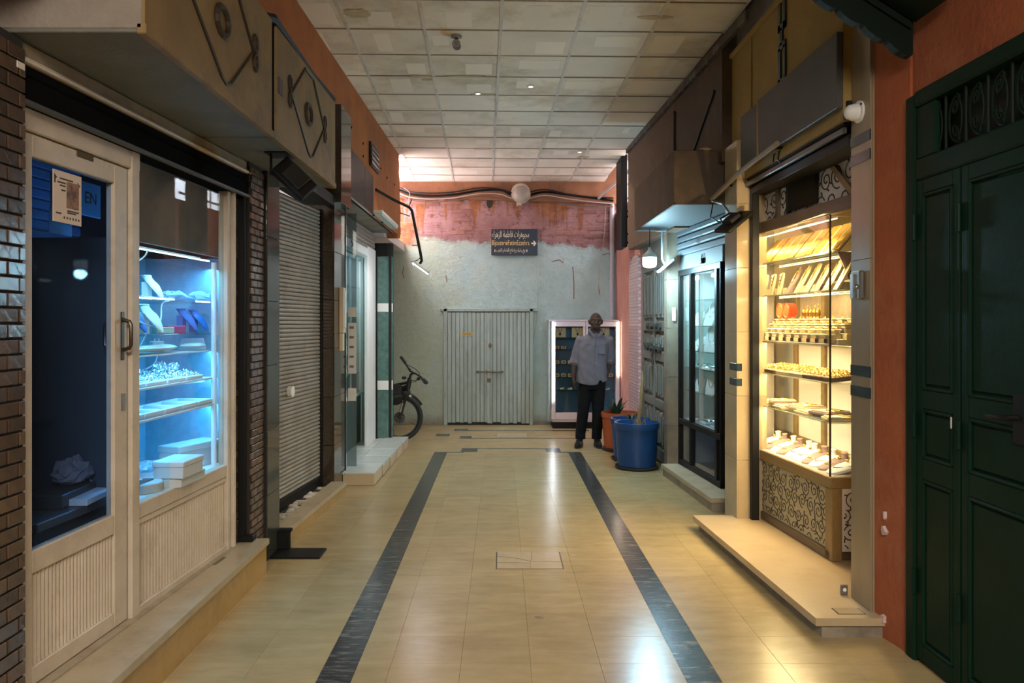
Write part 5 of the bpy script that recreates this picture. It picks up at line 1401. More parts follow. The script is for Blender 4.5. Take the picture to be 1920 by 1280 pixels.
# flat oval display busts on the deck
def oval_bust(m, mat_, t):
    R = Matrix.Translation((0, 0, .012)) @ Matrix.Rotation(math.radians(-16), 4, 'X')
    b = MB().loft([(0, .0, .0, .050, .095), (0, 0, .012, .066, .118), (0, -.002, .026, .064, .114), (0, -.006, .040, .045, .085), (0, -.01, .046, .012, .03)], 22, R, 2.3)
    obj('pad', b, mat_, t, True)
    n_ = MB().loft([(0, -.075, .03, .030, .018), (0, -.085, .06, .024, .014), (0, -.088, .075, .030, .018)], 16, R)
    obj('neck_stub', n_, mat_, t, True)
    pts = []
    for i in range(17):
        a = PI * i / 16
        pts.append((.052 * math.cos(a), -.055 + .115 * math.sin(a), .043 - .012 * (abs(math.cos(a)) ** 3)))
    obj('gold_necklace', MB().tube(pts, .004, 5, R), GOLD, t)
    obj('pendant', MB().ball((0, -.045, .055), .012, 10, 6, R), GOLD, t, True)
for k in range(10):
    x = .10 + k * .128
    br = k in (1, 3, 6, 8)
    t = thing('oval_display', f'{"brown" if br else "white"} oval necklace pad on the case deck, {ORD[k]} from the glass corner', 'display', loc=FE.w(x, -.145 - (.01 if k % 2 else 0), .635), rz=FE.a + random.uniform(-.15, .15) + .2, group='oval necklace pads on the case deck')
    oval_bust(None, MAUVEV if br else WHITEF, t)
# two orange round boxes
for k, x in enumerate((1.18, 1.06)):
    t = thing('round_box', ['orange round box half behind the other one above the ring stands', 'orange round box in front, above the ring stands'][k], 'box', loc=FE.w(x, -.22, 1.645), rz=FE.a)
    obj('drum', MB().tube([(0, -.03, .05), (0, .03, .05)], .055, 24), mat('orange_plastic', (0.80, 0.075, 0.006), .4), t, True)
    obj('rim', MB().tube([(.054 * math.cos(q * PI / 10), .03, .05 + .054 * math.sin(q * PI / 10)) for q in range(21)], .006, 6), mat('orange_plastic', (0, 0, 0)), t)
    obj('foot', CB(-.02, .02, -.025, .025, -.012, .004, .002), CREAMV, t)

# room and cabinet behind the case
GW = mat('cream_inner_wall', (0.62, 0.52, 0.34), .7)
gs = thing('wall_gold_shop', 'cream inner walls and shelves of the gold shop', 'wall', kind='structure')
obj('inner_wall', B(3.5, 3.6, 3.9, 7.1, 0, 2.9), GW, gs)
obj('inner_wall', B(2.03, 3.6, 7.04, 7.12, 0, 2.9), GW, gs)
obj('inner_wall', B(2.2, 3.6, 3.9, 4.0, 0, 2.9), GW, gs)
obj('inner_ceiling', B(2.1, 3.6, 3.9, 7.1, 2.78, 2.9), GW, gs)
obj('inner_floor', B(2.1, 3.6, 3.9, 7.1, 0, .09), PLAT, gs)
for z in (2.0, 2.12, 2.24, 2.36):
    obj('wall_shelf', CB(3.2, 3.5, 4.1, 7.0, z, z + .03, .003), WOODG, gs)
bc = thing('back_cabinet', 'golden wood framed cabinet with white frosted doors behind the display case', 'cabinet', loc=(2.385, 5.87, 0))
obj('cabinet_body', B(.03, .4, -1.15, 1.15, .09, 1.9), GW, bc)
for k in range(5):
    y = -1.13 + k * .56
    obj('upright', CB(-.02, .03, y, y + .065, .09, 1.9, .004), WOODG, bc)
for k in range(4):
    y = -1.13 + k * .56 + .065
    fm = obj('frosted_door', CB(.0, .02, y + .004, y + .491, .70, 1.43, .003), mat('frosted_white', (0.80, 0.80, 0.80), .4), bc)
    obj('upper_pane', CB(.01, .02, y + .004, y + .491, 1.50, 1.86, .003), mat('dim_pane', (0.32, 0.27, 0.2), .3, col2=(0.5, 0.42, 0.3), scale=14), bc)
obj('cross_rail', CB(-.01, .03, -1.1, 1.1, 1.43, 1.50, .004), WOODG, bc)
obj('cross_rail', CB(-.01, .03, -1.1, 1.1, .60, .70, .004), WOODG, bc)
obj('lower_door', CB(.0, .02, -1.1, 1.1, .12, .60, .004), WOODG, bc)
for k in range(5):
    simple('gold_pendant', f'large gold ornament hung in the cabinet behind the ring stands, {ORD[k]} of five', 'ornament', MB().tube([(0, 0, .14), (0, 0, .10)], .003, 6).ball((0, 0, .075), (.02, .012, .03)).ball((0, 0, .03), (.016, .01, .022)).ball((0, 0, .0), (.01, .008, .012)), GOLD, Fr(2.36, 5.95, 0), 0, k * .07, 1.60, 0, True, 'gold ornaments in the back cabinet')

# ---- black framed showcase
FD = Fr(1.98, 7.16, math.atan2(1, -.0745))
def fd(name, label, cat, kind=None): return thing(name, label, cat, loc=FD.loc(), rz=FD.a, kind=kind)
sc = fd('black_showcase', 'black framed glass showcase lit cold white beside the stone pilaster', 'showcase')
for (a, b_) in [(.0, .02), (.10, .16), (.86, .91), (1.25, 1.29)]:
    obj('frame_post', CB(a, b_, -.03, .02, .116, 2.14, .004), BLACK, sc)
obj('top_rail', CB(0, 1.29, -.03, .02, 2.09, 2.15, .004), BLACK, sc)
obj('middle_rail', CB(0, 1.29, -.03, .02, .545, .60, .004), BLACK, sc)
obj('bottom_rail', CB(0, 1.29, -.03, .02, .116, .17, .004), BLACK, sc)
for (a, b_) in [(.02, .10), (.16, .86), (.91, 1.25)]:
    obj('glass_pane', CB(a, b_, -.006, 0, .60, 2.09, .001), GLASS, sc)
    obj('glass_pane', CB(a, b_, -.006, 0, .17, .545, .001), GLASS, sc)
obj('deck', CB(.01, 1.28, -.45, -.03, .57, .60, .003), mat('grey_deck', (0.42, 0.44, 0.42), .6), sc)
obj('floor_board', CB(.01, 1.28, -.45, -.03, .10, .128, .002), STEPM, sc)
obj('lower_back', B(.01, 1.28, -.40, -.38, .12, .57), mat('dark_navy_panel', (0.02, 0.03, 0.06), .3), sc)
obj('back_panel', B(.01, 1.28, -.47, -.45, .12, 2.15), mat('teal_grey_back', (0.25, 0.33, 0.34), .5), sc)
obj('end_panel', B(1.27, 1.29, -.45, -.03, .12, 2.15), mat('pale_end_panel', (0.5, 0.52, 0.52), .6), sc)
obj('end_panel', B(.0, .015, -.45, -.03, .12, 2.15), mat('pale_end_panel', (0, 0, 0)), sc)
obj('roof_panel', B(.0, 1.29, -.47, -.03, 2.12, 2.15), WHITEP, sc)
for z in (1.83, 1.57, 1.315, 1.14, .90): obj('glass_shelf', CB(.02, 1.26, -.42, -.05, z - .008, z, .002), GLASS_SHELF, sc)
obj('inner_upright', CB(.82, .85, -.10, -.06, .60, 2.09, .003), WHITEP, sc)
for (a, b_, l) in [(.18, .60, 'short cold white tube lamp at the top of the black showcase'), (.95, 1.22, 'second tube lamp at the far end of the black showcase')]:
    o = thing('tube_lamp', l, 'lamp', loc=FD.w(a, -.12, 2.06), rz=FD.a)
    obj('tube', MB().tube([(0, 0, 0), (b_ - a, 0, 0)], .018, 10), glow('cold_tube', (0.8, 0.95, 1.0), 9), o, True)
    obj('tube_holder', CB(-.01, b_ - a + .01, -.012, .012, .017, .03, .002), WHITEP, o)
GV = mat('pale_grey_velvet', (0.55, 0.60, 0.60), .8)
for k, (x, y, z, h, a, l) in enumerate([(1326, -.1, 1.571, .26, 25, 'tall grey necklace board on the upper shelf of the black showcase'), (1306, -.1, 1.571, .17, 25, 'grey necklace board beside the inner upright of the black showcase'), (1337, -.1, 1.316, .20, 20, 'pale necklace board nearest the frame on the second shelf of the black showcase'), (1328, -.1, 1.316, .27, 14, 'upright narrow necklace board on the second shelf of the black showcase'), (1314, -.08, 1.316, .17, 30, 'curved white necklace board on the second shelf of the black showcase'), (1304, -.08, 1.316, .16, 35, 'low white necklace board on the second shelf of the black showcase'), (1330, -.09, .901, .20, 15, 'broad pale board on the lowest shelf of the black showcase'), (1309, -.1, .901, .18, 20, 'second broad pale board on the lowest shelf of the black showcase')]):
    t = thing('necklace_board', l, 'board', loc=FD.w(FD.atu(x, y), y, z), rz=FD.a + .5)
    obj('board', neck_pad(.13, h, .25, Matrix.Rotation(math.radians(a), 4, 'X')), GV, t)
    obj('silver_chain', MB().tube([(-.05 + .1 * i / 8, .004, h * (.9 - .55 * math.sin(PI * i / 8))) for i in range(9)], .003, 4, Matrix.Rotation(math.radians(a), 4, 'X')), SILVER, t)
for k, (x, z) in enumerate([(.35, 1.141), (.65, 1.141), (.4, .601), (.75, .601), (1.08, 1.141), (1.08, .601)]):
    t = thing('silver_tray', ['tray of silver pieces on the narrow shelf nearest the passage', 'second tray of silver pieces on the narrow shelf', 'long tray of silver pieces on the deck of the black showcase', 'second tray of silver pieces on the deck of the black showcase', 'tray of silver pieces at the far end of the narrow shelf', 'far tray of silver pieces on the showcase deck'][k], 'tray', loc=FD.w(x, -.16, z), rz=FD.a)
    obj('tray_base', CB(-.12, .12, -.10, .10, 0, .02, .003), GV, t)
    random.seed(300 + k); g = MB()
    for i in range(30):
        g.tube([(random.uniform(-.1, .1), random.uniform(-.08, .08), .022 + random.uniform(0, .02)) for q in range(3)], .0035, 4)
    obj('silver_pieces', g, SILVER, t, kind='stuff')
hd = fd('roller_box', 'blue grey slatted shutter box above the black showcase', 'shutter box')
SLB = mat('blue_grey_slat', (0.085, 0.10, 0.11), .5, dirt=(0.1, 0.09, 0.08), dscale=5, damt=.5)
for k in range(4):
    sl = obj('slat', CB(-.2, 1.29, -.06, .03 + .012 * (k % 2), 2.30 + k * .068, 2.30 + k * .068 + .06, .012), SLB, hd)
    if k == 1:
        M = Matrix.Translation((.55, .044, 2.398)) @ Matrix.Rotation(PI, 4, 'Z')
        text('painted_number', '18', .09, .075, INK, sl, M, .001)
obj('header_board', CB(.0, 1.29, -.05, .0, 2.15, 2.30, .004), mat('grey_header', (0.11, 0.12, 0.125), .6, dirt=(0.1, 0.1, 0.1), dscale=6), hd)
pk = obj('padlock', CB(.50, .55, .0, .03, 2.17, 2.22, .004), BLACK, hd)
obj('shackle', MB().tube([(.51, .015, 2.22), (.512, .015, 2.25), (.525, .015, 2.26), (.538, .015, 2.25), (.54, .015, 2.22)], .004, 6), STEEL, pk)

# ---- brown canopy with hanging lamps
ca = thing('canopy', 'dark brown sheet metal canopy box over the black showcase', 'canopy', loc=(1.62, 7.5, 2.57))
obj('front_sheet', CB(-.21, -.20, -.95, .96, .004, .44, .003), BROWN, ca)
obj('end_sheet', CB(-.21, .23, -.955, -.945, .004, .44, .003), BROWN, ca)
obj('top_sheet', CB(-.21, .20, -.95, .96, .43, .44, .003), BROWN, ca)
obj('far_end_sheet', CB(-.21, .16, .955, .965, .004, .44, .003), BROWN, ca)
obj('soffit', CB(-.205, .40, -.95, .96, -.004, .006, .002), mat('pale_soffit', (0.11, 0.12, 0.125), .6), ca)
obj('edge_angle', CB(-.215, -.19, -.955, .965, -.006, .02, .003), BROWN, ca)
obj('loose_rag', lump((.05, .02, .012), 31), mat('dusty_cloth', (0.25, 0.18, 0.12), .9), ca, loc=(.05, -.95, .44))
lp = thing('pendant_lamp', 'lit white bulb lamp hanging from the brown canopy on a thin wire', 'lamp', loc=(1.52, 8.2, 2.563))
obj('cord', MB().tube([(0, 0, 0), (0, 0, -.20)], .004, 6), BLACK, lp)
obj('cap', MB().lathe([(.012, -.19), (.016, -.215), (.03, -.235), (.066, -.262), (.072, -.285), (.070, -.292)], n=24), mat('grey_blue_cap', (0.35, 0.45, 0.5), .5), lp, True)
obj('bulb', MB().lathe([(.070, -.292), (.072, -.30), (.072, -.36), (.064, -.385), (.04, -.395), (.005, -.397)], n=24), glow('bulb_glow', (0.72, 0.92, 1.0), 8), lp, True)
lp = thing('pendant_lamp', 'unlit lamp with tilted flat shade on a rod behind the lit bulb', 'lamp', loc=(1.68, 8.35, 2.563))
obj('rod', MB().tube([(0, 0, 0), (0, 0, -.30)], .012, 8), mat('grey_blue_cap', (0, 0, 0)), lp)
obj('mount_plate', CB(-.07, .07, -.04, .04, -.01, 0, .003), mat('grey_blue_cap', (0, 0, 0)), lp)
R = Matrix.Translation((.03, -.02, -.37)) @ Euler((0, -.7, 0)).to_matrix().to_4x4()
obj('flat_shade', MB().cb(-.10, .10, -.07, .07, -.012, .012, .004, R), mat('grey_blue_cap', (0, 0, 0)), lp)
obj('yoke', MB().tube([(0, 0, -.30), (.03, -.02, -.37)], .01, 6), mat('grey_blue_cap', (0, 0, 0)), lp)

# ---- carved wooden double door
GWD = mat('weathered_grey_wood', (0.16, 0.16, 0.14), .6, col2=(0.10, 0.10, 0.085), scale=6, stretch=(3, 3, .4), bump=.4, bscale=30, dirt=(0.30, 0.31, 0.28), dscale=6, damt=.5)
t = thing('door_4', 'weathered grey double door with carved upright panels beside the plant pots', 'door', kind='structure')
obj('door_backing', B(1.83, 1.90, 8.62, 10.18, 0, 2.57), GWD, t)
obj('head_board', CB(1.80, 1.84, 8.62, 10.18, 2.32, 2.56, .005), GWD, t)
for y in (8.62, 9.36, 10.10):
    obj('stile', CB(1.79, 1.835, y, y + .08, .03, 2.32, .006), GWD, t)
for (z0, z1) in [(2.22, 2.32), (1.50, 1.62), (1.16, 1.28), (.62, .72), (.03, .18)]:
    obj('rail', CB(1.795, 1.835, 8.66, 10.14, z0, z1, .006), GWD, t)
for (z0, z1) in [(.18, .62), (.72, 1.16), (1.28, 1.50), (1.62, 2.22)]:
    for ya in (8.70, 8.92, 9.14, 9.44, 9.66, 9.88):
        fr_ = obj('raised_panel', CB(1.80, 1.835, ya + .03, ya + .19, z0 + .03, z1 - .03, .014), GWD, t)
        obj('panel_boss', CB(1.785, 1.80, ya + .065, ya + .155, z0 + .07, z1 - .07, .006), GWD, fr_)
for z in (1.56, 1.30):
    b = obj('bolt', MB().tube([(1.775, 8.95, z), (1.775, 9.75, z)], .014, 8), mat('dark_iron', (0.05, 0.05, 0.045), .5, .5), t)
    for y in (9.0, 9.22, 9.52, 9.72): obj('bolt_keeper', CB(1.755, 1.80, y - .02, y + .02, z - .035, z + .035, .004), mat('dark_iron', (0, 0, 0)), b)
obj('hasp_chain', MB().tube([(1.765, 9.30, 1.30), (1.755, 9.33, 1.20), (1.765, 9.30, 1.12)], .012, 6), mat('dark_iron', (0, 0, 0)), t)

# ---- patterned tile pilaster
def zellige():
    m = bpy.data.materials.new('patterned_tile'); m.use_nodes = True
    nt = m.node_tree; N = nt.nodes; L = nt.links; p = N['Principled BSDF']; p.inputs['Roughness'].default_value = .25
    g = N.new('ShaderNodeNewGeometry'); sp = N.new('ShaderNodeSeparateXYZ'); L.new(g.outputs['Position'], sp.inputs[0])
    def mth(op, a, b=None):
        q = N.new('ShaderNodeMath'); q.operation = op
        for k, x in enumerate((a, b)):
            if x is None: continue
            if isinstance(x, (int, float)): q.inputs[k].default_value = x
            else: L.new(x, q.inputs[k])
        return q.outputs[0]
    w = 2 * PI / .085
    a = mth('COSINE', mth('MULTIPLY', mth('ADD', sp.outputs['Y'], sp.outputs['X']), w)); b = mth('COSINE', mth('MULTIPLY', sp.outputs['Z'], w))
    c = mth('ADD', mth('MULTIPLY', a, b), mth('MULTIPLY', mth('COSINE', mth('MULTIPLY', sp.outputs['Z'], w * 2)), .4))
    f = mth('GREATER_THAN', mth('ABSOLUTE', mth('SUBTRACT', mth('ABSOLUTE', c), .45)), .2)
    x = N.new('ShaderNodeMix'); x.data_type = 'RGBA'
    x.inputs['A'].default_value = (.40, .22, .24, 1); x.inputs['B'].default_value = (.72, .60, .62, 1)
    L.new(f, x.inputs['Factor']); L.new(x.outputs['Result'], p.inputs['Base Color'])
    return m
ZEL = zellige()
t = thing('trim_21', 'slim pilaster of small patterned tiles beside the carved door', 'pilaster', kind='structure')
zz = .0; k = 0
while zz < 2.35:
    obj('tile', CB(1.765, 1.80, 10.32, 10.70, zz + .001, zz + .199, .002), ZEL, t)
    obj('tile', CB(1.765, 1.80, 10.702, 11.08, zz + .001, zz + .199, .002), ZEL, t)
    zz += .2
zz = round(zz, 3)
for k in range(4):
    obj('merlon_tile', MB().prism([(10.34 + k * .19, zz), (10.50 + k * .19, zz), (10.50 + k * .19, zz + .05), (10.42 + k * .19, zz + .10), (10.34 + k * .19, zz + .05)], 'x', 1.768, 1.80), ZEL, t)

t = thing('hanging_bar', 'long black bar sign hung edge-on from the wall by the light shaft', 'sign', loc=(1.655, 11.0, 3.24))
obj('bar', CB(-.04, .04, -.25, .25, -.62, .62, .006), BLACK, t)
for z in (-.18, -.42, -.54): obj('bracket', CB(.04, .15, -.02, .02, z - .012, z + .012, .003), BLACK, t)
obj('strut', MB().tube([(.04, 0, -.15), (.09, .05, -.10), (.16, .02, -.13)], .012, 6), BLACK, t)
t = thing('drain_pipe', 'pale grey drain pipe in the corner right of the white cabinet', 'pipe', loc=(1.735, 12.53, 0))
obj('pipe', MB().tube([(0, 0, 0), (0, 0, 3.46)], .036, 14), mat('grey_lilac_pipe', (0.42, 0.40, 0.44), .6), t, True)
for z in (.4, 1.7, 2.9): obj('pipe_clip', MB().tube([(.037 * math.cos(q * PI / 8), .037 * math.sin(q * PI / 8), z) for q in range(17)], .006, 6), STEEL, t)

# ---- scalloped green roof edge
GRN = mat('dark_green_paint', (0.004, 0.011, 0.007), .6, spec=.15, col2=(0.003, 0.008, 0.005), scale=3)
t = thing('roof_edge', 'dark green scalloped roof edge jutting out above the stone pilaster', 'roof edge', loc=(1.93, 3.75, 2.86))
d = Vector((-.842, 0, .539)); nrm = Vector((.539, 0, .842))
L_ = 1.25
poly = [(0, .02)]
n = 9
for k in range(n):
    for q in range(7):
        a = PI * q / 6
        s = (k + .5 - .5 * math.cos(a)) / n * L_; h = -.028 * math.sin(a)
        poly.append((s, h))
poly += [(L_, .62), (.0, .62)]
obj('scalloped_board', MB().prism([(d.x * s + nrm.x * h * .0 , d.z * s + h) for s, h in poly], 'y', 0, .05), GRN, t)
obj('raised_band', MB().prism([(d.x * s, d.z * s + h) for s, h in [(.02, .10), (L_, .10), (L_, .135), (.02, .135)]], 'y', -.018, .0), GRN, t)
obj('roof_board', MB().prism([(d.x * s, d.z * s + h) for s, h in [(.0, .14), (L_, .14), (L_, .62), (.0, .62)]], 'y', -.30, -.02), GRN, t)

# ---- green panelled door with iron scroll transom
GD = mat('green_door_paint', (0.004, 0.022, 0.012), .5, spec=.1, col2=(0.003, 0.018, 0.010), scale=4, world=True, bump=.05, bscale=40)
XD = 1.962
t = thing('door_5', 'dark green panelled double door with an iron scroll transom', 'door', kind='structure')
obj('jamb', CB(XD - .012, 2.05, 3.785, 3.865, 0, 2.68, .008), GD, t)
obj('head_beam', CB(XD - .012, 2.05, 2.05, 3.785, 2.615, 2.69, .008), GD, t)
obj('transom_bar', CB(XD - .005, 2.04, 2.05, 3.785, 2.27, 2.37, .008), GD, t)
obj('jamb', CB(XD - .012, 2.05, 2.02, 2.10, 0, 2.68, .008), GD, t)
tg = obj('transom_back', B(2.03, 2.05, 2.1, 3.785, 2.37, 2.615), mat('transom_dark', (0.008, 0.012, 0.010), .5), t)
m = MB()
y = 3.72
while y > 2.15:
    c = (XD + .02, y - .075, 2.49)
    for sg in (1, -1):
        m.tube([(c[0], c[1] + .035 * (1 - q / 22) * math.cos(sg * q * .5 + 1.2 * sg), c[2] + .06 * sg + .05 * (1 - q / 22) * math.sin(q * .5 + .6) * sg) for q in range(21)], .0055, 5)
    m.tube([(c[0], y, 2.37), (c[0], y, 2.615)], .007, 6)
    m.tube([(c[0], y - .075 + .05 * math.cos(q * PI / 8), 2.49 + .095 * math.sin(q * PI / 8)) for q in range(17)], .005, 5)
    y -= .155
obj('iron_scrollwork', m, mat('green_black_iron', (0.007, 0.016, 0.011), .6, spec=.1), t)
obj('transom_frame', CB(XD, XD + .03, 3.62, 3.785, 2.37, 2.615, .006), GD, t)
def leaf(y1, y0, name='door_leaf'):
    lf = obj(name, CB(XD + .012, 2.03, y0, y1, .02, 2.268, .004), GD, t)
    st = .055
    for (a, b_) in [(y0, y0 + st), (y1 - st, y1)]: obj('stile', CB(XD, XD + .02, a + .002, b_ - .002, .02, 2.268, .004), GD, lf)
    for (z0, z1) in [(2.20, 2.268), (1.20, 1.29), (.87, .97), (.02, .10)]: obj('rail', CB(XD, XD + .02, y0 + st, y1 - st, z0, z1, .004), GD, lf)
    for (z0, z1) in [(1.29, 2.20), (.97, 1.20), (.10, .87)]:
        obj('raised_panel', CB(XD + .003, XD + .02, y0 + st + .022, y1 - st - .022, z0 + .022, z1 - .022, .012), GD, lf)
        for (a, b_, c_, e_) in [(y0 + st, y1 - st, z0, z0 + .014), (y0 + st, y1 - st, z1 - .014, z1), (y0 + st, y0 + st + .014, z0, z1), (y1 - st - .014, y1 - st, z0, z1)]:
            obj('panel_moulding', CB(XD - .004, XD + .016, a, b_, c_, e_, .005), GD, lf)
    return lf
l1 = leaf(3.783, 3.425); l2 = leaf(3.415, 2.80); l3 = leaf(2.79, 2.11)
for z in (2.05, 1.12, .38):
    obj('hinge', MB().tube([(XD - .008, 3.42, z - .06), (XD - .008, 3.42, z + .06)], .010, 8), GD, t, True)
    obj('hinge', MB().tube([(XD - .012, 3.784, z - .06), (XD - .012, 3.784, z + .06)], .010, 8), GD, t, True)
hd = obj('handle', MB().tube([(XD, 3.03, 1.24), (XD - .045, 3.03, 1.24), (XD - .05, 3.06, 1.238), (XD - .05, 3.15, 1.235)], .011, 8), BLACK, t, True)
obj('handle_plate', CB(XD - .008, XD, 2.99, 3.06, 1.14, 1.33, .004), BLACK, hd)
obj('paint_scratch', CB(XD - .0055, XD - .002, 3.478, 3.488, 1.14, 1.19, .001), mat('white_scratch', (0.6, 0.6, 0.6), .6), l1)

# ================================================================== BACK THINGS
# shop sign on the end wall
sg = thing('shop_sign', 'dark blue shop sign with gold Arabic and Latin lettering on the end wall', 'sign', loc=((964.5 - CU) / FPX * 12.53, 12.53, 2.862))
W2, H2 = .362, .205
obj('board', CB(-W2, W2, -.015, .015, -H2, H2, .004), mat('navy_sign', (0.008, 0.018, 0.035), .4), sg)
m = MB()
for i in range(13):
    for j in range(5):
        m.tube([((-.33 + i * .055 + (j % 2) * .027) + .02 * math.cos(q * PI / 3), -.0158, .18 - j * .045 + .02 * math.sin(q * PI / 3)) for q in range(7)], .0018, 4, None, False)
obj('star_pattern', m, mat('faint_blue_print', (0.03, 0.06, 0.10), .4), sg)
CR = mat('cream_lettering', (0.72, 0.62, 0.48), .5)
GL = mat('gold_lettering', (0.70, 0.48, 0.20), .45)
text('lettering', shape_arabic('مجوهرات فاطمة الزهراء'), .58, .135, CR, sg, Matrix.Translation((-.06, -.0165, .112)))
text('lettering', 'BijouterieFatimEzzehra', .585, .105, GL, sg, Matrix.Translation((-.058, -.0165, -.022)))
text('lettering', shape_arabic('بيع و شراء و إصلاح الفضة و الذهب'), .45, .09, CR, sg, Matrix.Translation((-.055, -.0165, -.135)))
for x in (-.305, .195): obj('dot_mark', MB().cb(x - .006, x + .006, -.018, -.0155, -.155, -.115, .002), CR, sg)
obj('arrow', MB().prism([(.265, -.033), (.265, -.007), (.305, -.007), (.295, .018), (.31, .022), (.345, -.02), (.31, -.062), (.295, -.058), (.305, -.033)], 'y', -.018, -.0155), CR, sg)

# round lamp and cables over the end wall
lp = thing('bulkhead_lamp', 'dusty round bulkhead lamp on the cables above the shop sign', 'lamp', loc=(.30, 12.44, 3.62))
DUST = mat('dusty_white', (0.46, 0.38, 0.30), .7, dirt=(0.25, 0.16, 0.1), dscale=8, damt=.6)
obj('rear_plate', MB().tube([(0, .09, .02), (0, .02, .0)], .15, 24), DUST, lp, True)
obj('dome', MB().lathe([(.135, 0), (.13, .03), (.10, .065), (.05, .085), (.005, .09)], n=24, M=Matrix.Translation((.01, .02, -.02)) @ Matrix.Rotation(PI / 2, 4, 'X')), mat('dusty_dome', (0.42, 0.38, 0.33), .35, col2=(0.3, 0.25, 0.2), scale=8), lp, True)
obj('rim', MB().tube([(.01 + .135 * math.cos(q * PI / 12), .01, -.02 + .135 * math.sin(q * PI / 12)) for q in range(25)], .012, 6), DUST, lp)
obj('lower_bracket', CB(-.06, .02, .0, .09, -.20, -.12, .01), DUST, lp)
for k, (lab, v0, mm, r) in enumerate([('thickest black cable of those slung across the end wall', 362, BLACK, .018), ('pale cable slung below the black ones across the end wall', 368, mat('pale_cable', (0.45, 0.38, 0.34), .6), .009), ('thin black cable just above the thick one on the end wall', 357, BLACKP, .011), ('thin brown cable lowest on the end wall', 373, mat('brown_cable', (0.15, 0.09, 0.06), .7), .009)]):
    pts = [onY(u, v0 + dv, 12.49 - .012 * k) for u, dv in [(748, -6), (770, 2), (805, 5), (850, 3), (900, -5), (938, -6 + 2 * k), (958, 2 + k), (985, 5), (1020, -2), (1060, 2 + 2 * k), (1105, 8 + 2 * k), (1150, 14)]]
    wire(lab, pts, None, r, mm, 'cable')
wire('thin white wire running down the mint wall right of the sign', [onY(1009, 480, 12.55), onY(1008, 540, 12.55), onY(1006, 600, 12.55), onY(1000, 640, 12.55)], None, .006, mat('pale_cable', (0, 0, 0)), 'wire')
wire('thin grey wire hanging down the wall above the white cabinet', [onY(1136, 385, 12.54), onY(1132, 450, 12.54), onY(1124, 500, 12.54), onY(1122, 545, 12.54)], None, .005, mat('pale_cable', (0, 0, 0)), 'wire')
wire('stiff pale conduit rising to the light shaft at the end wall', [onY(1122, 372, 12.4), onY(1138, 358, 12.2), onY(1160, 338, 11.9), onY(1180, 322, 11.6)], None, .018, mat('grey_lilac_pipe', (0, 0, 0)), 'conduit')
wire('white wire looped beside the hooked lamp', [onY(757, 352, 10.9), onY(768, 362, 10.9), onY(766, 380, 10.9), onY(770, 398, 10.9), onY(758, 414, 10.9)], None, .006, WIRE, 'wire')

# ceiling camera and small spots
cm = thing('ceiling_camera', 'small black bullet camera under the ceiling tiles', 'camera', loc=onY(856, 60, 6.5)[:2] + (zc(6.5) - .002,))
obj('ceiling_plate', MB().lathe([(.045, 0), (.045, -.008), (.03, -.015)], n=20), mat('grey_plate', (0.3, 0.28, 0.25), .5), cm, True)
obj('stem', MB().tube([(0, 0, -.01), (0, -.01, -.05)], .012, 8), BLACK, cm)
obj('body', MB().tube([(0, .05, -.062), (0, -.06, -.078)], .034, 16), BLACKP, cm, True)
obj('lens_ring', MB().tube([(.026 * math.cos(q * PI / 8), -.062, -.078 + .026 * math.sin(q * PI / 8)) for q in range(17)], .006, 6), mat('grey_plate', (0, 0, 0)), cm)
for (u, v, y, l) in [(995, 161, 7.9, 'small bright spot lamp in the middle of the ceiling'), (896, 174, 8.1, 'flat bright spot lamp beside the stained ceiling tile'), (1087, 284, 10.5, 'small warm spot lamp at the far end of the ceiling')]:
    y = (2.342 + .0201 * 5.81) / ((CV - v) / FPX + .0201)
    o = thing('spot_lamp', l, 'lamp', loc=((u - CU) / FPX * y, y, zc(y)))
    obj('ring', MB().lathe([(.035, .004), (.035, -.006), (.028, -.010)], n=18), TBAR, o, True)
    obj('lens', MB().lathe([(.026, -.008), (.022, -.012), (.004, -.013)], n=18), glow('spot_glow', (1.0, 0.85, 0.7), 1.6), o, True)

# ---- white upright display cabinet at the end wall
cb = thing('display_cabinet', 'white framed upright display cabinet with lit edges behind the standing man', 'cabinet', loc=(1.272, 12.09, 0))
WF = mat('lilac_white_frame', (0.62, 0.56, 0.62), .45)
w2 = .515
obj('plinth', CB(-w2 + .02, w2 - .02, .03, .38, 0, .10, .004), BLACK, cb)
obj('side_panel', CB(-w2, -w2 + .02, .0, .40, .10, 1.645, .004), WF, cb)
obj('side_panel', CB(w2 - .02, w2, .0, .40, .10, 1.645, .004), WF, cb)
obj('side_trim', CB(-w2 - .045, -w2 - .008, .02, .40, .10, 1.64, .004), mat('grey_green_side', (0.25, 0.30, 0.29), .5), cb)
obj('top_panel', CB(-w2 - .04, w2, .0, .40, 1.625, 1.645, .004), WF, cb)
obj('back_panel', B(-w2, w2, .38, .40, .10, 1.64), mat('deep_blue_back', (0.03, 0.11, 0.20), .6), cb)
obj('bottom_panel', CB(-w2, w2, .0, .39, .10, .14, .004), WF, cb)
for s in (-1, 1):
    d = obj('door', CB(min(s * .012, s * (w2 - .06)), max(s * .012, s * (w2 - .06)), -.003, .001, .24, 1.555, .001), GLASS, cb)
    xo = s * (w2 - .06)
    obj('door_stile', CB(min(xo, s * (w2 - .002)), max(xo, s * (w2 - .002)), -.02, .01, .14, 1.62, .004), WF, d)
    obj('door_stile', CB(min(s * .002, s * .035), max(s * .002, s * .035), -.016, .01, .24, 1.555, .004), WF, d)
    obj('door_rail', CB(min(s * .002, xo), max(s * .002, xo), -.02, .01, 1.545, 1.62, .004), WF, d)
    obj('door_rail', CB(min(s * .002, xo), max(s * .002, xo), -.02, .01, .14, .245, .004), WF, d)
shz = [1.375, 1.20, .975, .775, .57]
for z in shz: obj('shelf', CB(-w2 + .02, w2 - .02, .06, .37, z - .01, z, .002), GLASS_SHELF, cb)
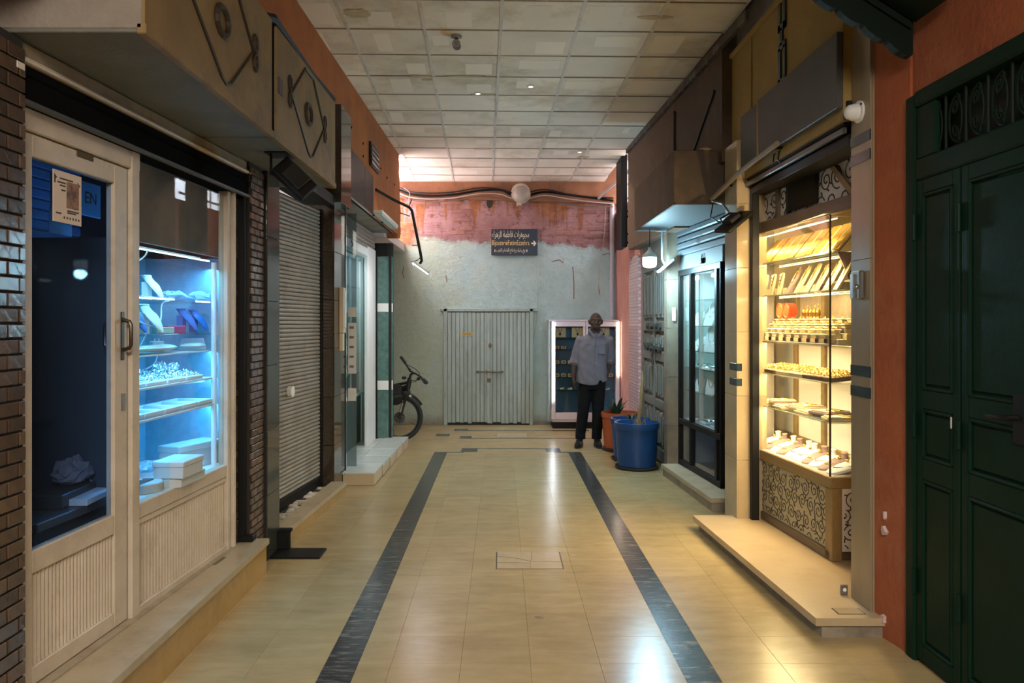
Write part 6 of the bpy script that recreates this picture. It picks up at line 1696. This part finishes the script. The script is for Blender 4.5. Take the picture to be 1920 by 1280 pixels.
for s, z0, z1, col, l in [(-1, .42, 1.615, (0.85, 0.93, 1.0), 'cold white LED tube up one side of the white cabinet'), (1, .80, 1.615, (1.0, 0.80, 0.58), 'warm white LED tube up the other side of the white cabinet')]:
    o = thing('led_tube', l, 'LED tube', loc=(1.272 + s * (w2 - .018), 12.055, z0))
    obj('tube', MB().tube([(0, 0, 0), (0, 0, z1 - z0)], .011, 8), glow('cabinet_led_%d' % s, col, 14), o, True)
    obj('tube_back', CB(-.014, .014, .009, .014, 0, z1 - z0, .001), STEEL, o)
bm_ = MB().cb(-.035, .035, -.03, .03, 0, .045, .003).mesh('box_body'); bm_.materials.append(CREAMV)
bl_ = CB(-.02, .02, -.032, -.030, .008, .036, .001).mesh('box_window'); bl_.materials.append(BROWNV)
for r, z in enumerate((1.201, .976, .776)):
    for k in range(9):
        x = 1.272 - .42 + k * .103
        if k in ((2,), (5,), (3, 6))[r]: continue
        t = thing('ring_box', f'small cream ring box in the white cabinet, {ORD[k]} along the {["upper", "middle", "lower"][r]} ring shelf', 'ring box', loc=(x, 12.28, z), group='ring boxes in the white cabinet')
        obj('box_body', bm_, None, t); obj('box_window', bl_, None, t)
for k, x in enumerate((-.37, -.10, .30)):
    t = thing('necklace_card', ['cream necklace card with dark pendant at the cabinet edge', 'cream necklace card in the middle of the cabinet top shelf', 'cream necklace card half behind the man'][k], 'card', loc=(1.272 + x, 12.30, 1.376))
    obj('card', CB(-.09, .09, -.004, .004, 0, .15, .002), CREAMV, t)
    obj('chain', MB().tube([(-.03, -.006, .14), (-.012, -.006, .09), (0, -.006, .06), (.012, -.006, .09), (.03, -.006, .14)], .003, 5), BLACK, t)
    obj('pendant', MB().ball((0, -.008, .05), (.016, .008, .02)), BLACK, t, True)
for k, x in enumerate((-.33, -.22, .34)):
    simple('silver_piece', ['small silver piece on the low shelf of the white cabinet', 'second small silver piece on the low shelf of the white cabinet', 'silver piece on the low shelf behind the man'][k], 'jewellery', lump((.05, .03, .018), 60 + k), SILVER, Fr(1.272, 12.25, 0), x, 0, .571)

# ---- potted plants
SOIL = mat('dark_soil', (0.03, 0.022, 0.016), .95, bump=.5, bscale=60)
def pot(name, label, x, y, z0, r, h, m, taper=.85):
    t = thing(name, label, 'potted plant', loc=(x, y, 0))
    obj('saucer', MB().lathe([(r * .80, 0), (r * .98, .012), (r * 1.0, .035), (r * .96, .035), (r * .85, .016)], n=40), mat('dark_saucer', (0.025, 0.022, 0.022), .6), t, True)
    b = .018
    obj('pot', MB().lathe([(r * taper * .9, b), (r * taper, b + .02), (r * .94, b + h * .55), (r * .97, b + h * .86), (r * 1.02, b + h * .865), (r * 1.04, b + h * .93), (r * 1.03, b + h), (r * .95, b + h), (r * .92, b + h * .9), (r * .90, b + h * .86)], n=44), m, t, True)
    obj('soil', MB().lathe([(r * .915, b + h * .84), (r * .6, b + h * .885), (.01, b + h * .89)], n=30), SOIL, t, True)
    return t, b + h * .88
BLUEP = mat('blue_plastic_pot', (0.006, 0.055, 0.20), .4, col2=(0.005, 0.045, 0.16), scale=4)
ORP = mat('orange_plastic_pot', (0.32, 0.062, 0.014), .45)
def blade(pts, w, m, t):
    """a tapered fleshy leaf along a path"""
    mb = MB(); n = len(pts); vs = []; fs = []
    for i, p in enumerate(pts):
        q = Vector(pts[min(i + 1, n - 1)]) - Vector(pts[max(i - 1, 0)])
        s = q.cross(Vector((0, 0, 1)))
        s = s.normalized() if s.length > 1e-5 else Vector((1, 0, 0))
        ww = w * (1 - (i / (n - 1)) ** 1.6) * (0.7 + .6 * math.sin(PI * min(1, (i + .6) / n))) + .001
        up = s.cross(q).normalized()
        p = Vector(p)
        vs += [p - s * ww, p + up * ww * .25, p + s * ww, p - up * ww * .35]
    for i in range(n - 1):
        for k in range(4):
            fs.append((4 * i + k, 4 * i + (k + 1) % 4, 4 * i + 4 + (k + 1) % 4, 4 * i + 4 + k))
    fs += [(0, 1, 2, 3), tuple(range(4 * n - 4, 4 * n))[::-1]]
    return obj('leaf', mb.add(vs, fs), m, t)
LEAF = mat('dark_agave_green', (0.03, 0.065, 0.04), .5, col2=(0.02, 0.045, 0.03), scale=10)
DRY = mat('dry_stalk', (0.30, 0.20, 0.08), .8, col2=(0.2, 0.13, 0.05), scale=14)
t, z = pot('potted_agave', 'orange plastic pot with a dark spiky agave beside the man', 1.50, 10.08, 0, .235, .46, ORP)
random.seed(12)
for k in range(11):
    a = 2 * PI * k / 11 + random.uniform(-.2, .2); r = random.uniform(.10, .17); h = random.uniform(.12, .26)
    blade([(-.05, 0, z - .01), (-.05 + r * .45 * math.cos(a), r * .45 * math.sin(a), z + h * .5), (-.05 + r * .8 * math.cos(a), r * .8 * math.sin(a), z + h * .85), (-.05 + r * 1.1 * math.cos(a), r * 1.1 * math.sin(a), z + h)], .026, LEAF, t)
t, z = pot('potted_plant', 'blue plastic pot half hidden behind the bigger blue pot', 1.505, 9.35, 0, .22, .47, BLUEP)
for k in range(6):
    a = k * 1.1; blade([(.02, 0, z), (.05 * math.cos(a), .05 * math.sin(a), z + .08), (.11 * math.cos(a), .11 * math.sin(a), z + .11)], .014, LEAF, t)
t, z = pot('potted_plant', 'large blue plastic pot with dry brown stalks nearest on the floor', 1.492, 8.82, 0, .238, .49, BLUEP, .88)
random.seed(5)
obj('stalk', MB().tube([(.02, .05, z - .02), (.05, .05, z + .25), (.075, .06, z + .55), (.07, .06, z + .62)], [.022, .020, .016, .004], 7), DRY, t, True)
for k in range(14):
    a = random.uniform(0, 2 * PI); r0 = random.uniform(.02, .15); h = random.uniform(.05, .20); b_ = random.uniform(-.06, .06)
    obj('dry_stem', MB().tube([(r0 * math.cos(a), r0 * math.sin(a), z - .02), (r0 * math.cos(a) + b_ * .4, r0 * math.sin(a), z + h * .6), (r0 * math.cos(a) + b_, r0 * math.sin(a) + b_ * .4, z + h)], [.006, .005, .002], 5), DRY if k % 3 else LEAF, t)

# ---- bicycle
RUB = mat('tyre_rubber', (0.016, 0.020, 0.020), .7)
FRM = mat('bike_black', (0.012, 0.013, 0.014), .35)
bk = thing('bicycle', 'black bicycle with a wide front tyre leaning at the mint wall', 'bicycle', loc=(-1.372, 10.80, 0))
WR = .318
def ring(r, rt, n=40, c=(0, 0, 0), yaw=0.0):
    M = Matrix.Translation(c) @ Matrix.Rotation(yaw, 4, 'Z')
    m = MB(); vs = []; fs = []; k2 = 8
    for i in range(n):
        a = 2 * PI * i / n
        for j in range(k2):
            b_ = 2 * PI * j / k2
            vs.append(((r + rt * math.cos(b_)) * math.cos(a), rt * math.sin(b_), (r + rt * math.cos(b_)) * math.sin(a)))
    for i in range(n):
        for j in range(k2):
            fs.append((i * k2 + j, ((i + 1) % n) * k2 + j, ((i + 1) % n) * k2 + (j + 1) % k2, i * k2 + (j + 1) % k2))
    return m.add(vs, fs, M)
def wheel(c, yaw):
    w = obj('wheel', ring(WR - .028, .028, c=c, yaw=yaw), RUB, bk, True)
    obj('rim', ring(WR - .066, .010, c=c, yaw=yaw), mat('dark_alloy', (0.05, 0.052, 0.055), .4, .7), w, True)
    M = Matrix.Translation(c) @ Matrix.Rotation(yaw, 4, 'Z')
    m = MB()
    for k in range(20):
        a = 2 * PI * k / 20
        m.tube([(.02 * math.cos(a + .5), .018 * (-1) ** k, .02 * math.sin(a + .5)), ((WR - .07) * math.cos(a), 0, (WR - .07) * math.sin(a))], .0013, 4, M)
    obj('spokes', m, STEEL, w, kind='stuff')
    obj('hub', MB().tube([(0, -.05, 0), (0, .05, 0)], .025, 12, M), FRM, w, True)
    obj('brake_disc', MB().tube([(0, .035, 0), (0, .039, 0)], .075, 20, M), mat('dark_alloy', (0, 0, 0)), w)
    return w
wheel((0, 0, WR), .25)
wheel((-1.05, .55, WR), -.48)
for y in (-.045, .045):
    fk = obj('fork_leg', MB().tube([(-.005 + .25 * y, y, WR), (.055, y, .50), (.10, y, .66)], [.014, .016, .018], 8), FRM, bk, True)
    obj('fork_stanchion', MB().tube([(.010, y * 1.02, .40), (.048, y, .52)], .0185, 8), mat('bright_alloy', (0.5, 0.52, 0.53), .3, .9), fk, True)
obj('fork_crown', MB().cb(.06, .14, -.065, .065, .63, .69, .01).tube([(.10, 0, .66), (.135, 0, .86)], .024, 10), FRM, bk, True)
obj('head_tube', MB().tube([(.108, 0, .70), (.135, 0, .84)], .032, 12), FRM, bk, True)
obj('frame', MB().tube([(.11, 0, .74), (-.15, .10, .60), (-.45, .25, .36)], [.036, .040, .042], 10).tube([(.125, 0, .80), (-.2, .13, .72), (-.62, .33, .62)], .020, 8).tube([(-.45, .25, .36), (-.66, .35, .74)], .018, 8).tube([(-.45, .25, .36), (-1.05, .55, WR)], .012, 8).tube([(-.62, .33, .62), (-1.05, .55, WR)], .010, 8), FRM, bk, True)
obj('frame_bag', MB().loft([(-.06, .03, .49, .03, .04), (-.06, .03, .52, .09, .055), (-.055, .03, .66, .10, .06), (-.05, .03, .745, .085, .05), (-.04, .03, .765, .03, .03)], 18, None, 3), mat('black_fabric', (0.010, 0.010, 0.011), .8), bk, True)
obj('saddle', MB().loft([(-.68, .36, .78, .10, .06), (-.68, .36, .82, .13, .07), (-.68, .36, .84, .08, .04)], 14), FRM, bk, True)
obj('mudguard', MB().tube([(-.02 + (WR + .03) * math.cos(a), .25 * (WR + .03) * math.cos(a) * .98, WR + (WR + .03) * math.sin(a)) for a in [.5 + q * .12 for q in range(13)]], .02, 6), FRM, bk, True)
st = obj('stem', MB().tube([(.135, 0, .84), (.150, -.005, .90), (.19, -.02, .925)], .018, 8), FRM, bk, True)
hb = obj('handlebar', MB().tube([(.02, .10, 1.115), (.09, .06, 1.02), (.14, .02, .945), (.19, -.01, .925), (.25, -.05, .90), (.30, -.08, .87), (.375, -.10, .80)], .013, 8), FRM, bk, True)
obj('grip', MB().tube([(.0, .12, 1.135), (.07, .075, 1.05)], .020, 8), RUB, hb, True)
obj('grip', MB().tube([(.33, -.09, .845), (.385, -.105, .79)], .020, 8), RUB, hb, True)
obj('brake_lever', MB().tube([(.09, .04, 1.03), (.12, .0, .99), (.15, -.03, .97)], .008, 6).tube([(.30, -.10, .86), (.34, -.13, .80), (.37, -.14, .785)], .008, 6), FRM, hb)
obj('brake_hose', MB().tube([(.10, .04, 1.03), (.21, .02, .98), (.27, -.03, .92), (.27, -.04, .86), (.20, -.03, .82), (.14, -.02, .83)], .005, 6).tube([(.29, -.07, .88), (.22, -.05, .81), (.15, -.03, .80)], .005, 6), FRM, hb)
obj('display_unit', MB().cb(.03, .09, -.03, .04, .84, .875, .01), FRM, hb)
obj('bell', MB().ball((.26, -.06, .85), .025), FRM, hb, True)
obj('reflector', MB().cb(.13, .16, -.03, .0, .60, .63, .004), mat('pale_reflector', (0.6, 0.62, 0.6), .3), bk)
obj('pedal_crank', MB().tube([(-.45, .20, .36), (-.35, .18, .22)], .014, 6).cb(-.40, -.29, .12, .20, .20, .225, .004), FRM, bk)

# ---- the standing man
MX, MY = 1.175, 10.34
SKIN = mat('brown_skin', (0.062, 0.034, 0.024), .6, spec=.3, col2=(0.048, 0.026, 0.018), scale=12)
SHIRT = mat('lilac_grey_shirt', (0.17, 0.155, 0.18), .85, spec=.2, col2=(0.135, 0.123, 0.145), scale=8, bump=.5, bscale=10, stretch=(1, 1, .5))
TROU = mat('black_trousers', (0.007, 0.007, 0.008), .9, spec=.15, bump=.3, bscale=12)
SHOE = mat('black_shoe_leather', (0.006, 0.006, 0.006), .6, spec=.2)
man = thing('person', 'bald man in a pale untucked shirt and black trousers standing before the white cabinet', 'person', loc=(MX, MY, 0))
HX = .045    # the head sits a little to one side of the feet
b = MB()
# head facing -y, tilted a little down
b.ball((HX, .0, 1.625), (.078, .098, .105), 20, 14)
b.ball((HX, -.035, 1.565), (.058, .062, .062), 16, 10)
b.ball((HX, -.055, 1.532), (.032, .030, .024), 12, 8)
b.capsule((HX, .012, 1.56), (HX - .005, .03, 1.42), .056, .064)
b.capsule((HX, -.092, 1.628), (HX, -.112, 1.590), .011, .017)          # nose
b.ball((HX - .013, -.10, 1.588), .010); b.ball((HX + .013, -.10, 1.588), .010)
b.capsule((HX - .038, -.083, 1.648), (HX - .012, -.093, 1.646), .011, .010)   # brow
b.capsule((HX + .038, -.083, 1.648), (HX + .012, -.093, 1.646), .011, .010)
b.capsule((HX - .018, -.092, 1.553), (HX + .018, -.092, 1.553), .008, .008)   # lips
b.capsule((HX - .016, -.089, 1.542), (HX + .016, -.089, 1.542), .008, .008)
b.ball((HX - .047, -.066, 1.598), (.022, .022, .020)); b.ball((HX + .047, -.066, 1.598), (.022, .022, .020))
for s in (-1, 1):
    b.ball((HX + s * .083, .012, 1.61), (.012, .022, .034))
    b.ball((HX + s * .088, .022, 1.622), (.012, .018, .022))
# trunk
b.loft([(0, .02, .86, .155, .105), (0, .02, .95, .160, .11), (.0, .02, 1.05, .15, .10), (.01, .02, 1.2, .165, .105), (.02, .025, 1.33, .185, .11), (.03, .03, 1.41, .16, .09), (.038, .03, 1.455, .08, .07)], 20)
# shoulders and arms
SL, SR = Vector((-.148, .03, 1.385)), Vector((.222, .03, 1.385))
EL, WL = Vector((-.222, .05, 1.125)), Vector((-.245, -.01, .905))
ER, WRi = Vector((.245, .10, 1.13)), Vector((.195, .03, .93))
for (s_, e_, w_) in ((SL, EL, WL), (SR, ER, WRi)):
    b.capsule(s_, e_, .055, .042); b.capsule(e_, w_, .041, .027)
# hands: palm, four fingers, thumb
def hand(w_, d, side):
    d = d.normalized(); out = Vector((side, 0, 0)); fwd = Vector((0, -1, 0))
    pc = w_ + d * .050
    b.capsule(w_, w_ + d * .02, .026, .027)
    for k in range(4):
        off = fwd * (.028 - .0185 * k)
        base = w_ + d * .085 + off
        b.capsule(w_ + d * .03 + off * .7, base, .0125, .0115)
        ln = (.072, .080, .074, .058)[k]
        mid = base + d * ln * .5 - out * .008
        tip = mid + d * ln * .42 - out * .022
        b.capsule(base, mid, .0098, .0088); b.capsule(mid, tip, .0088, .0072)
    t0 = w_ + d * .025 + fwd * .022; t1 = t0 + d * .035 + fwd * .022 - out * .006; t2 = t1 + d * .032 + fwd * .004 - out * .008
    b.capsule(t0, t1, .0135, .011); b.capsule(t1, t2, .0105, .008)
hand(WL, Vector((.02, -.08, -1)), -1)
hand(WRi, Vector((-.22, .10, -1)), 1)
# legs
for s, hx, kx, ax in ((-1, -.085, -.115, -.150), (1, .085, .075, .062)):
    b.capsule((hx, .02, .88), (kx, .015, .48), .082, .056)
    b.capsule((kx, .015, .48), (ax, .03, .10), .054, .038)
    b.capsule((ax, .04, .06), (ax + s * .012, -.10, .045), .034, .030)
body = obj('body', remesh(b, .0062, 3), SKIN, man)
# face details
for s in (-1, 1):
    e = obj('eye', MB().ball((HX + s * .031, -.0855, 1.627), (.0125, .008, .0075), 12, 8), mat('eye_white', (0.13, 0.115, 0.10), .5), man, True)
    obj('iris', MB().ball((HX + s * .031, -.0925, 1.6265), (.0058, .003, .0058), 10, 6), mat('dark_iris', (0.02, 0.012, 0.008), .2), e, True)
    obj('eyebrow', MB().tube([(HX + s * .012, -.1045, 1.648), (HX + s * .028, -.1005, 1.654), (HX + s * .045, -.089, 1.650)], [.004, .005, .003], 6), mat('grey_hair', (0.10, 0.09, 0.085), .9), man, True)
obj('mouth_line', MB().tube([(HX - .021, -.096, 1.5475), (HX, -.1015, 1.547), (HX + .021, -.096, 1.5475)], .0022, 5), mat('dark_lip_line', (0.05, 0.02, 0.015), .8), man)
obj('stubble', MB().loft([(HX, .008, 1.585, .081, .090), (HX, .012, 1.60, .082, .092), (HX, .016, 1.612, .0815, .092)], 20), mat('grey_stubble', (0.13, 0.09, 0.07), .9), man).hide_render = False
bpy.data.objects.remove(bpy.data.objects['stubble'])
# shirt
s = MB()
s.loft([(-.005, .02, .80, .205, .145), (-.005, .02, .82, .207, .147), (-.003, .02, .95, .200, .142), (.003, .02, 1.08, .188, .132), (.012, .022, 1.22, .197, .134), (.022, .027, 1.33, .207, .133), (.03, .03, 1.395, .185, .115), (.036, .03, 1.44, .115, .088), (.04, .025, 1.465, .078, .076)], 28)
for (s_, e_, w_, f) in ((SL, EL, WL, .16), (SR, ER, WRi, .16)):
    c = e_ + (w_ - e_) * f
    s.capsule(s_ + Vector((0, 0, -.012)), e_, .066, .060); s.capsule(e_, c, .060, .058)
    s.ball(s_ + Vector((0, 0, -.01)), (.068, .076, .056))
sm_ = remesh(s, .011, 3)
for v in sm_.vertices:          # hem cut into two rounded tails, hanging folds
    p = v.co
    if p.z < .90 and abs(p.x) < .22:
        p.z += .05 * (abs(p.x + .03) / .2) ** 2 * max(0, (.90 - p.z) / .1)
        if -.02 < p.x - .085 < .035 and p.y < 0: p.z += .06 * max(0, (.90 - p.z) / .1) * (1 - abs(p.x - .09) / .05 if abs(p.x - .09) < .05 else 0)
    if .80 < p.z < 1.32:
        n_ = math.sin(p.x * 55 + 6 * math.sin(p.z * 7)) * .0035 + math.sin(p.z * 48 + p.x * 30) * .0028
        d = Vector((p.x, p.y - .02, 0)); d = d.normalized() if d.length > .01 else d
        p.x += d.x * n_; p.y += d.y * n_
sh_ = obj('shirt', sm_, SHIRT, man)
for (e_, w_) in ((EL, WL), (ER, WRi)):
    d = (w_ - e_).normalized()
    obj('rolled_cuff', MB().tube([e_ + d * .018, e_ + d * .024, e_ + d * .055, e_ + d * .061], [.060, .066, .064, .058], 16), SHIRT, sh_, True)
for sd in (-1, 1):
    obj('collar', MB().prism([(.012 * sd, 1.415), (.055 * sd, 1.43), (.085 * sd, 1.485), (.068 * sd, 1.505), (.03 * sd, 1.455)], 'y', -.083, -.071, Matrix.Translation((.04, .0, .0)) @ Matrix.Translation((0, -.01, 0))), SHIRT, sh_)
    obj('collar_side', MB().tube([(.04 + sd * .075, -.075, 1.485), (.04 + sd * .082, -.02, 1.50), (.04 + sd * .06, .07, 1.515), (.04, .095, 1.52)], .018, 8), SHIRT, sh_, True)
obj('placket', MB().tube([(.04, -.088, 1.43), (.025, -.108, 1.33), (.02, -.1145, 1.2), (.015, -.114, 1.08), (.02, -.124, .95), (.04, -.126, .86)], .006, 5), SHIRT, sh_)
obj('breast_pocket', MB().cb(.06, .15, -.112, -.100, 1.20, 1.31, .004), SHIRT, sh_)
for z in (1.36, 1.27, 1.18, 1.09, 1.0): obj('button', MB().ball((.022, -.119 if z < 1.3 else -.108, z), .006, 8, 6), mat('dull_button', (0.3, 0.28, 0.3), .4), sh_)
# trousers
q = MB()
q.loft([(0, .02, .74, .165, .11), (0, .02, .84, .172, .118), (0, .02, .93, .165, .115), (0, .02, .96, .15, .10)], 24)
for s, hx, kx, ax in ((-1, -.085, -.115, -.150), (1, .085, .075, .062)):
    q.capsule((hx, .02, .82), (kx, .012, .48), .096, .078); q.capsule((kx, .012, .48), (ax, .032, .145), .077, .066)
    q.tube([(ax, .032, .2), (ax, .03, .095)], [.066, .068], 14)
tm = remesh(q, .011, 3)
for v in tm.vertices:
    p = v.co
    if p.z < .72:
        n_ = math.sin(p.z * 60 + p.x * 20) * .003 * (1.6 if p.z < .25 else 1); p.y += n_
obj('trousers', tm, TROU, man)
for s, ax in ((-1, -.150), (1, .062)):
    M = Matrix.Translation((ax + s * .004 - (.012 if s < 0 else 0), 0, 0)) @ Matrix.Rotation(.30 * -1 if s < 0 else .06, 4, 'Z')
    shb = MB().loft([(0, -.04, .004, .046, .135), (0, -.04, .022, .050, .142), (0, -.035, .048, .046, .130), (0, .0, .075, .041, .088), (0, .035, .105, .043, .052), (0, .038, .125, .045, .048)], 22, M, 2.4)
    so = obj('shoe', shb, SHOE, man, True)
    obj('sole', MB().loft([(0, -.04, .0, .048, .139), (0, -.04, .016, .052, .146)], 22, M, 2.4), BLACKP, so)
    obj('lace', MB().tube([(-.025, -.06, .068), (.025, -.055, .070)], .004, 5, M).tube([(-.025, -.035, .082), (.025, -.03, .084)], .004, 5, M), mat('grey_lace', (0.04, 0.04, 0.04), .8), so)
